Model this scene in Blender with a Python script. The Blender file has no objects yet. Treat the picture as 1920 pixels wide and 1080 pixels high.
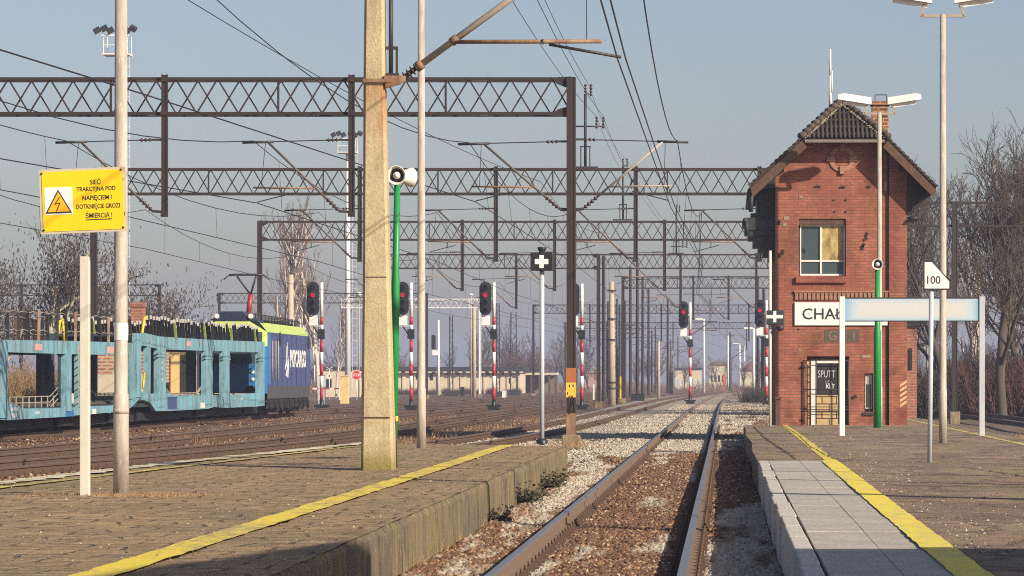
import bpy, math, random
import numpy as np
from mathutils import Vector, Matrix

R = math.radians
rng = random.Random(7)
nrg = np.random.default_rng(11)
C = bpy.context.scene.collection
SC = bpy.context.scene

# ------------------------------------------------------------------ camera
F = 6600.0; CX = 1360.0; CY = 712.0; CH = 1.53      # focal length in photo pixels, vanishing point, eye height over rail
cam = bpy.data.cameras.new('camera'); cam_o = bpy.data.objects.new('camera', cam); C.objects.link(cam_o)
cam_o.location = (0, 0, CH); cam_o.rotation_euler = (R(90), 0, 0)
cam.sensor_width = 36; cam.lens = F / 1920 * 36
cam.shift_x = (960 - CX) / 1920; cam.shift_y = (CY - 540) / 1920
cam.clip_start = 0.5; cam.clip_end = 9000
SC.camera = cam_o
# ------------------------------------------------------------------ light
SUN = Vector((1.25, -1.0, 0.86)).normalized()
el = math.asin(SUN.z); az = math.atan2(SUN.x, SUN.y)
w = bpy.data.worlds.new('World'); SC.world = w; w.use_nodes = True
nt = w.node_tree; bg = nt.nodes['Background']
sky = nt.nodes.new('ShaderNodeTexSky'); sky.sky_type = 'NISHITA'; sky.sun_disc = False
sky.sun_elevation = el; sky.sun_rotation = az; sky.air_density = 1.0; sky.dust_density = 1.5; sky.ozone_density = 3.0
tint = nt.nodes.new('ShaderNodeMix'); tint.data_type = 'RGBA'; tint.blend_type = 'MULTIPLY'; tint.inputs[0].default_value = 1.0
tint.inputs[7].default_value = (1.09, 0.962, 0.955, 1)
nt.links.new(sky.outputs[0], tint.inputs[6]); nt.links.new(tint.outputs[2], bg.inputs[0]); bg.inputs[1].default_value = 0.081
sl = bpy.data.lights.new('sun', 'SUN'); sl.energy = 5.0; sl.angle = R(0.55); sl.color = (1.0, 0.87, 0.70)
so = bpy.data.objects.new('sun', sl); C.objects.link(so); so.location = (60, -60, 60)
so.rotation_euler = SUN.to_track_quat('Z', 'Y').to_euler()
SC.view_settings.view_transform = 'Standard'; SC.view_settings.look = 'None'
SC.view_settings.exposure = 0.5; SC.view_settings.gamma = 1.0
SC.render.engine = 'CYCLES'; SC.cycles.use_denoising = False; SC.cycles.filter_width = 1.05
SC.cycles.max_bounces = 6; SC.cycles.transparent_max_bounces = 16; SC.cycles.volume_bounces = 0

# ------------------------------------------------------------------ helpers
def PX(x, s): return (x - CX) / s
def PZ(y, s): return CH - (y - CY) / s
def PY(s): return F / s
def P(x, y, s): return Vector((PX(x, s), F / s, PZ(y, s)))

def tag(o, label=None, cat=None, group=None, kind=None):
    if label: o['label'] = label
    if cat: o['category'] = cat
    if group: o['group'] = group
    if kind: o['kind'] = kind
    return o
def thing(name, label, cat, loc, group=None):
    o = bpy.data.objects.new(name, None); C.objects.link(o); o.location = loc
    o.empty_display_size = 0.3
    return tag(o, label, cat, group)
def kids(o): return [c for c in bpy.data.objects if c.parent == o]
def dup(o, loc, label=None, parent=None):
    c = o.copy(); C.objects.link(c)
    if parent is not None: c.parent = parent
    else: c.location = loc
    if label: c['label'] = label
    for k in kids(o): dup(k, None, None, c)
    return c
def world_loc(o):
    v = Vector((0, 0, 0))
    while o is not None:
        v += o.location; o = o.parent
    return v

class MB:
    def __init__(self): self.v = []; self.f = []; self.mi = []; self.cur = 0; self.sm = []; self.smooth = False
    def add(self, vs, fs):
        b = len(self.v); self.v += [tuple(p) for p in vs]
        for f in fs: self.f.append([b + i for i in f]); self.mi.append(self.cur); self.sm.append(self.smooth)
        return self
    def box(self, x0, x1, y0, y1, z0, z1):
        return self.add([(x0,y0,z0),(x1,y0,z0),(x1,y1,z0),(x0,y1,z0),(x0,y0,z1),(x1,y0,z1),(x1,y1,z1),(x0,y1,z1)],
            [(0,3,2,1),(4,5,6,7),(0,1,5,4),(1,2,6,5),(2,3,7,6),(3,0,4,7)])
    def obox(self, c, size, M=None):
        hx, hy, hz = size[0]/2, size[1]/2, size[2]/2
        vs = [Vector((a*hx, b*hy, d*hz)) for a,b,d in [(-1,-1,-1),(1,-1,-1),(1,1,-1),(-1,1,-1),(-1,-1,1),(1,-1,1),(1,1,1),(-1,1,1)]]
        if M is not None: vs = [M @ v for v in vs]
        return self.add([v + Vector(c) for v in vs], [(0,3,2,1),(4,5,6,7),(0,1,5,4),(1,2,6,5),(2,3,7,6),(3,0,4,7)])
    def bar(self, p, q, w, h):                       # rectangular bar between two points
        p = Vector(p); q = Vector(q); d = q - p; L = d.length
        if L < 1e-6: return self
        M = d.to_track_quat('Z', 'Y').to_matrix()
        return self.obox((p + q) / 2, (w, h, L), M)
    def ring(self, p, d, r, n, up=None):
        M = d.to_track_quat('Z', 'Y').to_matrix()
        return [p + M @ Vector((math.cos(2*math.pi*i/n)*r, math.sin(2*math.pi*i/n)*r, 0)) for i in range(n)]
    def tube(self, pts, r, n=8, cap=True):
        pts = [Vector(p) for p in pts]; m = len(pts)
        rs = r if isinstance(r, (list, tuple)) else [r]*m
        vs = []
        for i, p in enumerate(pts):
            d = (pts[min(i+1, m-1)] - pts[max(i-1, 0)])
            if d.length < 1e-9: d = Vector((0,0,1))
            vs += self.ring(p, d, rs[i], n)
        fs = []
        for i in range(m-1):
            for k in range(n):
                a = i*n+k; b = i*n+(k+1) % n
                fs.append((a, b, b+n, a+n))
        if cap: fs += [tuple(range(n-1, -1, -1)), tuple(range((m-1)*n, m*n))]
        old = self.smooth; self.smooth = n > 5; self.add(vs, fs); self.smooth = old
        return self
    def prism(self, poly, axis, a, b):               # polygon extruded along an axis; poly are the two other coords in order
        n = len(poly)
        def mk(u, v, t): return {'x': (t,u,v), 'y': (u,t,v), 'z': (u,v,t)}[axis]
        vs = [mk(u,v,a) for u,v in poly] + [mk(u,v,b) for u,v in poly]
        fs = [tuple(range(n-1,-1,-1)), tuple(range(n, 2*n))] + [(i,(i+1)%n,(i+1)%n+n,i+n) for i in range(n)]
        return self.add(vs, fs)
    def lathe(self, c, d, prof, n=16):               # profile (r, t) along direction d
        c = Vector(c); d = Vector(d).normalized(); M = d.to_track_quat('Z', 'Y').to_matrix()
        vs = []
        for r, t in prof:
            vs += [c + M @ Vector((math.cos(2*math.pi*i/n)*r, math.sin(2*math.pi*i/n)*r, t)) for i in range(n)]
        fs = []
        for i in range(len(prof)-1):
            for k in range(n):
                a = i*n+k; b = i*n+(k+1)%n; fs.append((a,b,b+n,a+n))
        old = self.smooth; self.smooth = True; self.add(vs, fs); self.smooth = old
        return self
    def build(self, name, mat, parent=None, bevel=0):
        me = bpy.data.meshes.new(name)
        off = world_loc(parent) if parent is not None else Vector((0,0,0))
        vs = [(x-off.x, y-off.y, z-off.z) for x,y,z in self.v]
        me.from_pydata(vs, [], self.f)
        for m in (mat if isinstance(mat, (list,tuple)) else [mat]): me.materials.append(m)
        me.polygons.foreach_set('material_index', self.mi)
        me.polygons.foreach_set('use_smooth', self.sm)
        import bmesh
        bm = bmesh.new(); bm.from_mesh(me); bmesh.ops.recalc_face_normals(bm, faces=bm.faces); bm.to_mesh(me); bm.free()
        me.update()
        o = bpy.data.objects.new(name, me); C.objects.link(o)
        if parent is not None: o.parent = parent
        if bevel:
            b = o.modifiers.new('bevel', 'BEVEL'); b.width = bevel; b.segments = 2; b.limit_method = 'ANGLE'
        return o

def text_part(s, size, mat, parent, loc, rot=(R(90),0,0), align='CENTER', sx=1.0, bold=0.0, depth=0.003, name='lettering', fit=None):
    cu = bpy.data.curves.new(name, 'FONT'); cu.body = s; cu.size = size; cu.align_x = align; cu.align_y = 'CENTER'
    cu.extrude = depth; cu.offset = bold; cu.resolution_u = 3
    to = bpy.data.objects.new('tmp', cu); C.objects.link(to)
    dg = bpy.context.evaluated_depsgraph_get()
    me = bpy.data.meshes.new_from_object(to.evaluated_get(dg)); me.name = name
    bpy.data.objects.remove(to); bpy.data.curves.remove(cu)
    me.materials.clear(); me.materials.append(mat)
    if fit:                                        # scale the word to a width and height in metres
        xs = [v.co.x for v in me.vertices]; ys_ = [v.co.y for v in me.vertices]
        cx, cy = (min(xs)+max(xs))/2, (min(ys_)+max(ys_))/2
        kx = fit[0]/(max(xs)-min(xs)); ky = fit[1]/(max(ys_)-min(ys_)); sx = 1.0
        for v in me.vertices: v.co.x = (v.co.x-cx)*kx; v.co.y = (v.co.y-cy)*ky
    M = Matrix.Translation(Vector(loc) - world_loc(parent)) @ (Matrix.Rotation(rot[2],4,'Z') @ Matrix.Rotation(rot[1],4,'Y') @ Matrix.Rotation(rot[0],4,'X')) @ Matrix.Scale(sx,4,(1,0,0))
    me.transform(M)
    o = bpy.data.objects.new(name, me); C.objects.link(o); o.parent = parent
    return o

# ------------------------------------------------------------------ materials
def lin(c):
    return tuple(((x/255)/12.92 if x/255 <= 0.04045 else ((x/255+0.055)/1.055)**2.4) for x in c) + (1,)
class NT:
    def __init__(self, name):
        self.m = bpy.data.materials.new(name); self.m.use_nodes = True
        self.t = self.m.node_tree; self.b = self.t.nodes['Principled BSDF']
        self.co = None
    def n(self, typ, **kw):
        o = self.t.nodes.new(typ)
        for k, v in kw.items(): setattr(o, k, v)
        return o
    def l(self, a, b): self.t.links.new(a, b)
    def coord(self):
        if self.co is None: self.co = self.n('ShaderNodeTexCoord').outputs['Object']
        return self.co
    def world(self):
        return self.n('ShaderNodeNewGeometry').outputs['Position']
    def map(self, vec, scale):
        mp = self.n('ShaderNodeMapping'); mp.inputs['Scale'].default_value = scale; self.l(vec, mp.inputs['Vector']); return mp.outputs[0]
    def noise(self, vec, scale, detail=4, rough=0.6):
        o = self.n('ShaderNodeTexNoise'); o.inputs['Scale'].default_value = scale; o.inputs['Detail'].default_value = detail
        o.inputs['Roughness'].default_value = rough; self.l(vec, o.inputs['Vector']); return o.outputs['Fac']
    def ramp(self, fac, stops):
        o = self.n('ShaderNodeValToRGB'); e = o.color_ramp.elements
        while len(e) < len(stops): e.new(0.5)
        for i, (p, c) in enumerate(stops): e[i].position = p; e[i].color = c if len(c) == 4 else tuple(c) + (1,)
        self.l(fac, o.inputs[0]); return o.outputs[0]
    def mix(self, fac, a, b, blend='MIX'):
        o = self.n('ShaderNodeMix', data_type='RGBA', blend_type=blend)
        for s, v in ((0, fac), (6, a), (7, b)):
            if hasattr(v, 'links'): self.l(v, o.inputs[s])
            else: o.inputs[s].default_value = v
        return o.outputs[2]
    def math(self, op, a, b=0.0):
        o = self.n('ShaderNodeMath', operation=op)
        for s, v in ((0,a),(1,b)):
            if hasattr(v, 'links'): self.l(v, o.inputs[s])
            else: o.inputs[s].default_value = v
        return o.outputs[0]
    def bump(self, h, strength, dist):
        o = self.n('ShaderNodeBump'); o.inputs['Strength'].default_value = strength; o.inputs['Distance'].default_value = dist
        self.l(h, o.inputs['Height']); self.l(o.outputs[0], self.b.inputs['Normal'])
    def color(self, c):
        if hasattr(c, 'links'): self.l(c, self.b.inputs['Base Color'])
        else: self.b.inputs['Base Color'].default_value = c
    def rough(self, r):
        if hasattr(r, 'links'): self.l(r, self.b.inputs['Roughness'])
        else: self.b.inputs['Roughness'].default_value = r
    def metal(self, v): self.b.inputs['Metallic'].default_value = v
def g(v): return (v, v, v, 1)
def sc(c, k): return (c[0]*k, c[1]*k, c[2]*k, 1)

def painted(name, c, dirt=None, amt=0.5, rough=0.5, scale=6, stretch=(1,1,0.25), metal=0.0, lo=0.45, hi=0.75):
    t = NT(name); v = t.map(t.coord(), stretch)
    d = dirt or sc(c, 0.45)
    n = t.noise(v, scale, 6, 0.7); n2 = t.noise(t.coord(), scale*5, 3, 0.6)
    f = t.math('MULTIPLY', t.ramp(n, [(lo, g(0)), (hi, g(1))]), amt)
    base = t.mix(f, c, d)
    base = t.mix(t.math('MULTIPLY', n2, 0.35), base, sc(c, 0.7))
    t.color(base); t.rough(rough); t.metal(metal); t.bump(n2, 0.15, 0.005)
    return t.m
M = {}
M['steel'] = painted('gantry_steel', (0.028,0.018,0.015,1), (0.055,0.027,0.017,1), 0.7, 0.6, 3)
M['dark'] = painted('dark_metal', (0.03,0.028,0.03,1), (0.06,0.045,0.035,1), 0.6, 0.55, 4)
M['rust'] = painted('rusty_steel', (0.20,0.10,0.05,1), (0.42,0.31,0.18,1), 0.85, 0.7, 5)
M['tube_galv'] = painted('weathered_tube', (0.36,0.33,0.27,1), (0.30,0.17,0.08,1), 0.7, 0.5, 7, (1,1,1))
M['tube_dark'] = painted('dark_tube', (0.10,0.085,0.07,1), (0.2,0.12,0.07,1), 0.6, 0.55, 4, (1,1,1))
M['wire'] = painted('wire_metal', (0.022,0.02,0.022,1), (0.05,0.045,0.04,1), 0.5, 0.5)
M['insul'] = painted('brown_porcelain', (0.05,0.025,0.02,1), (0.12,0.06,0.04,1), 0.5, 0.3, 6)
M['white'] = painted('white_paint', (0.74,0.73,0.68,1), (0.45,0.40,0.33,1), 0.45, 0.5, 5)
M['white_clean'] = painted('clean_white_paint', (0.80,0.80,0.77,1), (0.55,0.52,0.47,1), 0.3, 0.45, 5)
M['lamp_white'] = painted('lamp_housing', (0.80,0.79,0.74,1), (0.45,0.42,0.36,1), 0.4, 0.5, 3)
def m_pole():
    t = NT('weathered_pole'); co = t.coord()
    a = t.noise(t.map(co,(3,3,0.4)), 3, 6, 0.75); b = t.noise(t.map(co,(3,3,0.6)), 8, 5, 0.8); c = t.noise(t.map(co,(1,1,0.3)), 1.5, 4, 0.7)
    col = t.mix(t.ramp(a,[(0.38,g(0)),(0.62,g(1))]), (0.47,0.42,0.35,1), (0.30,0.26,0.21,1))
    col = t.mix(t.ramp(b,[(0.58,g(0)),(0.66,g(0.8))]), col, (0.62,0.59,0.54,1))
    col = t.mix(t.ramp(b,[(0.30,g(0.8)),(0.38,g(0))]), col, (0.16,0.10,0.06,1))
    col = t.mix(t.ramp(c,[(0.60,g(0)),(0.70,g(0.6))]), col, (0.33,0.23,0.16,1))
    t.color(col); t.rough(0.65); t.bump(b,0.3,0.005); return t.m
M['pole_grey'] = m_pole()
M['pole_cool'] = painted('cool_grey_pole', (0.50,0.53,0.56,1), (0.34,0.36,0.38,1), 0.5, 0.4, 4)
M['cream_post'] = painted('cream_post', (0.62,0.60,0.50,1), (0.42,0.40,0.30,1), 0.5, 0.6, 5)
M['green'] = painted('green_paint', (0.012,0.26,0.055,1), (0.01,0.13,0.035,1), 0.6, 0.4, 3)
M['red'] = painted('red_paint', (0.45,0.025,0.03,1), (0.25,0.03,0.03,1), 0.5, 0.5, 4)
M['black'] = painted('black_paint', (0.012,0.013,0.015,1), (0.05,0.045,0.045,1), 0.5, 0.45, 5)
M['letter_black'] = painted('lettering_black', (0.025,0.022,0.025,1), (0.08,0.07,0.06,1), 0.4, 0.6, 8)
M['yellow_sign'] = painted('yellow_sign_face', (0.86,0.60,0.008,1), (0.70,0.44,0.01,1), 0.35, 0.4, 3)
M['sign_border'] = painted('pale_sign_rim', (0.55,0.48,0.36,1), (0.4,0.33,0.22,1), 0.5, 0.6, 6)
M['orange'] = painted('orange_paint', (0.42,0.13,0.03,1), (0.22,0.09,0.04,1), 0.6, 0.6, 6)
M['yellow_plate'] = painted('yellow_plate', (0.72,0.50,0.04,1), (0.5,0.33,0.08,1), 0.5, 0.6, 6)
M['glass'] = (lambda t: (t.color((0.05,0.075,0.085,1)), t.rough(0.08), t.m)[2])(NT('window_glass'))
def m_wagon():
    t = NT('wagon_blue'); co = t.world()
    a = t.noise(t.map(co,(1,1,0.22)), 2.6, 7, 0.75); b = t.noise(co, 0.7, 5, 0.7); c = t.noise(co, 11, 4, 0.75)
    col = t.mix(t.ramp(b,[(0.4,g(0)),(0.62,g(1))]), (0.155,0.37,0.46,1), (0.18,0.32,0.36,1))
    col = t.mix(t.ramp(a,[(0.47,g(0)),(0.62,g(0.8))]), col, (0.085,0.115,0.115,1))
    col = t.mix(t.ramp(c,[(0.60,g(0)),(0.70,g(0.7))]), col, (0.15,0.085,0.05,1))
    col = t.mix(t.ramp(c,[(0.32,g(0.5)),(0.40,g(0))]), col, (0.33,0.46,0.47,1))
    t.color(col); t.rough(0.6); t.bump(c, 0.3, 0.01); return t.m
M['wagon'] = m_wagon()
M['wagon_shade'] = painted('wagon_inner_shade', (0.025,0.045,0.06,1), (0.06,0.055,0.05,1), 0.6, 0.7, 2)  # dark copy of the wagon blue, shade of the inside and far side painted in
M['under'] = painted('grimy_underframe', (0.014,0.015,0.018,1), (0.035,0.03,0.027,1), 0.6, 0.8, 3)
M['loco_blue'] = painted('loco_blue', (0.045,0.068,0.21,1), (0.07,0.08,0.14,1), 0.55, 0.35, 1.2)
M['loco_bright'] = painted('loco_bright_blue', (0.03,0.16,0.42,1), (0.05,0.12,0.25,1), 0.4, 0.35, 1.5)
M['loco_navy'] = painted('loco_navy', (0.012,0.022,0.05,1), (0.03,0.035,0.05,1), 0.5, 0.5, 1.5)
M['loco_green'] = painted('loco_green', (0.50,0.62,0.13,1), (0.32,0.38,0.14,1), 0.5, 0.4, 1.5)
M['grey_grime'] = painted('grey_skirt', (0.065,0.065,0.07,1), (0.05,0.045,0.04,1), 0.7, 0.7, 3)
M['panto_red'] = painted('red_insulator', (0.36,0.03,0.035,1), (0.2,0.03,0.03,1), 0.4, 0.4, 4)
M['yellow_handle'] = painted('yellow_handrail', (0.72,0.50,0.02,1), (0.5,0.35,0.03,1), 0.4, 0.5, 4)
M['wood_brown'] = painted('brown_board', (0.085,0.042,0.022,1), (0.19,0.105,0.05,1), 0.7, 0.7, 5, (1,1,1))
M['wood_dark'] = painted('dark_timber', (0.022,0.018,0.016,1), (0.05,0.035,0.025,1), 0.5, 0.8, 4)
M['gutter_dark'] = painted('dark_gutter', (0.025,0.035,0.035,1), (0.05,0.05,0.045,1), 0.5, 0.6, 4)
M['tile'] = painted('dark_roof_tile', (0.040,0.026,0.020,1), (0.075,0.05,0.034,1), 0.6, 0.75, 9, (1,1,1))
M['ridge'] = painted('ridge_tile_clay', (0.055,0.038,0.03,1), (0.20,0.155,0.11,1), 0.6, 0.8, 4, (1,1,1))
M['faded'] = painted('faded_letters', (0.20,0.15,0.11,1), None, 0.7, 0.9, 9)
M['mortar_pale'] = painted('pale_mortar', (0.30,0.25,0.17,1), (0.2,0.16,0.11,1), 0.6, 0.9, 5, (1,1,1))
M['brass_board'] = painted('weathered_yellow_board', (0.52,0.40,0.14,1), (0.17,0.11,0.045,1), 0.9, 0.5, 5, (1,1,0.5), 0.0, 0.40, 0.62)
M['cream_wall'] = painted('cream_plaster', (0.60,0.52,0.37,1), (0.38,0.30,0.2,1), 0.6, 0.9, 0.6, (1,1,0.35))
M['yellow_wall'] = painted('yellow_plaster', (0.72,0.52,0.21,1), (0.45,0.32,0.14,1), 0.5, 0.9, 0.9)
M['tar'] = painted('tar_roof', (0.03,0.03,0.034,1), (0.06,0.055,0.05,1), 0.5, 0.9, 1)
M['far_pole'] = painted('far_pale_pole', (0.72,0.72,0.70,1), (0.55,0.55,0.53,1), 0.4, 0.6, 2)
M['twig'] = painted('bare_twig', (0.10,0.074,0.052,1), (0.055,0.04,0.029,1), 0.5, 0.9, 1)
M['bark_dark'] = painted('dark_bark', (0.07,0.055,0.042,1), (0.13,0.10,0.075,1), 0.6, 0.9, 2)
M['bark_pale'] = painted('pale_bark', (0.42,0.36,0.26,1), (0.2,0.16,0.11,1), 0.6, 0.9, 2)
M['bark_birch'] = painted('birch_bark', (0.58,0.50,0.42,1), (0.12,0.10,0.08,1), 0.6, 0.9, 5)
M['twig_red'] = painted('reddish_twig', (0.125,0.058,0.046,1), (0.10,0.06,0.05,1), 0.6, 0.9, 1)
M['twig_pink'] = painted('pinkish_twig', (0.20,0.145,0.12,1), (0.13,0.10,0.09,1), 0.6, 0.9, 1)
M['pod'] = painted('dry_seed_pod', (0.055,0.047,0.04,1), (0.10,0.085,0.06,1), 0.6, 0.9, 2)
M['drygrass'] = painted('dry_grass', (0.33,0.21,0.10,1), (0.22,0.13,0.07,1), 0.6, 0.9, 2)
M['weed'] = painted('weed_leaf', (0.05,0.05,0.028,1), (0.075,0.05,0.032,1), 0.6, 0.8, 4)

def m_lens(name, c, e=0.0):
    t = NT(name); t.color(c); t.rough(0.2)
    if e: t.b.inputs['Emission Color'].default_value = c; t.b.inputs['Emission Strength'].default_value = e
    return t.m
M['lens_red'] = m_lens('lit_red_lens', (0.9,0.02,0.07,1), 0.45)
M['lens_dark'] = m_lens('unlit_lens', (0.02,0.022,0.025,1))

def m_concrete(name, c, c2, moss=None, vert=False, sc_=1.0, spots=0.0, rust=False):
    t = NT(name); co = t.coord()
    v = t.map(co, (3,3,0.25)) if vert else co
    n = t.noise(v, 3*sc_, 8, 0.75); n2 = t.noise(co, 30*sc_, 5, 0.7)
    base = t.mix(t.ramp(n, [(0.35,g(0)),(0.68,g(1))]), c, c2)
    base = t.mix(t.math('MULTIPLY', t.ramp(n2, [(0.45,g(0)),(0.7,g(1))]), 0.5), base, sc(c2,0.6))
    if spots:
        s = t.noise(co, 14, 5, 0.8); base = t.mix(t.ramp(s, [(0.60,g(0)),(0.68,g(spots))]), base, (0.12,0.095,0.06,1))
        s3 = t.noise(t.map(co,(1,1,0.15)), 5, 5, 0.75); base = t.mix(t.ramp(s3, [(0.52,g(0)),(0.68,g(0.6))]), base, (0.27,0.22,0.13,1))
        s2 = t.noise(t.map(co,(1,1,0.10)), 11, 4, 0.7); sp = t.n('ShaderNodeSeparateXYZ'); t.l(co, sp.inputs[0])
        zr = t.ramp(t.math('MULTIPLY', sp.outputs[2], 0.1), [(0.40,g(0)),(0.500,g(1)),(0.512,g(1)),(0.516,g(0))])
        base = t.mix(t.math('MULTIPLY', t.math('MULTIPLY', zr, t.ramp(s2,[(0.38,g(0)),(0.6,g(1))])), 0.8), base, (0.34,0.14,0.04,1))
        zm = t.ramp(t.math('ADD', t.math('MULTIPLY', sp.outputs[2], 1.0), t.math('MULTIPLY', s, 0.5)), [(0.30,g(0.85)),(0.62,g(0))])
        base = t.mix(zm, base, (0.19,0.155,0.03,1))
    if moss is not None:
        m = t.noise(t.map(co,(1,1,0.3)), 1.1, 5, 0.7); base = t.mix(t.ramp(m, [(0.5,g(0)),(0.7,g(0.8))]), base, moss)
    if vert:
        q = t.noise(co, 0.8, 6, 0.75); base = t.mix(t.ramp(q, [(0.46,g(0)),(0.62,g(0.75))]), base, (0.085,0.07,0.058,1))
        q2 = t.noise(t.map(co,(1,1,0.12)), 14, 3, 0.6); base = t.mix(t.ramp(q2, [(0.56,g(0)),(0.63,g(0.8))]), base, (0.05,0.035,0.02,1))
        q3 = t.noise(co, 9, 5, 0.8); base = t.mix(t.ramp(q3, [(0.60,g(0)),(0.70,g(0.6))]), base, (0.58,0.47,0.30,1))
    t.color(base); t.rough(0.9); t.bump(n2, 0.6, 0.02)
    return t.m
M['mast'] = m_concrete('mast_concrete', (0.56,0.46,0.28,1), (0.40,0.32,0.18,1), spots=0.4)
M['platwall'] = m_concrete('platform_wall', (0.265,0.20,0.112,1), (0.09,0.067,0.04,1), (0.22,0.18,0.03,1), True, 1.5)
M['newconc'] = m_concrete('new_concrete', (0.48,0.44,0.38,1), (0.33,0.295,0.245,1), sc_=0.6)
M['coping'] = m_concrete('coping', (0.60,0.56,0.49,1), (0.44,0.41,0.35,1))
M['footing'] = m_concrete('footing_concrete', (0.33,0.27,0.16,1), (0.20,0.13,0.07,1), (0.16,0.11,0.03,1), True)
M['concpole'] = m_concrete('pole_concrete', (0.50,0.43,0.31,1), (0.40,0.33,0.22,1))

def m_brick(name, a, b, mortar, bw=0.26, bh=0.078, msize=0.012, soot=0.5, amt_mortar=1.0, wsc=1.0):
    t = NT(name); co = t.coord()
    sp = t.n('ShaderNodeSeparateXYZ'); t.l(co, sp.inputs[0])
    u = t.math('ADD', sp.outputs[0], sp.outputs[1])
    cb = t.n('ShaderNodeCombineXYZ'); t.l(u, cb.inputs[0]); t.l(sp.outputs[2], cb.inputs[1])
    br = t.n('ShaderNodeTexBrick'); t.l(cb.outputs[0], br.inputs['Vector'])
    br.inputs['Color1'].default_value = a; br.inputs['Color2'].default_value = b; br.inputs['Mortar'].default_value = mortar
    br.inputs['Scale'].default_value = 1.0; br.inputs['Mortar Size'].default_value = msize; br.inputs['Mortar Smooth'].default_value = 0.2
    br.inputs['Brick Width'].default_value = bw; br.inputs['Row Height'].default_value = bh; br.inputs['Bias'].default_value = 0.0
    n = t.noise(co, 0.9*wsc, 8, 0.7); n2 = t.noise(co, 7*wsc, 6, 0.7)
    col = t.mix(t.math('MULTIPLY', t.ramp(n, [(0.40,g(0)),(0.68,g(1))]), soot), br.outputs['Color'], sc(a,0.32))
    col = t.mix(t.math('MULTIPLY', t.ramp(n2, [(0.5,g(0)),(0.75,g(1))]), 0.45), col, sc(b,0.5))
    n5 = t.noise(co, 1.9*wsc, 6, 0.75); col = t.mix(t.ramp(n5, [(0.50,g(0)),(0.64,g(soot*0.75))]), col, sc(a,0.26))
    n6 = t.noise(co, 0.55*wsc, 5, 0.7); col = t.mix(t.ramp(n6, [(0.44,g(0)),(0.60,g(soot*0.5))]), col, (a[0]*0.55,a[1]*0.42,a[2]*0.6,1))
    n3 = t.noise(t.map(co,(1,1,0.2)), 3, 5, 0.7)
    col = t.mix(t.math('MULTIPLY', t.ramp(n3, [(0.60,g(0)),(0.8,g(1))]), 0.4), col, (0.34,0.20,0.14,1))
    t.color(col); t.rough(0.9)
    h = t.math('ADD', t.math('MULTIPLY', br.outputs['Fac'], -1.0), t.math('MULTIPLY', n2, 0.7)); t.bump(h, 0.6, 0.012)
    return t.m
M['brick'] = m_brick('red_brick', (0.46,0.158,0.086,1), (0.31,0.098,0.056,1), (0.20,0.125,0.085,1), soot=0.85)
M['brick_arch'] = m_brick('pale_brick', (0.42,0.20,0.13,1), (0.36,0.15,0.1,1), (0.3,0.2,0.13,1), soot=0.2)
M['brick_yellow'] = m_brick('yellow_block', (0.55,0.40,0.20,1), (0.47,0.33,0.16,1), (0.07,0.05,0.035,1), 0.40, 0.2, 0.018, 0.15)
M['brick_chim'] = m_brick('chimney_brick', (0.36,0.13,0.045,1), (0.045,0.025,0.018,1), (0.45,0.33,0.18,1), 0.26, 0.10, 0.018, 0.4, wsc=2)
M['brick_far'] = m_brick('shed_brick', (0.40,0.12,0.06,1), (0.30,0.10,0.06,1), (0.35,0.25,0.17,1), 0.4, 0.13, 0.025, 0.3)
M['brick_part'] = m_brick('patched_brick', (0.38,0.16,0.09,1), (0.28,0.11,0.07,1), (0.50,0.38,0.26,1), 0.5, 0.16, 0.05, 0.2)

def m_paving(name):
    t = NT(name); co = t.world()
    wv = t.n('ShaderNodeTexNoise'); wv.inputs['Scale'].default_value = 1.2; t.l(co, wv.inputs['Vector'])
    ad = t.n('ShaderNodeVectorMath', operation='MULTIPLY_ADD'); t.l(wv.outputs['Color'], ad.inputs[0]); ad.inputs[1].default_value = (0.35,0.5,0); t.l(co, ad.inputs[2])
    br = t.n('ShaderNodeTexBrick'); t.l(ad.outputs[0], br.inputs['Vector'])
    for k, v in (('Color1',(0.46,0.305,0.15,1)),('Color2',(0.33,0.215,0.105,1)),('Mortar',(0.11,0.075,0.038,1))): br.inputs[k].default_value = v
    br.inputs['Scale'].default_value = 1.0; br.inputs['Brick Width'].default_value = 0.55; br.inputs['Row Height'].default_value = 0.5
    br.inputs['Mortar Size'].default_value = 0.022; br.inputs['Mortar Smooth'].default_value = 0.4
    n = t.noise(t.map(co, (0.9,0.28,1)), 1.6, 8, 0.75); n2 = t.noise(co, 3.2, 8, 0.85); n3 = t.noise(co, 15, 4, 0.8)
    col = t.mix(t.ramp(n, [(0.40,g(0)),(0.66,g(0.55))]), br.outputs['Color'], (0.15,0.115,0.072,1))
    col = t.mix(t.ramp(n2, [(0.53,g(0)),(0.63,g(0.85))]), col, (0.52,0.39,0.26,1))
    col = t.mix(t.ramp(n2, [(0.36,g(0.9)),(0.46,g(0))]), col, (0.06,0.042,0.027,1))
    moss = t.noise(co, 0.5, 6, 0.7); col = t.mix(t.ramp(moss, [(0.54,g(0)),(0.70,g(0.6))]), col, (0.17,0.145,0.045,1))
    col = t.mix(t.ramp(n3, [(0.58,g(0)),(0.68,g(0.7))]), col, (0.60,0.47,0.33,1))
    col = t.mix(t.ramp(n3, [(0.32,g(0.7)),(0.42,g(0))]), col, (0.08,0.055,0.035,1))
    t.color(col); t.rough(0.95)
    h = t.math('ADD', t.math('MULTIPLY', br.outputs['Fac'], -1.0), t.math('ADD', n2, n3)); t.bump(h, 1.0, 0.05)
    return t.m
M['paving'] = m_paving('worn_paving')
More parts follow.
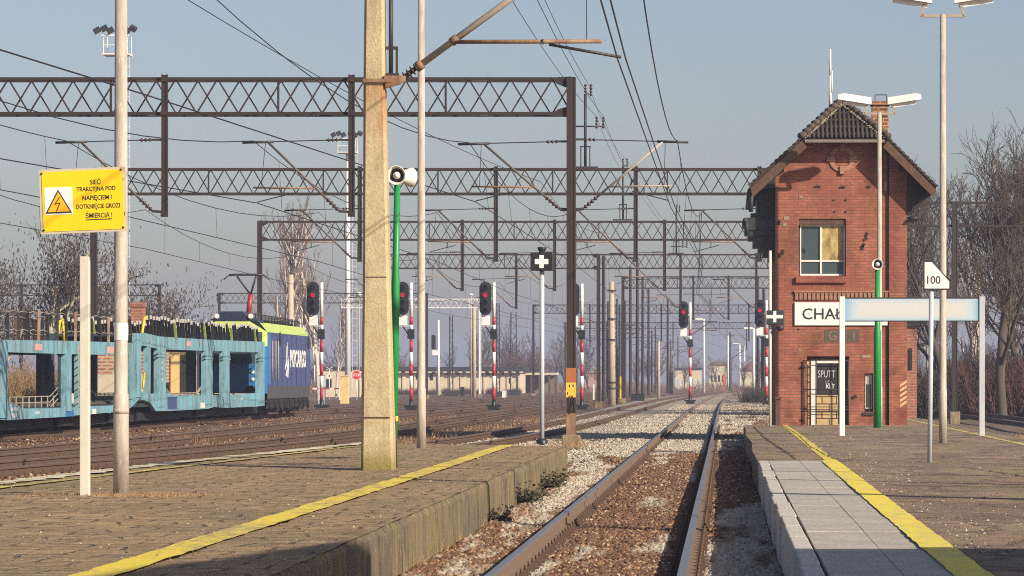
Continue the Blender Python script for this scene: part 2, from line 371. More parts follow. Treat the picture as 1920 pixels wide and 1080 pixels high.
def m_asphalt(name):
    t = NT(name); co = t.world()
    n = t.noise(t.map(co,(0.8,0.35,1)), 1.0, 8, 0.75); n2 = t.noise(co, 4, 8, 0.85); n3 = t.noise(co, 18, 4, 0.8)
    col = t.mix(t.ramp(n, [(0.40,g(0)),(0.58,g(1))]), (0.37,0.25,0.16,1), (0.17,0.118,0.078,1))
    n4 = t.noise(t.map(co,(1,0.5,1)), 0.6, 5, 0.7)
    col = t.mix(t.ramp(n4, [(0.50,g(0)),(0.62,g(0.75))]), col, (0.30,0.25,0.115,1))
    vo = t.n('ShaderNodeTexVoronoi', feature='DISTANCE_TO_EDGE'); vo.inputs['Scale'].default_value = 0.55; wn = t.n('ShaderNodeTexNoise'); wn.inputs['Scale'].default_value = 2.5; t.l(co, wn.inputs['Vector']); wa = t.n('ShaderNodeVectorMath', operation='MULTIPLY_ADD'); t.l(wn.outputs['Color'], wa.inputs[0]); wa.inputs[1].default_value = (0.5,0.5,0); t.l(co, wa.inputs[2]); t.l(wa.outputs[0], vo.inputs['Vector'])
    col = t.mix(t.ramp(vo.outputs['Distance'], [(0.0,g(0.85)),(0.03,g(0))]), col, (0.05,0.036,0.025,1))
    col = t.mix(t.ramp(n2, [(0.55,g(0)),(0.66,g(0.7))]), col, (0.46,0.36,0.26,1))
    col = t.mix(t.ramp(n2, [(0.34,g(0.8)),(0.44,g(0))]), col, (0.09,0.068,0.05,1))
    col = t.mix(t.ramp(n3, [(0.59,g(0)),(0.66,g(0.9))]), col, (0.62,0.52,0.40,1))
    t.color(col); t.rough(0.95); t.bump(t.math('ADD', n2, n3), 1.0, 0.05)
    return t.m
M['asphalt'] = m_asphalt('worn_brown_asphalt')
def m_line(name, c, under, lo, hi):
    t = NT(name); co = t.world()
    n = t.noise(t.map(co,(1,0.35,1)), 8, 8, 0.85); n2 = t.noise(t.map(co,(1,0.4,1)), 1.1, 4, 0.7)
    f = t.math('ADD', t.math('MULTIPLY', n, 0.65), t.math('MULTIPLY', n2, 0.35))
    col = t.mix(t.ramp(f, [(lo,g(0)),(hi,g(1))]), c, under)
    col = t.mix(t.math('MULTIPLY', n2, 0.5), col, (0.62,0.52,0.12,1))
    t.color(col); t.rough(0.8); t.bump(n, 0.4, 0.01)
    return t.m
M['line'] = m_line('yellow_line_paint', (0.70,0.55,0.03,1), (0.26,0.185,0.10,1), 0.475, 0.56)
M['line_new'] = m_line('fresh_yellow_paint', (0.76,0.62,0.04,1), (0.42,0.35,0.19,1), 0.48, 0.62)
M['line_worn'] = m_line('worn_yellow_paint', (0.58,0.46,0.10,1), (0.19,0.15,0.10,1), 0.46, 0.56)
M['whitewash'] = m_line('worn_white_paint', (0.62,0.58,0.52,1), (0.2,0.16,0.11,1), 0.50, 0.56)

def ballast_color(t, co, stones):
    """pale fresh stone in patches, rust brown elsewhere; more pale stone far up the track"""
    sp = t.n('ShaderNodeSeparateXYZ'); t.l(co, sp.inputs[0])
    far = t.n('ShaderNodeMapRange'); far.inputs[1].default_value = 74; far.inputs[2].default_value = 94; t.l(sp.outputs[1], far.inputs[0])
    left = t.n('ShaderNodeMapRange'); left.inputs[1].default_value = -1.95; left.inputs[2].default_value = -2.25; t.l(sp.outputs[0], left.inputs[0])
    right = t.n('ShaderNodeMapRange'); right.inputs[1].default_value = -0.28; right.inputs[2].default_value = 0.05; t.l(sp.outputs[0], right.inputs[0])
    yard = t.n('ShaderNodeMapRange'); yard.inputs[1].default_value = -6.9; yard.inputs[2].default_value = -7.6; t.l(sp.outputs[0], yard.inputs[0])
    n = t.noise(t.map(co, (1.0,0.10,1)), 1.1, 4, 0.65)
    f = t.math('ADD', n, t.math('MULTIPLY', far.outputs[0], 0.34))
    f = t.math('ADD', f, t.math('MULTIPLY', left.outputs[0], 0.145))
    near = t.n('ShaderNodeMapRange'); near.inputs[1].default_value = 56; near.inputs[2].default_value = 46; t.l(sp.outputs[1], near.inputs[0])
    rn = t.math('MULTIPLY', right.outputs[0], t.math('SUBTRACT', t.math('MULTIPLY', near.outputs[0], 0.36), 0.2)); f = t.math('ADD', f, rn)  # past the near stretch, stones turn brown to deepen the platform's shadow strip
    f = t.math('SUBTRACT', f, t.math('MULTIPLY', yard.outputs[0], 0.75))
    pale = t.ramp(f, [(0.57,g(0)),(0.64,g(1))])
    return pale
def m_stone(name):
    t = NT(name); co = t.world()
    rnd = t.n('ShaderNodeNewGeometry').outputs['Random Per Island']
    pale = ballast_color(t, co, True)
    brown = t.ramp(rnd, [(0.0,(0.045,0.025,0.016,1)),(0.3,(0.16,0.075,0.04,1)),(0.6,(0.13,0.075,0.046,1)),(0.82,(0.23,0.125,0.065,1)),(0.93,(0.36,0.22,0.11,1)),(1.0,(0.5,0.40,0.27,1))])
    white = t.ramp(rnd, [(0.0,(0.27,0.23,0.175,1)),(0.3,(0.42,0.37,0.285,1)),(0.7,(0.52,0.46,0.36,1)),(0.93,(0.32,0.26,0.19,1)),(1.0,(0.2,0.13,0.08,1))])
    t.color(t.mix(pale, brown, white)); t.rough(0.95); t.bump(t.noise(co, 60, 3, 0.6), 0.4, 0.01)
    return t.m
M['stone'] = m_stone('ballast_stone')
def m_bed(name):
    t = NT(name); co = t.world()
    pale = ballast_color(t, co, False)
    vo = t.n('ShaderNodeTexVoronoi'); vo.inputs['Scale'].default_value = 16; t.l(co, vo.inputs['Vector'])
    n = t.noise(co, 3, 6, 0.7); sep = t.n('ShaderNodeSeparateColor'); t.l(vo.outputs['Color'], sep.inputs[0])
    brown = t.ramp(sep.outputs[0], [(0.0,(0.05,0.028,0.018,1)),(0.5,(0.13,0.07,0.04,1)),(0.9,(0.21,0.125,0.07,1)),(1.0,(0.5,0.38,0.26,1))])
    white = t.ramp(sep.outputs[0], [(0.0,(0.20,0.165,0.12,1)),(0.4,(0.37,0.32,0.245,1)),(1.0,(0.50,0.44,0.34,1))])
    col = t.mix(pale, brown, white)
    col = t.mix(t.math('MULTIPLY', t.ramp(n,[(0.5,g(0)),(0.75,g(1))]), 0.5), col, (0.09,0.06,0.04,1))
    t.color(col); t.rough(0.95)
    t.bump(t.math('ADD', t.math('MULTIPLY', vo.outputs['Distance'], -1.5), n), 1.0, 0.05)
    return t.m
M['bed'] = m_bed('ballast_bed')
def m_ground(name):
    t = NT(name); co = t.world()
    n = t.noise(t.map(co,(1,0.3,1)), 0.25, 8, 0.75); n2 = t.noise(co, 5, 6, 0.75)
    col = t.mix(t.ramp(n, [(0.38,g(0)),(0.62,g(1))]), (0.13,0.088,0.055,1), (0.20,0.145,0.09,1))
    col = t.mix(t.ramp(n2, [(0.52,g(0)),(0.72,g(0.7))]), col, (0.08,0.06,0.04,1))
    t.color(col); t.rough(0.95); t.bump(n2, 1.0, 0.08)
    return t.m
M['ground'] = m_ground('yard_ground')
def m_rail(name, c1, c2):
    t = NT(name); co = t.world()
    n = t.noise(co, 5, 5, 0.7)
    t.color(t.mix(n, c1, c2)); t.rough(0.75); t.bump(n, 0.3, 0.005)
    return t.m
M['rail'] = m_rail('rail_rust', (0.065,0.038,0.025,1), (0.12,0.068,0.04,1))
M['rail_main'] = m_rail('rail_rust_pale', (0.135,0.092,0.06,1), (0.20,0.135,0.09,1))
t = NT('polished_rail_head'); t.color((0.46,0.42,0.38,1)); t.metal(1.0); t.rough(0.42); M['rail_top'] = t.m
t = NT('dull_rail_head'); t.color((0.18,0.13,0.10,1)); t.metal(0.5); t.rough(0.5); M['rail_top_dull'] = t.m

# ------------------------------------------------------------------ setting: ground, track bed, platforms
def grid(name, xs, ys, zf, mat, kind='structure'):
    X, Y = np.meshgrid(xs, ys); Z = zf(X, Y)
    v = np.stack([X, Y, Z], -1).reshape(-1, 3); nx = len(xs); ny = len(ys)
    idx = np.arange(nx*ny).reshape(ny, nx)
    f = np.stack([idx[:-1,:-1], idx[:-1,1:], idx[1:,1:], idx[1:,:-1]], -1).reshape(-1, 4)
    me = bpy.data.meshes.new(name); me.from_pydata(v.tolist(), [], f.tolist()); me.materials.append(mat); me.update()
    me.polygons.foreach_set('use_smooth', [True]*len(me.polygons))
    o = bpy.data.objects.new(name, me); C.objects.link(o); tag(o, kind=kind); return o
def lerp_poly(pts, y):
    ys = [p[0] for p in pts]; xs = [p[1] for p in pts]
    return np.interp(y, ys, xs)
def smooth_poly(pts, step):
    """Catmull-Rom through (Y, X) points"""
    out = []; n = len(pts)
    for i in range(n-1):
        p0 = pts[max(i-1,0)]; p1 = pts[i]; p2 = pts[i+1]; p3 = pts[min(i+2,n-1)]
        k = max(1, int((p2[0]-p1[0])/step))
        for j in range(k):
            u = j/k
            h00=2*u**3-3*u**2+1; h10=u**3-2*u**2+u; h01=-2*u**3+3*u**2; h11=u**3-u**2
            d = p2[0]-p1[0]
            m1 = (p2[1]-p0[1])/max(p2[0]-p0[0],1e-6)*d; m2 = (p3[1]-p1[1])/max(p3[0]-p1[0],1e-6)*d
            out.append((p1[0]+u*d, h00*p1[1]+h10*m1+h01*p2[1]+h11*m2))
    out.append(pts[-1]); return out
main_pts = [(-12,-1.1),(60,-1.1),(120,-1.1),(180,-1.1)] + [(y, -1.1+(y-180)**2/36000.0*1.0) for y in range(210, 900, 30)]
TR = {
 1: smooth_poly(main_pts, 3),
 2: smooth_poly([(-10,-13.6),(20,-11.6),(41,-10.0),(66,-8.1),(88,-6.7),(115,-5.9),(150,-5.45),(220,-5.1),(300,-4.4),(400,-2.2),(520,2.0),(800,14)], 3),
 3: smooth_poly([(-10,-24),(40,-16.2),(55,-14.1),(64,-13.2),(78,-11.9),(91,-11.1),(104,-10.75),(113,-10.6),(140,-10.4),(180,-10.2),(240,-9.6),(320,-8.2),(420,-5),(560,1),(800,13)], 3),
 4: smooth_poly([(-10,-25),(40,-18.6),(60,-16.6),(75,-15.6),(95,-15.0),(120,-14.75),(160,-14.6),(220,-14.0),(300,-12.6),(400,-9.6),(560,-2),(800,10)], 3),
 5: smooth_poly([(-10,-20.9),(60,-20.9),(120,-20.9),(175,-20.9),(230,-20.2),(320,-17.8),(420,-14),(560,-6),(800,8)], 3),
 6: smooth_poly([(20,11.4),(80,11.4),(140,11.4),(220,10.6),(300,9.0),(420,9),(600,13)], 4),
 7: smooth_poly([(20,15.6),(80,15.6),(140,15.6),(220,14.6),(300,12.6),(420,12.4),(600,16)], 4),
}
# track 3 and 4 must not collide in the foreground: both lie beyond the frame there
def trx(k, y):
    p = TR[k]; return float(np.interp(y, [a for a,_ in p], [b for _,b in p]))

o = grid('ground', np.concatenate([[-1400,-300,-120],np.arange(-80,81,8.0),[120,300,1400]]), np.concatenate([[-60,-20],np.arange(0,700,10.0),[800,1000,1500,2900]]),
         lambda X,Y: -0.36 + 0.05*np.sin(X*0.7+Y*0.13)*np.sin(Y*0.21) , M['ground'])
def nz(X, Y, s, seed):
    r = np.random.default_rng(seed); z = 0*X
    for k in range(7):
        a, b, p, q = r.normal(0,1,4); z = z + np.sin(X*a*s+Y*b*s*0.8+p*6)*np.cos(Y*q*s*0.7+k)/ (1+0.4*k)
    return z/3
def bed_main(X, Y):
    z = -0.185 + 0.012*nz(X,Y,9,3)
    d = X + 1.1
    z = z - 0.02*np.exp(-((np.abs(d)-0.75)/0.18)**2) * (Y < 85)
    z = z + np.where(d < -1.15, 0.05*np.clip((-1.15-d)/0.4,0,1)*(0.6+0.8*nz(X,Y,0.9,5)), 0)
    z = z + np.where(Y > 72, 0.02, 0)
    return z
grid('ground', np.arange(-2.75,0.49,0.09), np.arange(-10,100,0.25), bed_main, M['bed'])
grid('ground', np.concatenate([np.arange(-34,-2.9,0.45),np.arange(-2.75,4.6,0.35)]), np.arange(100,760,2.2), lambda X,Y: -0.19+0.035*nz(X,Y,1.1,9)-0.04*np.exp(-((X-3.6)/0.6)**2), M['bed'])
grid('ground', np.arange(-40,-2.76,0.33), np.arange(20,100.01,0.5),
     lambda X,Y: np.where((X>-8.9)&(Y<67.5), -0.27, -0.20+0.035*nz(X,Y,1.3,9)), M['bed'])

# scattered ballast stones (numpy octahedra)
def stones(name, n, fx, size, zf, mat, label, flat=0.65):
    xy = fx(n); n = len(xy); x, y = xy[:,0], xy[:,1]
    base = np.array([[1,0,0],[-1,0,0],[0,1,0],[0,-1,0],[0,0,1],[0,0,-1]], float)
    tri = np.array([[0,2,4],[2,1,4],[1,3,4],[3,0,4],[2,0,5],[1,2,5],[3,1,5],[0,3,5]])
    r = size*(0.55+0.9*nrg.random(n)**1.6)
    v = base[None]*(0.7+0.6*nrg.random((n,6,1)))
    v = v + nrg.normal(0,0.22,(n,6,3))
    a = nrg.random(n)*6.283; ca, sa = np.cos(a), np.sin(a)
    vx = v[...,0]*ca[:,None]-v[...,1]*sa[:,None]; vy = v[...,0]*sa[:,None]+v[...,1]*ca[:,None]
    V = np.stack([vx*r[:,None]+x[:,None], vy*r[:,None]+y[:,None], v[...,2]*r[:,None]*flat+(zf(x,y)+r*0.15)[:,None]], -1).reshape(-1,3)
    T = (tri[None]+ (np.arange(n)*6)[:,None,None]).reshape(-1)
    me = bpy.data.meshes.new(name); me.vertices.add(len(V)); me.vertices.foreach_set('co', V.astype(np.float32).ravel())
    nt_ = len(T)//3; me.loops.add(len(T)); me.loops.foreach_set('vertex_index', T.astype(np.int32))
    me.polygons.add(nt_); me.polygons.foreach_set('loop_start', (np.arange(nt_)*3).astype(np.int32))
    me.materials.append(mat); me.update(calc_edges=True); me.validate()
    o = bpy.data.objects.new(name, me); C.objects.link(o); tag(o, label, name.replace('_',' '), None, 'stuff'); return o
def uni(x0,x1,y0,y1):
    def f(n):
        y = 1/(1/y0 - nrg.random(n)*(1/y0-1/y1)) if y0 > 5 else y0+nrg.random(n)*(y1-y0)
        return np.stack([x0+nrg.random(n)*(x1-x0), y], -1)
    return f
def main_filter(n):
    p = uni(-2.74,0.48,25,100)(n); d = np.abs(np.abs(p[:,0]+1.1)-0.7535)
    return p[d > 0.085]
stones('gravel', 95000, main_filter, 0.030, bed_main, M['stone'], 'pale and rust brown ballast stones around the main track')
stones('gravel', 60000, lambda n: (lambda p: p[~((p[:,1]<66)&(p[:,0]>-8.9))])(uni(-21,-2.76,58,170)(n)), 0.04, lambda X,Y: -0.20+0.035*nz(X,Y,1.3,9), M['stone'], 'brown ballast stones between the yard tracks')
stones('gravel', 26000, uni(-3.4,3.2,100,240), 0.045, lambda X,Y: -0.19+0.035*nz(X,Y,1.1,9), M['stone'], 'pale ballast stones along the far main track')

# rails
RP = [(-0.036,-0.012),(-0.030,0.0),(0.030,0.0),(0.036,-0.012),(0.036,-0.045),(0.009,-0.055),(0.009,-0.14),(0.075,-0.158),(0.075,-0.172),(-0.075,-0.172),(-0.075,-0.158),(-0.009,-0.14),(-0.009,-0.055),(-0.036,-0.045)]
def make_track(k, label, mat, top, y0=None, fast=None):
    pts = [p for p in TR[k] if (y0 is None or p[0] >= y0)]
    t = thing('railway_track', label, 'railway track', (pts[0][1], pts[0][0], -0.172), 'railway tracks through the station')
    for s in (-1, 1):
        mb = MB(); n = len(RP); vs = []
        for y, x in pts:
            for u, v in RP: vs.append((x+s*0.7535+u, y, v))
        fs = []
        for i in range(len(pts)-1):
            for j in range(n):
                fs.append((i*n+j, i*n+(j+1)%n, (i+1)*n+(j+1)%n, (i+1)*n+j))
        for q, f in enumerate(fs):
            mb.cur = 1 if q % n in (0,1,2) else 0
            b = len(mb.v)
            mb.f.append(list(f)); mb.mi.append(mb.cur); mb.sm.append(False)
        mb.v = vs
        mb.build('rail', [mat, top], t)
    if fast:
        mb = MB(); y = fast[0]
        while y < fast[1]:
            x = trx(k, y)
            for s in (-1, 1):
                for e in (-1, 1):
                    cx = x+s*0.7535+e*0.115
                    mb.box(cx-0.05, cx+0.05, y-0.075, y+0.075, -0.172, -0.150)
                    mb.box(cx-0.028, cx+0.028, y-0.035, y+0.035, -0.150, -0.118)
                    mb.tube([(cx,y,-0.125),(cx,y,-0.085)], 0.014, 6)
            y += 0.6
        f = mb.build('rail_fastening', M['rail'], t); f['kind'] = 'stuff'
    return t
make_track(1, 'main track running straight ahead between the platforms, rail heads worn bright', M['rail_main'], M['rail_top'], None, (24,130))
make_track(2, 'rusty track emerging behind the end of the left platform, next to the main track', M['rail'], M['rail_top_dull'], None, (60,140))
make_track(3, 'rusty track curving past the far edge of the left platform, nearest to the camera there', M['rail'], M['rail_top_dull'], None, (62,140))
make_track(4, 'rusty track lying between the blue train and the next curved track', M['rail'], M['rail_top_dull'], 60, (75,140))
make_track(5, 'track under the blue car carrier train', M['rail'], M['rail_top_dull'])
make_track(6, 'dark track right of the signal box, nearer of the two there', M['rail'], M['rail_top_dull'], None, (60,110))
make_track(7, 'dark track in front of the red bushes at far right', M['rail'], M['rail_top_dull'])

# left platform -------------------------------------------------------
ZL = 0.33
platL = thing('platform', 'worn brown paved platform with a tall concrete edge wall, left of the main track', 'platform', (-6, 30, -0.4))
platR = thing('platform', 'brown asphalt platform with new grey concrete edge slabs, leading to the signal box', 'platform', (3.4, 40, -0.4))
ledge = [(-10,-11.2),(20,-9.9),(38,-8.6),(51,-7.95),(60,-7.3),(67,-6.75)]
xr_left = lambda y: -2.76 - 0.0025*max(0, y-20)
mb = MB()
ys = [float(v) for v in np.arange(-10, 63.5, 0.7)] + [63.4]
def endy(u): return 63.4 + (67-63.4)*u
rows = []
for y in ys:
    xl = float(lerp_poly(ledge, y)); xr = xr_left(y) - 0.02 + 0.012*math.sin(y*3.1)*math.sin(y*1.3)
    rows.append([(xl+(xr-xl)*u, y + (endy(1-u)-63.4)*(y-(-10))/73.4*(1 if y>40 else 0), ZL + 0.012*math.sin(y*1.7+u*9)*math.sin(u*14+y*0.6)*(0 if u in (0,1) else 1)) for u in [i/16 for i in range(17)]])
vs = [p for r in rows for p in r]; n = 17
mb.add(vs, [(i*n+j, i*n+j+1, (i+1)*n+j+1, (i+1)*n+j) for i in range(len(rows)-1) for j in range(n-1)])
mb.smooth = False
mb.build('paving', M['paving'], platL)
# platform walls with open joints
wr = random.Random(15)
def wallseg(y0, y1):
    mb = MB(); k = max(2, int((y1-y0)/0.3)); vs = []; fs = []
    for i in range(k+1):
        y = y0+(y1-y0)*i/k; x = xr_left(y); w1 = 0.012*math.sin(y*2.3)+wr.uniform(-0.008,0.008); ch = wr.choice((0,0,0.01,0.02,0.045))
        vs += [(x-0.25,y,-0.4),(x+0.02+w1,y,-0.4),(x+0.016+w1,y,-0.02+wr.uniform(-.05,.05)),(x+0.008+w1*0.6,y,ZL-0.05-ch*0.6),(x-0.008-ch,y,ZL-0.004-wr.uniform(0,0.006)),(x-0.25,y,ZL-0.008)]
    for i in range(k):
        for j in range(6): fs.append((i*6+j,i*6+(j+1)%6,(i+1)*6+(j+1)%6,(i+1)*6+j))
    fs += [tuple(range(5,-1,-1)), tuple(range(k*6,k*6+6))]
    mb.add(vs,fs); mb.build('wall_panel', M['platwall'], platL)
cuts = [-10, 5.0, 17.0, 28.1, 39.9, 51.4, 57.5, 63.4]
for a, b in zip(cuts[:-1], cuts[1:]): wallseg(a+0.03, b-0.03)
mb = MB()
lx = [(float(lerp_poly(ledge,y)), y) for y in (-10,20,38,51,60,67)]
for (xa,ya),(xb,yb) in zip(lx[:-1], lx[1:]):
    mb.add([(xa,ya,-0.4),(xa+0.25,ya,-0.4),(xb+0.25,yb,-0.4),(xb,yb,-0.4),(xa,ya,ZL-0.006),(xa+0.25,ya,ZL-0.006),(xb+0.25,yb,ZL-0.006),(xb,yb,ZL-0.006)],
        [(0,3,2,1),(4,5,6,7),(0,1,5,4),(1,2,6,5),(2,3,7,6),(3,0,4,7)])
mb.build('rear_wall', M['platwall'], platL); mb = MB()
mb.add([(xr_left(63.4),63.4,-0.4),(-6.75,67,-0.4),(-6.75,67.2,-0.4),(xr_left(63.4),63.6,-0.4),(xr_left(63.4),63.4,ZL-0.006),(-6.75,67,ZL-0.006),(-6.75,67.2,ZL-0.006),(xr_left(63.4),63.6,ZL-0.006)],
       [(0,3,2,1),(4,5,6,7),(0,1,5,4),(1,2,6,5),(2,3,7,6),(3,0,4,7)])
mb.build('end_wall', M['platwall'], platL)
def strip(name, pts, w, z, mat, seed=0, rough=0.012, parent=None):
    """painted strip lying on a surface, edges slightly uneven; pts are (Y, X, halfwidth factor)"""
    r = random.Random(seed); mb = MB(); vs = []; fs = []
    P_ = smooth_poly(pts, 0.35)
    for y, x in P_: vs += [(x-w/2+r.uniform(-rough,rough), y, z), (x+w/2+r.uniform(-rough,rough), y, z)]
    for i in range(len(P_)-1): fs.append((2*i, 2*i+1, 2*i+3, 2*i+2))
    mb.add(vs, fs); return mb.build(name, mat, parent)
strip('yellow_line', [(-8,-3.82),(20,-3.82),(45,-3.86),(63.9,-3.95)], 0.27, ZL+0.019, M['line'], 1, 0.014, platL)
strip('faded_line', [(20,-9.3),(38.6,-7.98),(47,-7.5),(60.5,-6.75),(66,-6.3)], 0.13, ZL+0.018, M['line_worn'], 2, 0.025, platL)
strip('white_edge', [(20,-9.75),(38,-8.48),(51,-7.84),(60,-7.18),(66.5,-6.72)], 0.34, ZL+0.017, M['whitewash'], 3, 0.09, platL)

# right platform ------------------------------------------------------
ZR = 0.28
mb = MB()
mb.prism([(1.64,-10),(6.3,-10),(6.3,116),(5.06,116),(5.06,97.0),(0.5,97.0),(0.5,94.5),(0.52,88),(0.46,80),(0.53,70),(0.47,62),(0.5,54.3),(1.64,54.3)], 'z', -0.4, ZR)
mb.build('asphalt_surface', M['asphalt'], platR)
mb = MB()
r = random.Random(5)
y = -10.0
while y < 54.2:                                   # coping blocks along the edge
    y2 = min(54.28, y+r.uniform(1.6,2.4))
    e = 0.5 + r.uniform(-0.012,0.012)
    mb.box(e, 0.655+r.uniform(-0.01,0.01), y+0.006, y2-0.006, -0.4, ZR+r.uniform(-0.004,0.004)); y = y2
mb.build('coping', M['coping'], platR, 0.012)
mb = MB(); y = -10.0; i = 0
while y < 54.2:
    y2 = min(54.28, y+3.0)
    dz = r.uniform(-0.005,0.005)
    mb.box(0.667, 1.1385, y+0.002, y2-0.002, -0.1, ZR+dz); mb.box(1.142, 1.634, y+0.002, y2-0.002, -0.1, ZR+dz+r.uniform(-0.004,0.004)); y = y2
mb.build('edge_slabs', M['newconc'], platR, 0.003)
strip('yellow_line', [(-8,1.575),(30,1.575),(54.2,1.60)], 0.25, ZR+0.012, M['line_new'], 4, 0.008, platR)
strip('yellow_line', [(54.25,1.62),(75,1.63),(96.6,1.62)], 0.17, ZR+0.006, M['line'], 5, 0.015, platR)
strip('faded_line', [(30,5.8),(80,5.75),(114,5.75)], 0.14, ZR+0.005, M['line_worn'], 6, 0.02, platR)
# cracks in the asphalt: thin dark irregular inlays
def crack(pts, w, z, seed):
    r = random.Random(seed); mb = MB(); vs = []; fs = []
    q = []
    for (a,b),(c,d) in zip(pts[:-1], pts[1:]):
        k = max(2, int(math.hypot(c-a,d-b)/0.25))
        q += [(a+(c-a)*i/k+r.uniform(-0.03,0.03), b+(d-b)*i/k+r.uniform(-0.05,0.05)) for i in range(k)]
    for i,(x,y) in enumerate(q):
        x2,y2 = q[min(i+1,len(q)-1)]; x0,y0 = q[max(i-1,0)]
        d = Vector((x2-x0,y2-y0)); d.normalize(); nrm = Vector((-d.y,d.x))*w*r.uniform(0.3,1)
        vs += [(x-nrm.x,y-nrm.y,z),(x+nrm.x,y+nrm.y,z)]
    for i in range(len(q)-1): fs.append((2*i,2*i+1,2*i+3,2*i+2))
    mb.add(vs,fs); return mb
cm = MB()
for k,(pts,wd) in enumerate([([(1.8,50.6),(3.2,50.2),(5.9,51.4)],0.03),([(2.6,47.4),(6,45.6)],0.03),([(2.0,41.5),(4.0,40.6),(6.1,40.9)],0.035),([(3.4,50.2),(3.9,45),(5.0,38),(5.4,33)],0.025),
      ([(1.7,37.2),(4.5,36.5),(6.1,36.9)],0.03),([(2.9,34),(4.2,30),(4.6,27)],0.025),([(0.75,94),(0.85,75),(1.05,60),(1.1,55)],0.022),([(0.6,84),(6,82.5)],0.05),([(0.6,73),(3,72.4),(6,73)],0.05),([(2.2,64),(6,62)],0.03),
      ([(1.55,96),(1.65,80),(1.58,66),(1.7,55)],0.015)]):
    c = crack(pts, wd, ZR+0.009, 40+k); cm.add(c.v, c.f)
cm.build('crack', M['under'], platR)

# ------------------------------------------------------------------ signal box (brick tower)
S = 68.0; TY = F/S
def tx(x): return PX(x, S)
def tz(y): return PZ(y, S)
tw = thing('signal_box', 'tall narrow red brick signal box with half hipped tiled roof at the platform end', 'signal box', (tx(1576), TY, ZR-0.02))
XL, XR = tx(1454), tx(1700); YB = TY+8.6; ZW = tz(312)
mb = MB()
ops = [(tx(1498), tx(1586), tz(518), tz(410)), (tx(1513), tx(1592), ZR-0.3, tz(668)), (tx(1621), tx(1637), tz(772), tz(700))]
XP = tx(1667)
xsb = sorted({XL, XP} | {o_[0] for o_ in ops} | {o_[1] for o_ in ops}); zsb = sorted({ZR-0.3, tz(312)} | {o_[2] for o_ in ops} | {o_[3] for o_ in ops})
for i in range(len(xsb)-1):
    for j in range(len(zsb)-1):
        cx, cz = (xsb[i]+xsb[i+1])/2, (zsb[j]+zsb[j+1])/2
        if any(o_[0] < cx < o_[1] and o_[2] < cz < o_[3] for o_ in ops): continue
        mb.add([(xsb[i],TY,zsb[j]),(xsb[i+1],TY,zsb[j]),(xsb[i+1],TY,zsb[j+1]),(xsb[i],TY,zsb[j+1])], [(0,1,2,3)])
RD = 0.28
for x0,x1,z0,z1 in ops:
    mb.add([(x0,TY,z0),(x0,TY+RD,z0),(x0,TY+RD,z1),(x0,TY,z1)], [(0,1,2,3)]); mb.add([(x1,TY,z0),(x1,TY+RD,z0),(x1,TY+RD,z1),(x1,TY,z1)], [(0,1,2,3)])
    mb.add([(x0,TY,z1),(x1,TY,z1),(x1,TY+RD,z1),(x0,TY+RD,z1)], [(0,1,2,3)]); mb.add([(x0,TY,z0),(x1,TY,z0),(x1,TY+RD,z0),(x0,TY+RD,z0)], [(0,1,2,3)])
zt = tz(312)
mb.add([(XL,TY,zt),(XP,TY,zt),(tx(1660)-0.02,TY,tz(268)),(tx(1505)+0.02,TY,tz(268))], [(0,1,2,3)])
# sides, rear
mb.add([(XL,TY,ZR-0.3),(XL,YB,ZR-0.3),(XL,YB,zt),(XL,TY,zt)], [(0,3,2,1)])
mb.add([(XR,TY,ZR-0.3),(XR,YB,ZR-0.3),(XR,YB,zt),(XR,TY,zt)], [(0,1,2,3)])
mb.add([(XL,YB,ZR-0.3),(XR,YB,ZR-0.3),(XR,YB,zt),(tx(1580),YB,tz(205)),(XL,YB,zt)], [(0,4,3,2,1)])
# back plane behind openings
mb.add([(XL+0.05,TY+RD+0.02,ZR-0.3),(XR-0.05,TY+RD+0.02,ZR-0.3),(XR-0.05,TY+RD+0.02,zt),(XL+0.05,TY+RD+0.02,zt)], [(0,1,2,3)])
wall = mb.build('wall', M['brick'], tw)
mb = MB(); mb.prism([(XP,ZR-0.3),(XR,ZR-0.3),(XR,tz(302)),(XP,tz(275))], 'y', TY-0.07, TY+0.1)
mb.build('corner_pier', M['brick'], tw)
# roof
RX, RZ = tx(1580), tz(187); EL, EZL = tx(1405), tz(351); ER, EZR = tx(1754), tz(353)
HL, HR, HZ = tx(1504), tx(1661), tz(261); VY = TY-0.55; AY = TY+0.75; BY = YB+0.4; th = 0.13
def slab(poly, d, mb):
    n = len(poly); up = [Vector(p) for p in poly]; lo = [p + Vector(d) for p in up]
    mb.add(up+lo, [tuple(range(n)), tuple(range(2*n-1,n-1,-1))] + [(i,i+n,(i+1)%n+n,(i+1)%n) for i in range(n)])
mb = MB()
slab([(EL,VY,EZL),(HL,VY,HZ),(RX,AY,RZ),(RX,BY,RZ),(EL,BY,EZL)], (0.05,0.02,-th), mb)
slab([(ER,VY,EZR),(ER,BY,EZR),(RX,BY,RZ),(RX,AY,RZ),(HR,VY,HZ)], (-0.05,0.02,-th), mb)
slab([(HL,VY,HZ),(HR,VY,HZ),(RX,AY,RZ)], (0,0.03,-th), mb)
roof = mb.build('roof', M['tile'], tw)
mb = MB()                                        # tile ribs on the half hip and along the slopes
nrib = 19
for i in range(nrib):
    u = (i+0.5)/nrib; x = HL+(HR-HL)*u
    tt = min((x-HL)/(RX-HL), (HR-x)/(HR-RX)); tt = max(0.02, tt)*0.97
    p0 = Vector((x,VY-0.03,HZ+0.01)); p1 = Vector((x, VY+(AY-VY)*tt, HZ+(RZ-HZ)*tt+0.01))
    mb.tube([p0,p1], 0.045, 6)
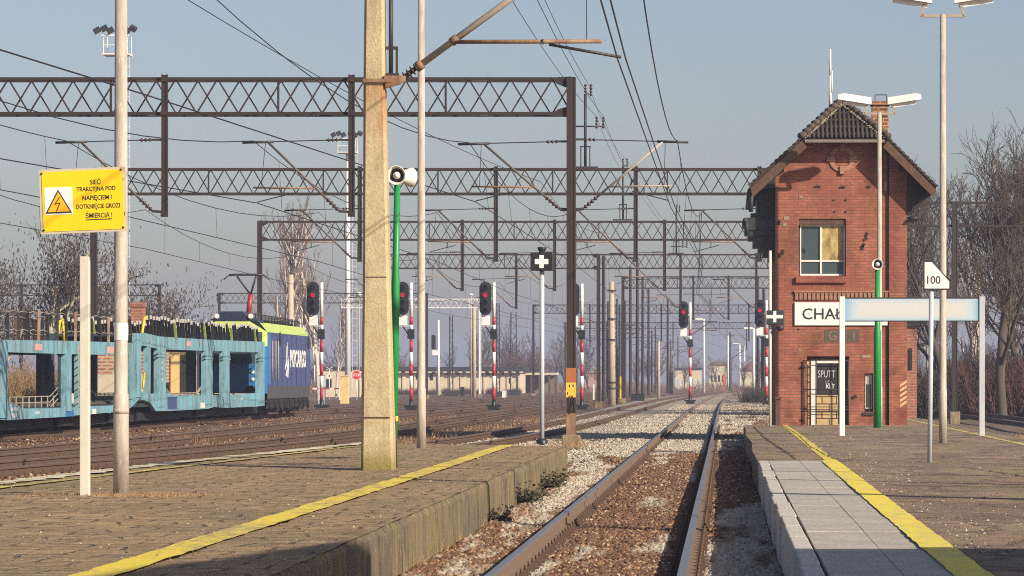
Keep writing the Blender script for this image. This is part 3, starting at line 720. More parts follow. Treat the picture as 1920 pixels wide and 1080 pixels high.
for i in range(5):
    z = HZ+(RZ-HZ)*(i+0.5)/5.2; u = (z-HZ)/(RZ-HZ); y = VY+(AY-VY)*u
    mb.bar((HL+(RX-HL)*u+0.05,y-0.025,z+0.015),(HR+(RX-HR)*u-0.05,y-0.025,z+0.015),0.02,0.06)
mb.build('tile_rib', M['tile'], roof)
def hip_tiles(a, b, n, nm, mat, r0):
    a = Vector(a); b = Vector(b)
    for i in range(n):
        p = a+(b-a)*(i/n); q = a+(b-a)*((i+1.05)/n)
        m_ = MB(); m_.tube([p+Vector((0,0,0.02)),q+Vector((0,0,0.06))], [r0*0.8, r0*1.15], 8); m_.build(nm, mat, roof)
hip_tiles((RX-0.02,AY-0.05,RZ),(HL-0.05,VY-0.02,HZ-0.02), 9, 'ridge_tile', M['ridge'], 0.10)
hip_tiles((RX+0.02,AY-0.05,RZ),(HR+0.05,VY-0.02,HZ-0.02), 9, 'ridge_tile', M['ridge'], 0.09)
hip_tiles((RX,AY,RZ),(RX,BY,RZ), 16, 'ridge_tile', M['ridge'], 0.11)
mb = MB()
for i in range(22):
    u = i/21
    for a, b in (((RX,AY-0.1,RZ),(HL,VY-0.06,HZ)), ((RX,AY-0.1,RZ),(HR,VY-0.06,HZ))):
        p = Vector(a).lerp(Vector(b), u) + Vector((0.09 if b[0] < RX else -0.09, -0.03, 0.0))
        mb.obox(p, (rng.uniform(.03,.09), 0.05, rng.uniform(.02,.08)), Matrix.Rotation(rng.uniform(-.6,.6),3,'Y'))
mb.build('mortar_bed', M['mortar_pale'], roof)
for e0, e1, sg_ in (((HL,VY,HZ),(EL,VY,EZL),-0.55),((HR,VY,HZ),(ER,VY,EZR),0.55)):   # worn tile edges along the verges
    mb = MB()
    for i in range(12): mb.obox(Vector(e0).lerp(Vector(e1),(i+0.5)/12)+Vector((0,0.02,0.03)), (0.22,0.12,0.05), Matrix.Rotation(sg_,3,'Y'))
    mb.build('verge_tile', M['tile'], roof)
mb = MB()
def board(p, q, w_, t_): mb.bar(p, q, t_, w_)
M_ = MB(); M_.add([(HL-0.02,VY-0.05,HZ-0.08),(EL+0.02,VY-0.05,EZL-0.06),(EL+0.10,VY-0.05,EZL-0.30),(HL+0.12,VY-0.05,HZ-0.26)],[(0,1,2,3)])
M_.add([(HL-0.02,VY-0.01,HZ-0.08),(EL+0.02,VY-0.01,EZL-0.06),(EL+0.10,VY-0.01,EZL-0.30),(HL+0.12,VY-0.01,HZ-0.26)],[(3,2,1,0)])
M_.add([(HL+0.12,VY-0.05,HZ-0.26),(EL+0.10,VY-0.05,EZL-0.30),(EL+0.10,VY-0.01,EZL-0.30),(HL+0.12,VY-0.01,HZ-0.26)],[(0,1,2,3)])
M_.build('bargeboard', M['wood_brown'], tw)
M_ = MB(); M_.add([(HR+0.02,VY-0.05,HZ-0.08),(ER-0.02,VY-0.05,EZR-0.06),(ER-0.10,VY-0.05,EZR-0.27),(HR-0.10,VY-0.05,HZ-0.26)],[(0,1,2,3)])
M_.add([(HR+0.02,VY-0.01,HZ-0.08),(ER-0.02,VY-0.01,EZR-0.06),(ER-0.10,VY-0.01,EZR-0.27),(HR-0.10,VY-0.01,HZ-0.26)],[(3,2,1,0)])
M_.build('bargeboard', M['wood_brown'], tw)
mb = MB(); mb.box(HL+0.06,HR-0.06,VY-0.07,VY+0.02,HZ-0.13,HZ-0.05); mb.build('eave_gutter', painted('grey_fascia',(0.21,0.18,0.15,1),(0.10,0.08,0.06,1),0.6,0.8,5,(1,1,1)), tw)
mb = MB()
for xx in (1462, 1693):
    mb.box(tx(xx)-0.11,tx(xx)+0.11,VY+0.04,TY,tz(322),tz(322)+0.2)
mb.build('purlin', M['wood_dark'], tw)
mb = MB(); mb.prism([(XR,tz(402)),(ER-0.30,EZR-0.35),(ER-0.08,EZR-0.14),(XR,tz(305))], 'y', TY-0.1, YB); mb.build('eave_bracket', M['wood_dark'], tw)
mb = MB(); mb.prism([(XL,tz(352)),(EL+0.35,EZL-0.04),(EL+0.16,EZL-0.14),(XL,tz(318))], 'y', TY-0.1, YB); mb.build('eave_soffit', M['wood_dark'], tw)
mb = MB(); mb.tube([(EL+0.02,VY+0.1,EZL-0.12),(EL+0.02,BY,EZL-0.12)],0.08,10); mb.tube([(EL+0.06,VY+0.35,EZL-0.12),(EL+0.04,VY+0.35,tz(398))],0.06,8); mb.build('gutter', M['gutter_dark'], tw)
# oriel on the track side
mb = MB()
o0, o1 = TY+0.35, TY+4.6
mb.box(tx(1397),XL,o0,o1,tz(430),tz(407)); mb.box(tx(1404),XL,o0+0.05,o1-0.05,tz(441),tz(430)); mb.box(tx(1413),XL,o0+0.08,o1,tz(455),tz(441))
mb.box(tx(1424),XL,o0+0.1,o1,tz(464),tz(455)); mb.box(tx(1432),XL,o0+0.12,o1,tz(473),tz(464)); mb.box(tx(1443),XL,o0+0.14,o1,tz(482),tz(473))
mb.box(tx(1419),XL,o0+0.2,o1-0.2,tz(398),tz(352)); mb.box(tx(1408),XL,o0+0.15,o1-0.15,tz(407),tz(398)+0.0)
mb.build('oriel', M['gutter_dark'], tw)
mb = MB(); mb.tube([(tx(1397),o0-0.02,tz(412)),(tx(1397),o1,tz(412))],0.07,8); mb.tube([(tx(1399),o0+0.02,tz(412)),(tx(1402),o0+0.02,tz(440))],0.05,8); mb.build('oriel_gutter', M['gutter_dark'], tw)
# chimney + antenna
mb = MB(); cy0 = TY+1.6; mb.box(tx(1640),tx(1671),cy0,cy0+0.55,tz(262),tz(188)); mb.box(tx(1637),tx(1674),cy0-0.05,cy0+0.6,tz(188),tz(181))
chim = mb.build('chimney', M['brick_chim'], tw)
mb = MB()
for a,b in (((1646,181),(1646,168)),((1646,168),(1668,168)),((1668,168),(1668,181))): mb.tube([P(a[0],a[1],S)+Vector((0,1.8,0)),P(b[0],b[1],S)+Vector((0,1.8,0))],0.014,5)
mb.build('chimney_frame', M['dark'], chim)
mb = MB(); ay = TY+2.5; mb.tube([(tx(1562),ay,tz(200)),(tx(1562),ay,tz(128))],0.045,8); mb.tube([(tx(1562),ay,tz(140)),(tx(1561.5),ay,tz(76))],0.03,8)
mb.tube([(tx(1565),ay-0.02,tz(160)),(tx(1565),ay-0.02,tz(118))],0.028,8)
mb.build('antenna_mast', M['white'], tw)
# oculus
def arc_block(cx, cz, r0, r1, a0, a1, y0, y1, m_, n=8):
    pts = [(cx+math.cos(a)*r1, cz+math.sin(a)*r1) for a in [a0+(a1-a0)*i/n for i in range(n+1)]] + [(cx+math.cos(a)*r0, cz+math.sin(a)*r0) for a in [a1+(a0-a1)*i/n for i in range(n+1)]]
    k = len(pts); m = (n+1)
    vs = [(x,y0,z) for x,z in pts]+[(x,y1,z) for x,z in pts]; fs = []
    for i in range(n):
        a,b = i,i+1; c,d = k-1-i,k-2-i
        fs += [(a,b,d,c),(a+k,c+k,d+k,b+k),(a,a+k,b+k,b),(c,d,d+k,c+k)]
    fs += [(0,k-1,2*k-1,k),(n,n+k,n+1+k,n+1)]
    m_.add(vs,fs)
ocx, ocz = tx(1579), tz(298)
mb = MB(); arc_block(ocx,ocz,0.24,0.36,R(170),R(370),TY-0.035,TY+0.02,mb,14); arc_block(ocx,ocz,0.24,0.36,R(10),R(170),TY-0.035,TY+0.02,mb,12)
oc = mb.build('oculus_ring', M['brick_arch'], tw)
for a,wd in ((180,0.13),(0,0.13),(270,0.13),(90,0.13)):
    mb = MB(); mb.obox((ocx+math.cos(R(a))*0.31,TY-0.03,ocz+math.sin(R(a))*0.31),(0.22,0.09,wd),Matrix.Rotation(-R(a),3,'Y')); mb.build('keystone', M['brick_arch'], oc)
mb = MB(); mb.lathe((ocx,TY-0.004,ocz),(0,-1,0),[(0.0,0.0),(0.24,0.0)],20); mb.build('oculus_infill', M['brick'], oc)
# main window
wx0,wx1,wz0,wz1 = ops[0]
mb = MB(); mb.box(wx0,wx1,TY+0.05,TY+RD-0.01,tz(421),wz1-0.004); lint = mb.build('lintel', M['wood_brown'], tw)
mb = MB(); fy0, fy1 = TY+0.15, TY+0.21
fw = 0.035; mx = tx(1539.5); mz = tz(489); wt = tz(421)
mb.box(wx0+0.03,wx0+0.03+fw,fy0,fy1,wz0+0.02,wt); mb.box(wx1-0.06,wx1-0.02,fy0,fy1,wz0+0.02,wt)
mb.box(wx0+0.03+fw,wx1-0.06,fy0,fy1,wt-0.045,wt); mb.box(wx0+0.03+fw,wx1-0.06,fy0,fy1,wz0+0.02,wz0+0.07)
mb.box(mx-0.025,mx+0.025,fy0-0.012,fy1,wz0+0.07,wt-0.045); mb.box(wx0+0.03+fw,mx-0.025,fy0,fy1,mz-0.025,mz+0.025); mb.box(mx+0.025,wx1-0.06,fy0,fy1,mz-0.025,mz+0.025)
win = mb.build('window_frame', M['white'], tw)
mb = MB(); mb.box(wx0+0.05,mx,fy0+0.035,fy0+0.04,wz0+0.03,wt-0.02); mb.box(mx+0.001,wx1-0.04,fy0+0.035,fy0+0.04,wz0+0.03,mz); mb.build('pane', M['glass'], win)
mb = MB(); mb.box(mx+0.02,wx1-0.055,fy0+0.02,fy0+0.032,mz+0.025,wt-0.045); mb.build('board', M['brass_board'], win)
mb = MB(); mb.prism([(wx0+0.07,wz0+0.75),(wx0+0.14,wz0+0.62),(wx0+0.20,wz0+0.70),(wx0+0.12,wz0+0.80)],'y',fy0+0.028,fy0+0.033); mb.build('broken_pane', M['black'], win)
mb = MB(); mb.box(tx(1492),tx(1588),TY-0.09,TY+0.12,tz(530),tz(519)); mb.build('window_sill', M['brick'], tw)
# brick dentil course
mb = MB(); x = tx(1491)
while x < tx(1664): mb.box(x, x+0.085, TY-0.05, TY+0.03, tz(562), tz(549)); x += 0.118
mb.box(tx(1489),tx(1666),TY-0.065,TY+0.03,tz(548.6),tz(545))
mb.build('brick_course', M['brick_arch'], tw)
# name board
mb = MB(); mb.box(tx(1490),tx(1664),TY-0.055,TY-0.012,tz(610),tz(567)); nb = mb.build('name_board', M['white_clean'], tw)
text_part('CHAŁUPKI', 0.50, M['letter_black'], nb, (tx(1573.5),TY-0.0575,tz(588.5)), bold=0.004, fit=(138/S,21/S))
mb = MB(); mb.box(tx(1546),tx(1611),TY-0.006,TY+0.01,tz(642),tz(618)); op = mb.build('faded_plate', painted('sooty_plate',(0.10,0.075,0.055,1),(0.17,0.11,0.08,1),0.7,0.9,8), tw)
text_part('G', 0.36, M['faded'], op, (tx(1561),TY-0.0085,tz(630)), bold=0.004)
text_part('ł', 0.32, M['faded'], op, (tx(1601),TY-0.0085,tz(630)), bold=0.006)
# door
dx0,dx1,dz0,dz1 = ops[1]; zg = ZR-0.02
mb = MB(); mb.box(tx(1521),tx(1529),TY+0.1,TY+0.2,zg,tz(675)); mb.box(tx(1572),tx(1577),TY+0.1,TY+0.2,zg,tz(675)); mb.box(tx(1529),tx(1572),TY+0.1,TY+0.2,tz(681),tz(675)); df = mb.build('door_frame', M['white'], tw)
mb = MB(); mb.box(tx(1530),tx(1573),TY+0.13,TY+0.19,tz(740),tz(683)); dp = mb.build('door', painted('black_door',(0.022,0.02,0.022,1),(0.05,0.045,0.04,1),0.5,0.6,5), tw)
text_part('SPUTT', 0.28, M['pole_cool'], dp, (tx(1550),TY+0.127,tz(702)), sx=0.6)
text_part('LOL', 0.13, M['pole_cool'], dp, (tx(1555),TY+0.127,tz(717)), sx=0.9)
text_part('KLT', 0.15, M['white'], dp, (tx(1557),TY+0.127,tz(725)), sx=0.9, bold=0.004)
mb = MB(); mb.box(tx(1529.5),tx(1573),TY+0.11,TY+0.2,zg,tz(740)); mb.build('brick_infill', M['brick_yellow'], tw)
mb = MB(); mb.box(tx(1513)+0.003,tx(1521)-0.003,TY+0.14,TY+0.24,zg,tz(676)); mb.build('door_jamb', M['brick_yellow'], tw)
mb = MB(); mb.box(tx(1577.5),tx(1592)-0.004,TY+0.12,TY+0.22,zg,tz(676)); mb.build('door_panel', painted('dark_green_panel',(0.035,0.05,0.05,1),None,0.5,0.6,4), tw)
mb = MB()
for xx, za, zb in ((1507.5,676,795),(1519.5,676,795),(1530,673,796),(1573,673,796),(1590,674,796)): mb.tube([(tx(xx),TY-0.05,tz(za)),(tx(xx),TY-0.05,tz(zb))],0.018,6)
for zz in (676,730,763,768): mb.tube([(tx(1506),TY-0.055,tz(zz)),(tx(1591),TY-0.055,tz(zz))],0.012,6)
mb.tube([(tx(1501),TY-0.03,tz(689)),(tx(1513),TY-0.06,tz(687))],0.03,6); mb.tube([(tx(1502),TY-0.02,tz(787)),(tx(1509),TY-0.05,tz(787))],0.025,6)
mb.build('security_grille', M['dark'], tw)
# narrow window
nx0,nx1,nz0,nz1 = ops[2]
mb = MB(); mb.box(nx0+0.02,nx1-0.02,TY+0.1,TY+0.16,nz0+0.08,nz1-0.04); nw = mb.build('narrow_window', M['white'], tw)
mb = MB(); mb.box(nx0+0.06,nx1-0.05,TY+0.094,TY+0.099,nz0+0.12,nz1-0.3); mb.build('pane', M['glass'], nw)
mb = MB()
for k in range(3): mb.tube([(nx0+0.04+0.05*k,TY-0.01,nz0),(nx0+0.04+0.05*k,TY-0.01,nz1)],0.01,5)
mb.box(nx0-0.05,nx1+0.02,TY-0.04,TY-0.004,nz0-0.1,nz0-0.02); mb.build('window_bars', M['dark'], nw)
# small wall fittings
mb = MB()
for xx, yy, rr in ((1530,350,0.05),(1536,350,0.05),(1577,351,0.05),(1582,351,0.05),(1629,350,0.06),(1564,375,0.035),(1586,375,0.035),(1565,397,0.035),(1586,397,0.035),(1602,744,0.09),(1498,617,0.03)):
    mb.obox((tx(xx),TY-0.012,tz(yy)),(rr*1.4,0.03,rr),Matrix.Rotation(rng.uniform(-.5,.5),3,'Y'))
for xx, yy in ((1623,448),(1619,460),(1625,440),(1617,464),(1468,472),(1463,478),(1461,417)): mb.obox((tx(xx),TY-0.012,tz(yy)),(0.07,0.03,0.12),Matrix.Rotation(rng.uniform(0,1),3,'Y'))
mb.build('wall_anchor', M['wood_dark'], tw)
mb = MB()
for xx, yy, a, b in ((1475,409,0.14,0.10),(1471,421,0.10,0.08),(1502,369,0.10,0.07),(1598,344,0.05,0.05),(1500,656,0.12,0.04),(1660,349,0.08,0.25),(1624,668,0.25,0.08)): mb.obox((tx(xx),TY-0.004,tz(yy)),(a,0.02,b))
mb.build('plaster_patch', M['mortar_pale'], tw)
mb = MB(); mb.lathe((tx(1712),TY-0.1,tz(412)),(0.2,-0.25,-1),[(0.0,-0.10),(0.10,-0.08),(0.17,0.0),(0.16,0.03),(0.0,0.04)],14); mb.tube([(tx(1699),TY+0.1,tz(408)),(tx(1711),TY-0.05,tz(409))],0.025,6); mb.build('wall_lamp', M['dark'], tw)
mb = MB()
for k in range(5):
    z = tz(764)+0.14*k; mb.prism([(tx(1687),z),(tx(1700)-0.002,z+0.12),(tx(1700)-0.002,z+0.20),(tx(1687),z+0.08)],'y',TY-0.0735,TY-0.05)
mb.build('hazard_stripe', painted('faded_stripe',(0.62,0.40,0.19,1),(0.3,0.14,0.08,1),0.5,0.8,8), tw)
mb = MB(); mb.tube([(tx(1667)-0.03,TY-0.03,tz(300)),(tx(1667)-0.03,TY-0.03,tz(795))],0.025,6); mb.build('downpipe', M['wood_dark'], tw)
# wooden post by the corner
mb = MB(); mb.box(tx(1453.5),tx(1462),TY-1.3,TY-1.15,ZR-0.02,tz(748)); mb.box(tx(1452),tx(1464),TY-1.33,TY-1.12,tz(748),tz(744))
o = mb.build('wooden_post', M['wood_brown']); tag(o, 'short brown wooden post at the left foot of the signal box', 'post')

# ------------------------------------------------------------------ lamp posts, loudspeakers, signs
def lamp_post(loc, label):
    t = thing('lamp_post', label, 'lamp post', loc, 'twin headed platform lamps'); x,y,z = loc
    mb = MB(); mb.tube([(x,y,z-0.05),(x,y,z+1.05),(x,y,z+1.06),(x,y,z+8.45)],[0.082,0.08,0.07,0.060],14); mb.build('pole', M['pole_grey'], t)
    mb = MB(); mb.bar((x-0.42,y,z+8.42),(x+0.42,y,z+8.42),0.06,0.06); mb.bar((x-0.42,y,z+8.40),(x-0.36,y,z+8.64),0.06,0.06); mb.bar((x+0.42,y,z+8.40),(x+0.36,y,z+8.64),0.06,0.06); mb.build('bracket', M['tube_galv'], t)
    for s in (-1,1):
        mb = MB(); vs=[]
        for u,hw,hh in ((0.22,0.09,0.13),(0.95,0.15,0.13),(1.12,0.13,0.08)):
            zz = z+8.66+0.15*(u-0.22)
            vs += [(x+s*u,y-hw,zz),(x+s*u,y+hw,zz),(x+s*(u+0.0),y+hw*0.7,zz+hh+0.06),(x+s*(u+0.0),y-hw*0.7,zz+hh+0.06)]
        fs=[(0,1,2,3),(8,11,10,9)]
        for i in (0,4): fs += [(i+j,i+(j+1)%4,i+4+(j+1)%4,i+4+j) for j in range(4)]
        mb.add(vs,fs); h = mb.build('lamp_head', M['lamp_white'], t)
        mb = MB(); mb.bar((x+s*0.30,y,z+8.662),(x+s*0.98,y,z+8.765),0.02,0.18); mb.build('diffuser', M['lamp_white'], h)
    return t
s_ = 95.2; lp = lamp_post((PX(1768,s_),PY(s_),ZR), 'pale lamp post behind the 100 sign, twin lamp heads at the top edge')
s_ = 69.6; dup(lp, (PX(1649,s_),PY(s_),ZR), 'lamp post with white twin heads standing before the signal box wall')
s_ = 107.5; dup(lp, (PX(790,s_),PY(s_),ZL), 'pale pole right of the concrete mast on the left platform')
s_ = 181.0; p226 = dup(lp, (PX(227,s_),PY(s_),ZL), 'thick pale pole carrying the yellow warning sign')
mb = MB(); mb.lathe((PX(227,s_),PY(s_),PZ(622,s_)),(0,0,1),[(0.0735,-0.09),(0.0735,0.09)],16); mb.build('paper_notice', M['white_clean'], p226)
mb = MB(); mb.lathe((PX(227,s_),PY(s_),PZ(770,s_)),(0,0,1),[(0.0805,-0.03),(0.0835,-0.03),(0.0835,0.02),(0.0795,0.02)],16); mb.build('collar', M['pole_grey'], p226)

for (x_,y_),w__ in (((5.9,40.0),'second'),((5.9,43.9),'first')): dup(lp, (x_,y_,ZR), 'lamp post right of the view, throwing the %s thin shadow over the grey slabs' % w__)
mb = MB(); mb.tube([(9.4,31.8,-0.3),(9.4,31.8,9.5)],[0.24,0.15],10); o = mb.build('concrete_pole', M['concpole']); tag(o, 'concrete pole right of the view that throws the broad shadow over the grey slabs', 'pole')
def loudspeaker(loc, label, htop, thick_to, r0, r1, lean, horn_r, both):
    x,y,z = loc
    t = thing('loudspeaker_post', label, 'loudspeaker', loc, 'green loudspeaker posts')
    top = Vector((x+lean,y,z+htop)); mid = Vector((x+lean*thick_to/htop,y,z+thick_to))
    mb = MB(); mb.tube([(x,y,z-0.05),mid,mid+Vector((0,0,0.12)),top],[r0*1.05,r0,r1*1.15,r1],14); mb.build('pole', M['green'], t)
    hc = top+Vector((0,-0.12,0.10)); hr = horn_r
    mb = MB(); mb.lathe(hc,(-0.12,-1,-0.03),[(0.0,-0.24),(hr*0.45,-0.24),(hr*0.5,-0.12),(hr*0.82,-0.02),(hr*1.0,0.03),(hr*0.93,0.035),(hr*0.70,-0.03),(hr*0.55,-0.06),(hr*0.0,-0.06)],22); h = mb.build('horn', M['white'], t)
    mb = MB(); mb.lathe(hc,(-0.12,-1,-0.03),[(hr*0.72,-0.024),(hr*0.55,-0.045),(hr*0.40,-0.05)],22); mb.build('throat', M['dark'], h)
    mb = MB(); mb.lathe(hc,(-0.12,-1,-0.03),[(hr*0.40,-0.055),(hr*0.36,0.0),(hr*0.22,0.035),(0,0.045)],18); mb.build('centre_cone', M['white'], h)
    if both:
        mb = MB(); mb.lathe(top+Vector((0.10,0.12,0.09)),(0.75,0.66,0),[(0.0,-0.16),(hr*0.5,-0.16),(hr*0.55,-0.06),(hr*0.85,0.03),(hr*1.0,0.10),(hr*0.7,0.09),(0,0.02)],22); mb.build('horn', M['white'], t)
    return t
s_ = 138.0
ls = loudspeaker((PX(736,s_),PY(s_),ZL), 'green loudspeaker post with two white horns beside the concrete mast', (872-338)/s_, (872-520)/s_, 0.056, 0.042, PX(745,s_)-PX(736,s_), 0.135, True)
mb = MB(); b = Vector((PX(741,s_),PY(s_)-0.07,0)); mb.tube([(b.x,b.y,PZ(780,s_)),(b.x+0.02,b.y,PZ(830,s_)),(b.x+0.03,b.y-0.02,PZ(876,s_))],0.012,6); mb.build('cable', M['wire'], ls)
mb = MB(); mb.lathe((PX(738,s_),PY(s_),PZ(785,s_)),(0,0,1),[(0.064,-0.035),(0.064,0.035)],14); mb.build('strap', M['yellow_plate'], ls)
s_ = 72.0
loudspeaker((PX(1645,s_),PY(s_),ZR), 'green loudspeaker post with one white horn in front of the signal box', (802-503)/s_, (802-622)/s_, 0.095, 0.062, 0.0, 0.15, False)

# warning sign
s_ = 183.5
ws = thing('warning_sign', 'yellow high voltage warning sign with lightning triangle fixed to a pale pole', 'warning sign', P(156,376,s_))
wy = PY(s_); tilt = R(2.3); Mt = Matrix.Rotation(-tilt,3,'Y')
c0 = P(156,376,s_); W_, H_ = 161/s_, 121/s_
def sgn(u, v, dy=0.0): return c0 + Mt @ Vector((u, dy, v))
mb = MB(); mb.obox(c0,(W_,0.02,H_),Mt); mb.build('backing', M['sign_border'], ws)
mb = MB(); mb.obox(sgn(0.0,0.0,-0.0125),(W_-0.05,0.006,H_-0.05),Mt); fc = mb.build('face', M['yellow_sign'], ws)
mb = MB(); mb.obox(sgn(-W_/2+0.19,0.005,-0.017),(0.285,0.004,0.28),Mt); pc = mb.build('pictogram', M['white_clean'], ws)
def tri(k, dy, mat, nm):
    cx, cz = -W_/2+0.19, -0.035
    mb = MB(); pts = [(cx-0.135*k,cz-0.085*k),(cx+0.135*k,cz-0.085*k),(cx,cz+0.155*k)]
    vs = [sgn(u,v,dy) for u,v in pts]+[sgn(u,v,dy+0.003) for u,v in pts]; mb.add(vs,[(0,1,2),(5,4,3),(0,3,4,1),(1,4,5,2),(2,5,3,0)]); mb.build(nm, mat, pc)
tri(1.0,-0.023,M['letter_black'],'triangle_border'); tri(0.84,-0.0265,painted('amber',(0.85,0.45,0.01,1),None,0.2,0.5,4),'triangle')
mb = MB(); cx, cz = -W_/2+0.19, -0.03
for (a,b),(c,d),wd in (((0.02,0.075),(-0.03,0.005),0.018),((-0.03,0.005),(0.02,0.015),0.014),((0.02,0.015),(-0.02,-0.07),0.014)): mb.bar(sgn(cx+a,cz+b,-0.029),sgn(cx+c,cz+d,-0.029),wd,0.004)
mb.build('lightning_bolt', M['letter_black'], pc)
for tx_,xc,yy,wd,hg in (('SIEĆ',181,340.5,20,12.5),('TRAKCYJNA POD',181.5,356,73,10.5),('NAPIĘCIEM !',183,372.5,55,11.5),('DOTKNIĘCIE GROZI',184,388.5,82,11.5),('ŚMIERCIĄ !',185,404.5,50,15)):
    text_part(tx_, 0.1, M['letter_black'], fc, sgn((xc-156)/s_,(376-yy)/s_,-0.017), rot=(R(90),-tilt,0), bold=0.0012, depth=0.001, fit=(wd/s_,hg/s_))
mb = MB(); mb.obox(sgn((185-156)/s_,(376-412.5)/s_,-0.017),(0.27,0.003,0.009),Mt); mb.build('underline', M['letter_black'], fc)
mb = MB(); mb.obox(sgn(0.37,-0.15,0.06),(0.10,0.14,0.04)); mb.obox(sgn(0.37,0.2,0.06),(0.10,0.14,0.04)); mb.build('clamp', M['dark'], ws)
for u_,v_ in ((-0.41,0.29),(0.40,0.30),(-0.41,-0.29),(0.40,-0.29)):
    mb = MB(); mb.lathe(sgn(u_,v_,-0.016),(0,-1,0),[(0.012,0),(0.010,0.006),(0,0.007)],8); mb.build('bolt', M['dark'], ws)
s_ = 182.0
mb = MB(); mb.box(PX(151,s_),PX(168,s_),PY(s_)-0.05,PY(s_)+0.05,ZL-0.02,PZ(481,s_)); o = mb.build('square_post', M['cream_post'], None, 0.006); tag(o, 'square cream post standing free just left of the pole with the warning sign', 'post')
# moss ring
# position sign of the 100
s_ = 124.0
sg = thing('distance_sign', 'white cut corner sign reading 100 on a thin grey post', 'sign', (PX(1744,s_),PY(s_),ZR)); y = PY(s_)
mb = MB(); mb.tube([(PX(1743,s_),y,ZR-0.03),(PX(1746.5,s_),y,PZ(540,s_))],0.036,12); mb.build('post', M['pole_cool'], sg)
pts = [(PX(1730.5,s_),PZ(544,s_)),(PX(1783.5,s_),PZ(544,s_)),(PX(1783.5,s_),PZ(529,s_)),(PX(1746,s_),PZ(488,s_)),(PX(1730.5,s_),PZ(488,s_))]
mb = MB(); mb.prism(pts,'y',y-0.055,y-0.04); pl = mb.build('plate', M['letter_black'], sg)
cxx = sum(p[0] for p in pts)/5; czz = sum(p[1] for p in pts)/5
mb = MB(); mb.prism([((p[0]-cxx)*0.87+cxx-0.003,(p[1]-czz)*0.88+czz-0.001) for p in pts],'y',y-0.059,y-0.053); mb.build('face', M['white_clean'], pl)
text_part('100', 0.2, M['letter_black'], pl, (PX(1750.5,s_),y-0.060,PZ(525,s_)), bold=0.002, depth=0.001, fit=(25/s_,15/s_))
# blank station name board
s_ = 84.0; y = PY(s_)
nbd = thing('station_board', 'faded blue and white blank name board between two white posts', 'station sign', (PX(1710,s_),y,ZR))
for xx,yb in ((1579,817),(1841,819)):
    mb = MB(); mb.box(PX(xx-5,s_),PX(xx+5,s_),y-0.06,y+0.06,ZR-0.03,PZ(556,s_)); mb.build('post', M['white_clean'] if xx<1700 else M['pole_cool'], nbd, 0.006)
def m_board():
    t = NT('sun_faded_board'); co = t.coord(); sp = t.n('ShaderNodeSeparateXYZ'); t.l(co, sp.inputs[0])
    n = t.noise(co, 1.2, 5, 0.6)
    ax = t.math('ABSOLUTE', sp.outputs[0]); hz = PZ(580,s_)-ZR
    az_ = t.math('ABSOLUTE', t.math('SUBTRACT', sp.outputs[2], hz))
    e1 = t.math('MAXIMUM', t.math('MULTIPLY', t.math('SUBTRACT', ax, 1.18), 1.9), t.math('MULTIPLY', t.math('SUBTRACT', az_, 0.14), 4.0))
    f = t.math('ADD', e1, t.math('MULTIPLY', n, 0.35))
    t.color(t.ramp(f, [(0.10,(0.56,0.57,0.55,1)),(0.42,(0.45,0.55,0.59,1)),(0.85,(0.16,0.38,0.52,1))])); t.rough(0.4); return t.m
mb = MB(); mb.box(PX(1584,s_),PX(1836,s_),y-0.03,y+0.03,PZ(601,s_),PZ(560,s_)); pn = mb.build('panel', m_board(), nbd)
mb = MB(); mb.box(PX(1584,s_),PX(1836,s_),y-0.035,y+0.035,PZ(560,s_)+0.002,PZ(557.5,s_)); mb.box(PX(1584,s_),PX(1836,s_),y-0.035,y+0.035,PZ(603,s_),PZ(601,s_)-0.002); mb.build('panel_rim', M['letter_black'], nbd)

# white-cross indicators
def cross_sign(loc, label, h, w_, bh, post, foot):
    x,y,z = loc
    t = thing('cross_indicator', label, 'indicator', loc, 'white cross indicators')
    mb = MB(); mb.tube([(x,y,z-0.05),(x,y,z+h)],post,10); mb.build('post', M['pole_cool'], t)
    if foot: mb = MB(); mb.lathe((x,y,z),(0,0,1),[(0.11,-0.02),(0.11,0.05),(0.05,0.08)],12); mb.build('foot', M['black'], t)
    mb = MB(); mb.box(x-w_/2,x+w_/2,y-0.14,y+0.10,z+h,z+h+bh); bx = mb.build('box', M['black'], t, 0.015)
    mb = MB(); mb.lathe((x,y,z+h+bh),(0,0,1),[(0.055,0),(0.055,0.03),(0.085,0.07),(0.085,0.11),(0,0.115)],12); mb.build('vent_cap', M['black'], bx)
    mb = MB(); a = min(w_,bh)*0.36; tk = 0.05; zc = z+h+bh/2
    mb.prism([(x-tk/1.2,zc-a),(x+tk/1.2,zc-a),(x+tk/1.2,zc-tk),(x+a*1.05,zc-tk),(x+a*1.05,zc+tk),(x+tk/1.2,zc+tk),(x+tk/1.2,zc+a),(x-tk/1.2,zc+a),(x-tk/1.2,zc+tk),(x-a*1.05,zc+tk),(x-a*1.05,zc-tk),(x-tk/1.2,zc-tk)],'y',y-0.148,y-0.139); mb.build('cross', M['white_clean'], bx)
    return t
s_ = 99.0
cross_sign((PX(1010,s_),PY(s_)+1.2,PZ(832,s_)), 'white cross on a black box atop a slim pale pole at the left platform end', (832-504)/s_, 0.43, 0.345, 0.045, True)
s_ = 70.0
ci = thing('cross_indicator', 'small black box with white cross on the dark post beside the signal box', 'indicator', (PX(1444,s_),PY(s_),ZR), 'white cross indicators')
x,y,z = PX(1444,s_),PY(s_),ZR
mb = MB(); mb.tube([(x,y,z-0.6),(x,y,PZ(470,s_))],0.04,8); mb.build('post', M['cream_post'], ci)
mb = MB(); mb.box(PX(1437,s_),PX(1470,s_),y-0.2,y-0.05,PZ(609,s_),PZ(582,s_)); bx = mb.build('box', M['gutter_dark'], ci, 0.02)
mb = MB(); zc = PZ(594,s_); xc = PX(1452.5,s_)
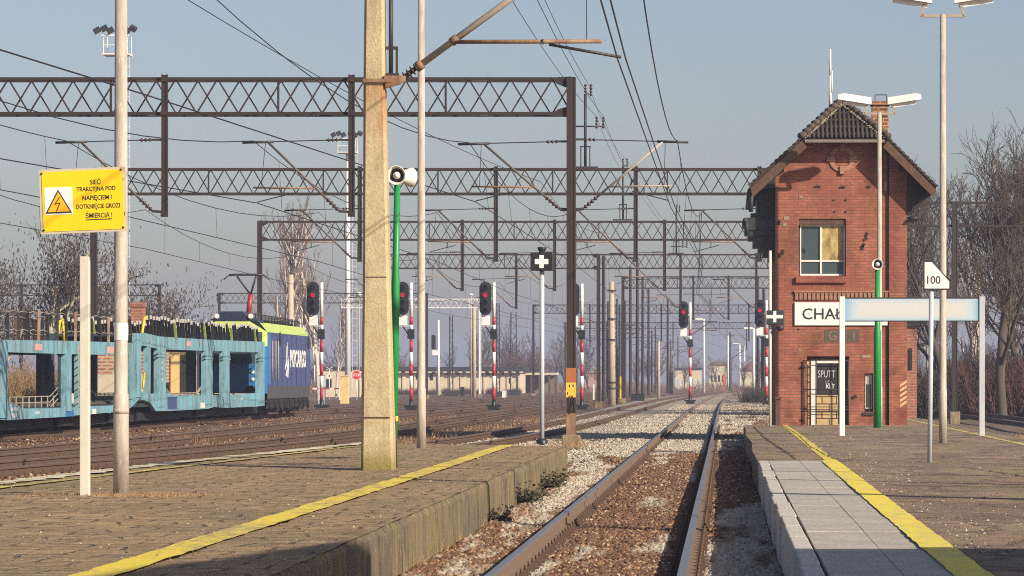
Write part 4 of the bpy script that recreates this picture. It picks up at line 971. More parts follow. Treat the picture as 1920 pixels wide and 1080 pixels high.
mb.prism([(xc-0.04,zc-0.15),(xc+0.04,zc-0.15),(xc+0.04,zc-0.045),(xc+0.22,zc-0.045),(xc+0.22,zc+0.045),(xc+0.04,zc+0.045),(xc+0.04,zc+0.15),(xc-0.04,zc+0.15),(xc-0.04,zc+0.045),(xc-0.22,zc+0.045),(xc-0.22,zc-0.045),(xc-0.04,zc-0.045)],'y',y-0.21,y-0.2); mb.build('cross', M['white_clean'], bx)
mb = MB(); mb.lathe((PX(1462,s_),y-0.1,PZ(612,s_)),(0.3,0,-1),[(0.0,-0.02),(0.12,0.0),(0.08,0.12),(0,0.13)],12); mb.build('lamp', M['dark'], bx)

# ------------------------------------------------------------------ concrete mast with cantilever
s_ = 140.0; y0 = PY(s_)
cmst = thing('catenary_mast', 'thick weathered concrete mast with overhead cantilever on the left platform', 'catenary mast', (PX(710,s_),y0,ZL))
mb = MB()
vs = []
for yy, xa, xb, hd in ((886,679,741,0.19),(520,682,731,0.16),(160,683,723,0.14),(-300,688,719,0.12)):
    z = PZ(yy,s_); x0,x1 = PX(xa,s_),PX(xb,s_); c = 0.035
    vs += [(x0+c,y0-hd,z),(x1-c,y0-hd,z),(x1,y0-hd+c,z),(x1,y0+hd,z),(x0,y0+hd,z),(x0,y0-hd+c,z)]
fs = [(5,4,3,2,1,0),(18,19,20,21,22,23)]
for i in range(3): fs += [(i*6+j,i*6+(j+1)%6,(i+1)*6+(j+1)%6,(i+1)*6+j) for j in range(6)]
mb.add(vs,fs); mb.build('mast', M['mast'], cmst)
for yy_,xa_,xb_ in ((520,681,731.5),(782,679.5,738)):
    mb = MB(); mb.box(PX(xa_,s_)+0.03,PX(xb_,s_)-0.03,y0-0.20 if yy_>600 else y0-0.167,y0-0.10,PZ(yy_,s_)-0.005,PZ(yy_,s_)+0.005); mb.build('casting_seam', M['wood_brown'], cmst)
def pp(x,y,d=0.0): return P(x,y,s_)+Vector((0,d,0))
mb = MB(); mb.bar(pp(683,153,-0.17),pp(728,153,-0.17),0.03,0.05); mb.bar(pp(722,150,-0.15),pp(762,150,-0.10),0.05,0.09); mb.bar(pp(724,160,-0.12),pp(752,152,-0.12),0.07,0.10); mb.build('bracket', M['rust'], cmst)
mb = MB(); mb.tube([pp(733,-40,0.0),pp(733,142,0.0)],0.03,8); mb.bar(pp(724,90,0),pp(746,90,0),0.05,0.04); mb.bar(pp(744,90,0),pp(744,142,0),0.03,0.03); mb.bar(pp(724,141,0),pp(748,141,0),0.1,0.05); mb.build('feeder_post', M['dark'], cmst)
def insulator(mb, p, q, r, n):
    p = Vector(p); q = Vector(q); d = (q-p); L = d.length
    prof = [(r*0.45,0)]
    for i in range(n):
        t0 = (i+0.15)/n*L; prof += [(r*0.45,t0),(r,t0+L/n*0.3),(r*0.95,t0+L/n*0.42),(r*0.45,t0+L/n*0.55)]
    prof += [(r*0.45,L)]; mb.lathe(p,d,prof,10)
mb = MB(); insulator(mb,pp(757,146),pp(784,124),0.075,4); mb.build('insulator', M['insul'], cmst)
mb = MB(); mb.tube([pp(782,126),pp(792,119)],0.07,10); mb.build('tube_clamp', M['rust'], cmst); mb = MB(); mb.tube([pp(846,80),pp(858,70)],0.062,10); mb.build('tube_clamp', M['rust'], cmst)
mb = MB(); mb.tube([pp(788,122),pp(1100,-106)],0.045,10); mb.build('cantilever_tube', M['tube_galv'], cmst)
mb = MB(); mb.tube([pp(852,79,-0.03),pp(1128,78,-0.03)],0.028,8); mb.build('registration_tube', M['rust'], cmst)
mb = MB(); mb.tube([pp(1030,84,-0.05),pp(1165,108,-0.05)],0.02,8); mb.bar(pp(1018,74,-0.05),pp(1018,84,-0.05),0.02,0.04); mb.build('steady_arm', M['dark'], cmst)
mb = MB(); mb.tube([pp(1100,-60,-0.03),pp(1100,78,-0.03)],0.008,5); mb.build('hanger', M['wire'], cmst)

# ------------------------------------------------------------------ gantries
def truss(mb, x0, x1, y, z0, z1, pitch, d=0.55):
    ch = 0.075
    for yy in (y, y+d):
        mb.box(x0,x1,yy-ch/2,yy+ch/2,z1-ch,z1); mb.box(x0,x1,yy-ch/2,yy+ch/2,z0,z0+ch)
    n = max(1, round((x1-x0)/pitch)); p = (x1-x0)/n
    for i in range(n):
        a = x0+i*p
        mb.bar((a+p*0.05,y,z0+0.04),(a+p*0.55,y,z1-0.04),0.038,0.038); mb.bar((a+p*0.55,y,z1-0.04),(a+p*1.05 if i<n-1 else x1,y,z0+0.04),0.038,0.038)
        mb.bar((a,y+d,z1-0.04),(a+p*0.5,y+d,z0+0.04),0.034,0.034); mb.bar((a+p*0.5,y+d,z0+0.04),(a+p,y+d,z1-0.04),0.034,0.034)
        if i % 4 == 0:
            mb.bar((a,y,z0+0.04),(a,y,z1-0.04),0.05,0.05); mb.bar((a,y,z1-0.05),(a+p,y+d,z1-0.05),0.03,0.03); mb.bar((a,y,z0+0.03),(a+p,y+d,z0+0.03),0.03,0.03)
def cantilever(t, x, y, zb, s, reach=1.75, rise=1.85, hw=0.1, pale=False):
    """tube cantilever on post x going to side s"""
    mb = MB(); mb.bar((x,y,zb+0.12),(x+s*(hw+0.22),y,zb+0.14),0.09,0.06); mb.build('arm_bracket', M['dark'], t); mb = MB(); mb.bar((x,y,zb+rise+0.05),(x+s*(hw+0.25),y,zb+rise+0.05),0.05,0.05); mb.build('stay_bracket', M['dark'], t)
    a = Vector((x+s*(hw+0.22),y,zb+0.16)); b = Vector((x+s*(hw+0.22+reach),y,zb+rise)); d = (b-a).normalized()
    mb = MB(); insulator(mb,a,a+d*0.42,0.062,4); mb.build('insulator', M['insul'], t); mb = MB(); insulator(mb,(x+s*(hw+0.22),y,zb+rise+0.05),(x+s*(hw+0.52),y,zb+rise+0.04),0.05,3); mb.build('insulator', M['insul'], t)
    mb = MB(); mb.tube([a+d*0.40,b],0.032,6); mb.build('cantilever_tube', M['tube_dark'] if not pale else M['tube_galv'], t)
    mb = MB(); mb.tube([b-Vector((s*0.15,0,0)),b+Vector((s*0.62,0,-0.02))],0.035,6); mb.tube([(x+s*(hw+0.50),y,zb+rise+0.04),b],0.014,5); mb.build('top_tube', M['dark'], t)
    c = a.lerp(b,0.32)
    mb = MB(); e = c+Vector((s*1.55,0,0.02)); mb.tube([c,e],0.024,6); mb.build('registration_tube', M['rust'] if not pale else M['tube_galv'], t)
    mb = MB(); k = c.lerp(e,0.55); mb.bar(k,k-Vector((0,0,0.22)),0.03,0.03); mb.tube([k-Vector((0,0,0.2)),k-Vector((s*0.3,0,0.12)),e+Vector((-s*0.1,0,-0.36))],0.014,5); mb.build('steady_arm', M['dark'], t)
    mb = MB(); mb.tube([b+Vector((s*0.05,0,-0.02)),e+Vector((-s*0.2,0,0))],0.008,4); mb.build('hanger', M['wire'], t)
    return b+Vector((s*0.35,0,0.02)), e+Vector((-s*0.1,0,-0.38))
def column(t, x, y, z1, w_=0.2, base=True, mat=None):
    mb = MB(); mb.box(x-w_/2,x-w_/2+0.035,y-0.13,y+0.13,0.05,z1); mb.box(x+w_/2-0.035,x+w_/2,y-0.13,y+0.13,0.05,z1); mb.box(x-w_/2+0.035,x+w_/2-0.035,y-0.115,y-0.10,0.05,z1)
    mb.build('column', mat or M['steel'], t)
    if base: mb = MB(); mb.box(x-0.22,x+0.22,y-0.28,y+0.28,-0.45,0.17); mb.build('footing', M['footing'], t, 0.03)
def gantry(label, s, ytop, depth, x0, x1, cols, drops, dbot, name='lattice_gantry', cant=True, mat=None, sides=None):
    y = PY(s); z1 = PZ(ytop,s); z0 = z1-depth
    xa, xb = PX(x0,s), PX(x1,s)
    t = thing(name, label, 'gantry', ((xa+xb)/2,y,0), 'overhead line gantries across the yard')
    mb = MB(); truss(mb,xa,xb,y,z0,z1,1.02); mb.build('truss', mat or M['steel'], t)
    for c in cols:
        column(t,PX(c,s),y,z1,0.22,True,mat)
        mb = MB(); cx = PX(c,s); sd = 1 if cx < (xa+xb)/2 else -1
        mb.prism([(cx,z1+0.02),(cx+sd*0.5,z1-0.01),(cx+sd*0.35,z1-0.16),(cx,z1-0.3)],'y',y-0.05,y+0.05); mb.build('gusset', mat or M['steel'], t); mb = MB(); mb.prism([(cx,z0-0.06),(cx+sd*0.55,z0-0.01),(cx+sd*0.3,z0+0.15),(cx,z0+0.22)],'y',y-0.05,y+0.05); mb.build('gusset', mat or M['steel'], t)
    zb = PZ(dbot,s); tips = []
    for d in drops:
        x = PX(d,s); mb = MB(); mb.box(x-0.075,x-0.05,y-0.16,y-0.05,zb,z1+0.06); mb.box(x+0.05,x+0.075,y-0.16,y-0.05,zb,z1+0.06); mb.box(x-0.05,x+0.05,y-0.14,y-0.09,zb,z1+0.05)
        for zz in (z0+0.04,z1-0.06,zb+0.06): mb.box(x-0.09,x+0.09,y-0.175,y-0.161,zz-0.06,zz+0.06)
        mb.build('drop_post', mat or M['steel'], t)
        if cant: tips.append(cantilever(t,x,y-0.1,zb,-1))
    return t, tips, y, zb
G = []
s1 = 76.0
g1, t1, gy1, gz1 = gantry('nearest dark lattice gantry, its right column rising beside the main track', s1, 145, 0.93, -420, 1071, [-400, 1071], [-30, 310, 660], 407)
x = PX(1071,s1)
tR = cantilever(g1, x, gy1, PZ(402,s1), 1, 1.95, 1.8, 0.1, True); tL = cantilever(g1, x, gy1, PZ(402,s1), -1, 1.85, 1.75, 0.1)
mb = MB(); mb.box(x-0.125,x+0.125,gy1-0.142,gy1-0.132,PZ(716,s1),PZ(690,s1)); mb.build('orange_band', M['orange'], g1)
mb = MB(); mb.box(x-0.12,x+0.12,gy1-0.15,gy1-0.1325,PZ(745,s1),PZ(717,s1)); yp = mb.build('number_plate', M['yellow_plate'], g1)
mb = MB(); mb.box(x-0.05,x-0.02,gy1-0.153,gy1-0.149,PZ(726,s1),PZ(721,s1)); mb.box(x+0.04,x+0.07,gy1-0.153,gy1-0.149,PZ(725,s1),PZ(721,s1)); mb.box(x-0.09,x-0.07,gy1-0.153,gy1-0.149,PZ(740,s1),PZ(735,s1)); mb.build('plate_mark', M['letter_black'], yp)
mb = MB(); mb.tube([(x-0.03,gy1-0.16,PZ(775,s1)),(x-0.03,gy1-0.16,PZ(742,s1)),(x+0.04,gy1-0.16,PZ(742,s1)),(x+0.04,gy1-0.16,PZ(760,s1))],0.012,6); mb.build('handle', M['dark'], g1)
mb = MB(); mb.box(x-0.115,x+0.115,gy1-0.1355,gy1-0.1255,0.1,PZ(775,s1)); mb.build('rust_plate', M['rust'], g1)
s2 = 52.5
g2, t2, gy2, gz2 = gantry('second dark lattice gantry, reaching from the train to behind the signal box', s2, 315, 0.95, 176, 1520, [176, 1520], [675, 930, 1192, 1424], 491)
s3 = 38.5
g3, t3, gy3, gz3 = gantry('third lattice gantry, its left column standing above the locomotive', s3, 414, 0.95, 487, 1560, [487, 1560], [867, 1040, 1246], 546)
s4 = 30.6
g4, t4, gy4, gz4 = gantry('fourth lattice gantry, low between the white cross box and the signal box', s4, 476, 0.92, 700, 1470, [1122, 1470], [730, 968, 1276, 1418], 580)
s5 = 25.6
g5, t5, gy5, gz5 = gantry('fifth lattice gantry with its left column beside the yellowed concrete pole', s5, 518, 0.90, 1168, 1500, [1168, 1500], [1300, 1366], 600)
s6 = 18.8
gantry('far lattice gantry hanging over the main line beyond the signals', s6, 571, 0.9, 1000, 1500, [1000, 1500], [1106, 1240, 1404], 640)
gantry('most distant lattice gantry, small in the haze over the main line', 14.0, 604, 0.9, 1060, 1480, [1060, 1195, 1480], [1140, 1262, 1400], 655)
gantry('hazy lattice gantry above the car carrier wagon, ending behind the pale pole', 24.2, 533, 0.9, -60, 305, [40, 299], [120], 590, cant=False)
gantry('low lattice gantry behind the locomotive pantograph', 20.8, 549, 0.95, 408, 800, [411, 800], [570], 610)
gantry('pale painted lattice gantry over the cream building', 19.5, 560, 0.9, 640, 900, [900], [720], 620, cant=False, mat=M['far_pole'])
gantry('dark lattice gantry crossing in front of the bare trees at right', 44.0, 378, 1.07, 1700, 2100, [1790, 2090], [1935], 545, cant=False)
# feeder pylons standing on gantries
def feeder(s, x, yb, yt, yc, label):
    y = PY(s)+0.25; t = thing('feeder_post', label, 'feeder post', (PX(x,s),y,PZ(yb,s)), 'feeder posts standing on gantries')
    mb = MB(); X = PX(x,s); mb.tube([(X,y,PZ(yb,s)),(X,y,PZ(yt,s))],0.05,6); mb.build('pole', M['dark'], t)
    w_ = 0.34; mb = MB(); mb.box(X-0.18,X-0.14,y-0.02,y+0.02,PZ(yb,s),PZ(yb,s)+0.7); mb.box(X+0.14,X+0.18,y-0.02,y+0.02,PZ(yb,s),PZ(yb,s)+0.7); mb.box(X-0.2,X+0.2,y-0.02,y+0.02,PZ(yb,s)+0.7,PZ(yb,s)+0.75); mb.box(X-0.5,X+0.45,y-0.1,y+0.1,PZ(yb,s)-0.05,PZ(yb,s)+0.01); mb.build('base_frame', M['dark'], t)
    mb = MB(); mb.tube([(X-0.35,y,PZ(yc,s)),(X+0.68,y,PZ(yc,s))],0.03,6); mb.build('crossarm', M['dark'], t); mb = MB(); mb.tube([(X,y,PZ(yt,s)+0.0),(X+0.2,y,PZ(yt,s)+0.0)],0.02,6); mb.build('crossarm', M['dark'], t)
    for xx, zz in ((X+0.4,PZ(yc,s)),(X+0.64,PZ(yc,s)),(X+0.2,PZ(yt,s)),(X,PZ(yt,s))):
        mb = MB(); insulator(mb,(xx,y,zz-0.08),(xx,y,zz+0.36),0.06,4); mb.build('insulator', M['insul'], t)
    return [(X+0.4,y,PZ(yc,s)+0.36),(X+0.64,y,PZ(yc,s)+0.36),(X+0.1,y,PZ(yt,s)+0.36)]
f2 = feeder(s2,1097,312,175,236,'feeder post with paired insulators on the second gantry, by the rusty column')
f3 = feeder(s3,1168,411,310,350,'feeder post with paired insulators on the third gantry')
f4 = feeder(s4,1268,474,395,462,'small feeder post on the fourth gantry')

# ------------------------------------------------------------------ overhead wires
def sag(p, q, n, d): 
    p = Vector(p); q = Vector(q); return [p.lerp(q,i/n)-Vector((0,0,4*d*(i/n)*(1-i/n))) for i in range(n+1)]
def overhead(label, sup, twin=False):
    """sup: list of (messenger point, contact point)"""
    t = thing('overhead_line', label, 'overhead wires', sup[0][1], 'overhead line wires')
    mw = MB(); cw = MB()
    for (m0,c0_),(m1,c1) in zip(sup[:-1], sup[1:]):
        ms = sag(m0,m1,10,0.75 if (Vector(m1)-Vector(m0)).length>30 else 0.2); mw.tube(ms,0.012,4,False)
        if twin:
            for dx in (-0.055,0.055): cw.tube([Vector(c0_)+Vector((dx,0,0)),Vector(c1)+Vector((dx,0,0))],0.011,4,False)
        else: cw.tube([c0_,c1],0.012,4,False)
        for i in (range(1,10,2) if Vector(m0).y > 60 else ()):
            u = i/10; c = Vector(c0_).lerp(Vector(c1),u); d = MB(); d.tube([ms[i],c],0.006,3,False); d.build('dropper', M['wire'], t)
    mw.build('messenger_wire', M['wire'], t); cw.build('contact_wire', M['wire'], t)
def tp(tips, i): return (tips[i][0], tips[i][1])
def fake(x,y,mz=7.5,cz=5.75): return (Vector((x,y,mz)),Vector((x,y,cz)))
far_main = [(gy2,-1.0),(gy3,-1.3),(gy4,-0.9),(gy5,-0.6),(330,0.0),(460,1.4)]
overhead('overhead wires above the main track, rising to the top of the picture', [fake(-1.2,5,7.75,5.85),(Vector((-1.25,47.1,7.75)),Vector((-1.39,47.1,5.83))),(tR[0],Vector((-1.3,gy1,5.80)))]+[fake(trx(1,y_)+0.25*(-1)**i,y_) for i,(y_,_) in enumerate(far_main)], True)
overhead('overhead wires above the track next to the main track', [fake(-11.5,22,8.2),fake(-8.6,52,8.2),(tL[0],tL[1])]+[fake(trx(2,y_)+0.2*(-1)**i,y_) for i,y_ in enumerate((gy2,gy3,gy4,gy5,340,460))])
overhead('overhead wires over the curved track left of the platform', [fake(-18.6,32,7.9),fake(-15.6,56,7.8),tp(t1,2)]+[fake(trx(3,y_)+0.2*(-1)**i,y_) for i,y_ in enumerate((gy2,gy3,gy4,gy5,340,460))])
overhead('overhead wires passing behind the yellow sign towards the locomotive', [fake(-19.8,40,7.8),fake(-17.2,64,7.7),tp(t1,1)]+[fake(trx(4,y_)+0.2*(-1)**i,y_) for i,y_ in enumerate((gy2,gy3,gy4,gy5,340,460))])
overhead('overhead wires above the blue train', [fake(-21.0,45,7.6),tp(t1,0)]+[fake(trx(5,y_)+0.2*(-1)**i,y_,7.6,6.2) for i,y_ in enumerate((gy2,gy3,gy4,gy5,340,460))])
for i,(a,b,cc,lab) in enumerate(((f2[0],f3[0],(-4.9,47.0,10.3),'lowest of three thin feeder wires crossing the upper sky'),(f2[1],f3[1],(-4.1,47.0,10.3),'middle one of three thin feeder wires crossing the upper sky'),(f2[2],f3[2],(-4.5,47.0,11.9),'uppermost of three thin feeder wires crossing the upper sky'))):
    mb = MB(); mb.tube(sag(cc,a,12,0.55),0.010,4,False); mb.tube(sag(a,b,10,0.4),0.008,4,False); mb.tube(sag(b,f4[i],10,0.4),0.008,4,False)
    o = mb.build('feeder_wire', M['wire']); tag(o, lab, 'wire', 'thin feeder wires')
mb = MB(); mb.tube(sag((-11.8,52,9.6),(-6.6,PY(52.5),8.6),14,0.5),0.011,4,False); mb.tube(sag((-6.6,PY(52.5),8.6),(-6,PY(38.5),8.7),8,0.5),0.011,4,False)
o = mb.build('earth_wire', M['wire']); tag(o, 'single dark wire slanting down from the top left edge of the sky', 'wire')

# ------------------------------------------------------------------ colour light signals
def signal(loc, label, k=1.0):
    x,y,z = loc
    t = thing('light_signal', label, 'railway signal', loc, 'red and white banded light signals')
    mb = MB(); zz = z+0.35; h = 7.0*k
    cuts_ = [0.55,1.45,2.05,2.75,3.4,4.1,5.2,5.55]
    seq = [(0.7,0),(1.35,1),(2.05,0),(2.75,1),(3.45,0),(4.05,1),(5.15,1),(5.55,0),(7.15,1)]
    lo = 0.5
    for hi,c in ((1.15,0),(1.85,1),(2.5,0),(3.2,1),(3.85,0),(4.45,1),(4.75,1),(5.2,0),(7.15,1)):
        mb.cur = c; mb.tube([(x,y,z+lo*k),(x,y,z+hi*k)],0.095,12); lo = hi
    mb.build('mast', [M['red'],M['white_clean']], t)
    mb = MB(); mb.tube([(x,y,z-0.2),(x,y,z+0.5*k)],0.12,10); mb.box(x-0.3,x+0.3,y-0.3,y+0.3,z-0.3,z+0.14); mb.box(x-0.42,x+0.42,y-0.1,y+0.1,z+0.1,z+0.2); mb.build('base', M['black'], t)
    hx, hz0, hz1 = x-0.47, z+5.3*k, z+7.2*k; r = 0.34
    pts = [(hx+r*math.cos(a),hz1-r+r*math.sin(a)) for a in [math.pi*i/12 for i in range(13)]]+[(hx+r*math.cos(a),hz0+r+r*math.sin(a)) for a in [math.pi+math.pi*i/12 for i in range(13)]]
    mb = MB(); mb.prism(pts,'y',y-0.22,y-0.02); hd = mb.build('signal_head', M['black'], t)
    for i in range(4):
        zc = hz1-0.33-i*0.42
        mb = MB(); nseg = 10
        ring = [(math.cos(a),math.sin(a)) for a in [R(-20)+R(220)*j/nseg for j in range(nseg+1)]]
        vs = [(hx+c*0.17,y-0.22,zc+s*0.17) for c,s in ring]+[(hx+c*0.17,y-0.62,zc+s*0.17-0.03) for c,s in ring]+[(hx+c*0.15,y-0.22,zc+s*0.15) for c,s in ring]+[(hx+c*0.15,y-0.62,zc+s*0.15-0.03) for c,s in ring]
        m = nseg+1; fs = []
        for j in range(nseg): fs += [(j,j+1,m+j+1,m+j),(2*m+j,3*m+j,3*m+j+1,2*m+j+1),(m+j,m+j+1,3*m+j+1,3*m+j)]
        mb.add(vs,fs); mb.build('hood', M['black'], hd)
        mb = MB(); mb.lathe((hx,y-0.225,zc),(0,-1,0),[(0,0.03),(0.09,0.02),(0.145,0.0)],14); mb.build('lens', M['lens_red'] if i==1 else M['lens_dark'], hd)
    mb = MB(); mb.box(hx-0.22,hx+0.26,y-0.08,y-0.04,z+4.72*k,z+5.28*k); mb.build('white_plate', M['white_clean'], t)
    mb = MB(); mb.tube([(hx-0.2,y-0.02,z+5.35*k),(hx-0.12,y-0.02,z+4.85*k),(x-0.1,y-0.02,z+4.1*k)],0.04,6); mb.build('cable', M['black'], t)
    mb = MB(); mb.box(x-0.2,x+0.2,y-0.22,y-0.1,z+3.95*k,z+4.5*k); mb.build('junction_box', M['black'], t, 0.02)
    mb = MB(); mb.box(hx,x,y-0.05,y+0.0,z+6.2*k,z+6.28*k); mb.box(hx-0.2,x+0.1,y-0.05,y+0.3,z+4.66*k,z+4.71*k); mb.build('platform_bracket', M['white'], t)
    return t
s_ = 33.0
sg0 = signal((PX(603,s_),PY(s_),-0.1), 'red and white signal mast directly behind the locomotive')
for xx, ss, lab in ((771,33.0,'red and white signal mast left of the pale pole by the concrete mast'),(926,33.0,'red and white signal mast standing clear between the pale pole and the white cross box'),(1091,32.6,'red and white signal mast half hidden behind the rusty gantry column'),(1294,26.4,'red and white signal mast just left of the main line, centre distance'),(1437,27.0,'red and white signal mast squeezed against the signal box corner')):
    dup(sg0,(PX(xx,ss),PY(ss),-0.1),lab)

# ------------------------------------------------------------------ train
TXR, TXL = -19.4, -22.4
def ty(px): return F*(-TXR)/(CX-px)
def tzz(px, py): return CH-(py-CY)/(F/ty(px))
def car_carrier(name, label, ya, yb, sill, beam, posts, low_rail, tall):
    """sill/beam: lists (Y, z_bottom, z_top); posts: list of (Y centre, half width)"""
    t = thing('car_carrier_wagon', label, 'railway wagon', ((TXL+TXR)/2,(ya+yb)/2,0), 'blue car carrier wagons')
    for xs, nm in ((TXR,1),(TXL,-1)):
        mb = MB()
        x0, x1 = (xs-0.12, xs) if nm == 1 else (xs, xs+0.12)
        def poly(prof):
            lo = [(y_,zb) for y_,zb,zt_ in prof]; hi = [(y_,zt_) for y_,zb,zt_ in prof][::-1]
            for i in range(len(prof)-1):
                (y0_,b0,t0),(y1_,b1,t1_) = prof[i],prof[i+1]
                mb.add([(x0,y0_,b0),(x0,y1_,b1),(x0,y1_,t1_),(x0,y0_,t0),(x1,y0_,b0),(x1,y1_,b1),(x1,y1_,t1_),(x1,y0_,t0)],[(0,3,2,1),(4,5,6,7),(0,1,5,4),(3,7,6,2)]+([(0,4,7,3)] if i==0 else [])+([(1,2,6,5)] if i==len(prof)-2 else []))
        poly(sill); poly(beam)
        mb.build('side_frame', M['wagon'] if nm == 1 else M['wagon_shade'], t)
        for yc, hw, zb, zt_ in posts:
            q = MB(); q.box(x0-0.03,x1+0.03,yc-hw,yc+hw,zb,zt_); q.build('side_post', M['wagon'] if nm == 1 else M['wagon_shade'], t)
    zt0 = sum(b[2] for b in beam)/len(beam)
    mb = MB()
    for i in range(len(beam)-1):
        (y0_,_,a),(y1_,_,b) = beam[i],beam[i+1]
        mb.add([(TXL+0.12,y0_,a-0.12),(TXR-0.12,y0_,a-0.12),(TXR-0.12,y1_,b-0.12),(TXL+0.12,y1_,b-0.12),(TXL+0.12,y0_,a-0.04),(TXR-0.12,y0_,a-0.04),(TXR-0.12,y1_,b-0.04),(TXL+0.12,y1_,b-0.04)],[(0,3,2,1),(4,5,6,7),(0,1,5,4),(1,2,6,5),(2,3,7,6),(3,0,4,7)])
    mb.build('upper_deck', M['wagon_shade'], t)
    mb = MB(); mb.box(TXL+0.12,TXR-0.12,ya+0.2,yb-0.2,0.62,0.74); mb.build('lower_deck', M['wagon_shade'], t)
    # running gear
    for yc in (ya+2.4, (ya+yb)/2, yb-2.4):
        bg_ = MB(); bg_.box(TXL+0.5,TXR-0.45,yc-1.2,yc+1.2,0.2,0.5); bg_.box(TXR-0.5,TXR-0.38,yc-1.2,yc+1.2,0.15,0.42); bo = bg_.build('bogie', M['under'], t)
        for dy in (-0.75,0.75):
            for xx in (TXR-0.75, TXL+0.75):
                w2 = MB(); w2.lathe((xx,yc+dy,0.27),(1,0,0),[(0,-0.06),(0.26,-0.06),(0.27,0.06),(0,0.07)],18); w2.build('wheel', M['under'], bo)
    mb = MB(); mb.box(TXL+0.5,TXR-0.5,ya+0.1,yb-0.1,0.12,0.5); mb.build('underframe_shade', M['under'], t)  # near-black box, also stands in for the shade under the wagon
    for yy in (ya, yb):
        sgn_ = -1 if yy == ya else 1
        for xx in (TXL+0.6, TXR-0.6):
            w2 = MB(); w2.lathe((xx,yy+sgn_*0.02,0.95),(0,sgn_,0),[(0.07,-0.2),(0.07,0.35),(0.2,0.36),(0.2,0.42),(0,0.43)],12); w2.build('buffer', M['under'], t)
    # lower guard rail
    (ra, rb, rz0, rz1) = low_rail
    mb = MB()
    for xs in (TXR-0.18, TXL+0.18):
        for zz in (rz0,(rz0+rz1)/2,rz1): mb.tube([(xs,ra,zz+0.25),(xs,ra+1.2,zz),(xs,rb-1.2,zz),(xs,rb,zz+0.25)],0.016,5)
        k = ra+0.4
        while k < rb: mb.bar((xs,k,rz0),(xs,k,rz1+0.02),0.03,0.03); k += 0.9
    mb.build('guard_rail', M['tube_galv'], t)
    mb = MB()
    for k in range(2): mb.box(TXL+0.45+k*1.3,TXL+0.85+k*1.3,ya+1,yb-1,0.745,0.80)
    mb.build('wheel_track', M['tube_dark'], t)
    return t
# left wagon: x 3 .. 262 px
Y = ty
wa, wb = Y(2), Y(263)
lsill = [(Y(2),tzz(2,787),tzz(2,752)),(Y(14),tzz(14,788),tzz(14,755)),(Y(45),0.44,tzz(45,766)),(Y(120),0.44,tzz(120,765)),(Y(128),0.46,tzz(128,755)),(Y(134),0.46,tzz(134,764)),(Y(215),0.50,tzz(215,760)),(Y(240),0.55,tzz(240,745)),(Y(252),0.72,tzz(252,735)),(Y(262),0.9,tzz(262,733))]
lbeam = [(Y(2),tzz(2,660),tzz(2,637)),(Y(128),tzz(128,664),tzz(128,639)),(Y(254),tzz(254,666),tzz(254,643))]
W1 = car_carrier('wagon','blue two deck car carrier wagon at the left edge, upper deck rails thin and open',wa,wb,lsill,lbeam,
   [(Y(7),0.42,0.5,tzz(7,638)),(Y(128),0.38,0.6,tzz(128,640)),(Y(149),0.1,0.7,tzz(149,640)),(Y(245),0.28,0.9,tzz(245,645)),(Y(259),0.45,0.95,tzz(259,625))],(Y(12),Y(120),0.72,1.05),False)
rsill = [(Y(270),0.85,tzz(270,735)),(Y(282),0.75,tzz(282,738)),(Y(292),0.46,tzz(292,738)),(Y(316),0.44,tzz(316,736)),(Y(324),0.44,tzz(324,742)),(Y(390),0.44,tzz(390,741)),(Y(402),0.5,tzz(402,741)),(Y(420),0.44,tzz(420,741)),(Y(482),0.42,tzz(482,737)),(Y(496),0.44,tzz(496,730))]
rbeam = [(Y(270),tzz(270,648),tzz(270,624)),(Y(300),tzz(300,655),tzz(300,631)),(Y(395),tzz(395,658),tzz(395,637)),(Y(496),tzz(496,661),tzz(496,641))]
W2 = car_carrier('wagon','blue two deck car carrier wagon coupled to the locomotive, rows of folded posts on top',Y(268),Y(497),rsill,rbeam,
   [(Y(279),0.2,0.8,tzz(279,640)),(Y(303),0.75,0.6,tzz(303,632)),(Y(391),0.85,0.6,tzz(391,637)),(Y(424),0.85,0.6,tzz(424,638)),(Y(490),0.85,0.6,tzz(490,641))],(Y(318),Y(386),0.95,1.05),True)
# upper deck posts and rails
def deck_posts(t, ya, yb, n, zf, h, mats, lean, wires, w_=0.07):
    for s,xs in ((1,TXR-0.06),(-1,TXL+0.06)):
        mbs = [MB() for _ in mats]
        for i in range(n):
            y = ya+(yb-ya)*(i+0.5)/n; z = zf(y); k = i % len(mats)
            q = Vector((xs,y,z-0.02)); p = q+Vector((s*rng.uniform(-0.02,0.02)-0.0,lean*h+rng.uniform(-0.1,0.1),h*rng.uniform(0.85,1.1)))
            m_ = MB(); m_.bar(q,p,w_,0.05); o_ = m_.build('rail_post', mats[k], t)
            if wires != 2:
                m_ = MB(); m_.bar(p-Vector((0,0,0.07)),p+Vector((0,lean*0.05,0.04)),w_*0.8,0.05); m_.build('post_tip', M['white'], o_)
        if wires:
            for hh in (0.35,0.95):
                m_ = MB(); pts=[]
                for i in range(n*2+1):
                    y = ya+(yb-ya)*i/(2*n); pts.append((xs,y,zf(y)+h*hh-(0.05 if i%2 else 0)))
                m_.tube(pts,0.014,4,False); m_.build('deck_wire', M['tube_galv'], t)
mb = MB()
for px_ in (303,391,424,490):
    for zz in (2.30,2.42): mb.box(TXR,TXR+0.05,Y(px_)-0.95,Y(px_)+0.95,zz,zz+0.045)
mb.build('post_collar', M['wagon'], W2)
for t_,lst in ((W1,(60,95,170,205)),(W2,(335,350,365,410,440,455,470))):
    for px_ in lst:
        mb = MB(); mb.box(TXR+0.001,TXR+0.02,Y(px_)-0.05,Y(px_)+0.05,0.47,tzz(px_,744)-0.02 if t_ is W2 else tzz(px_,768)); mb.build('sill_rib', M['wagon'], t_)
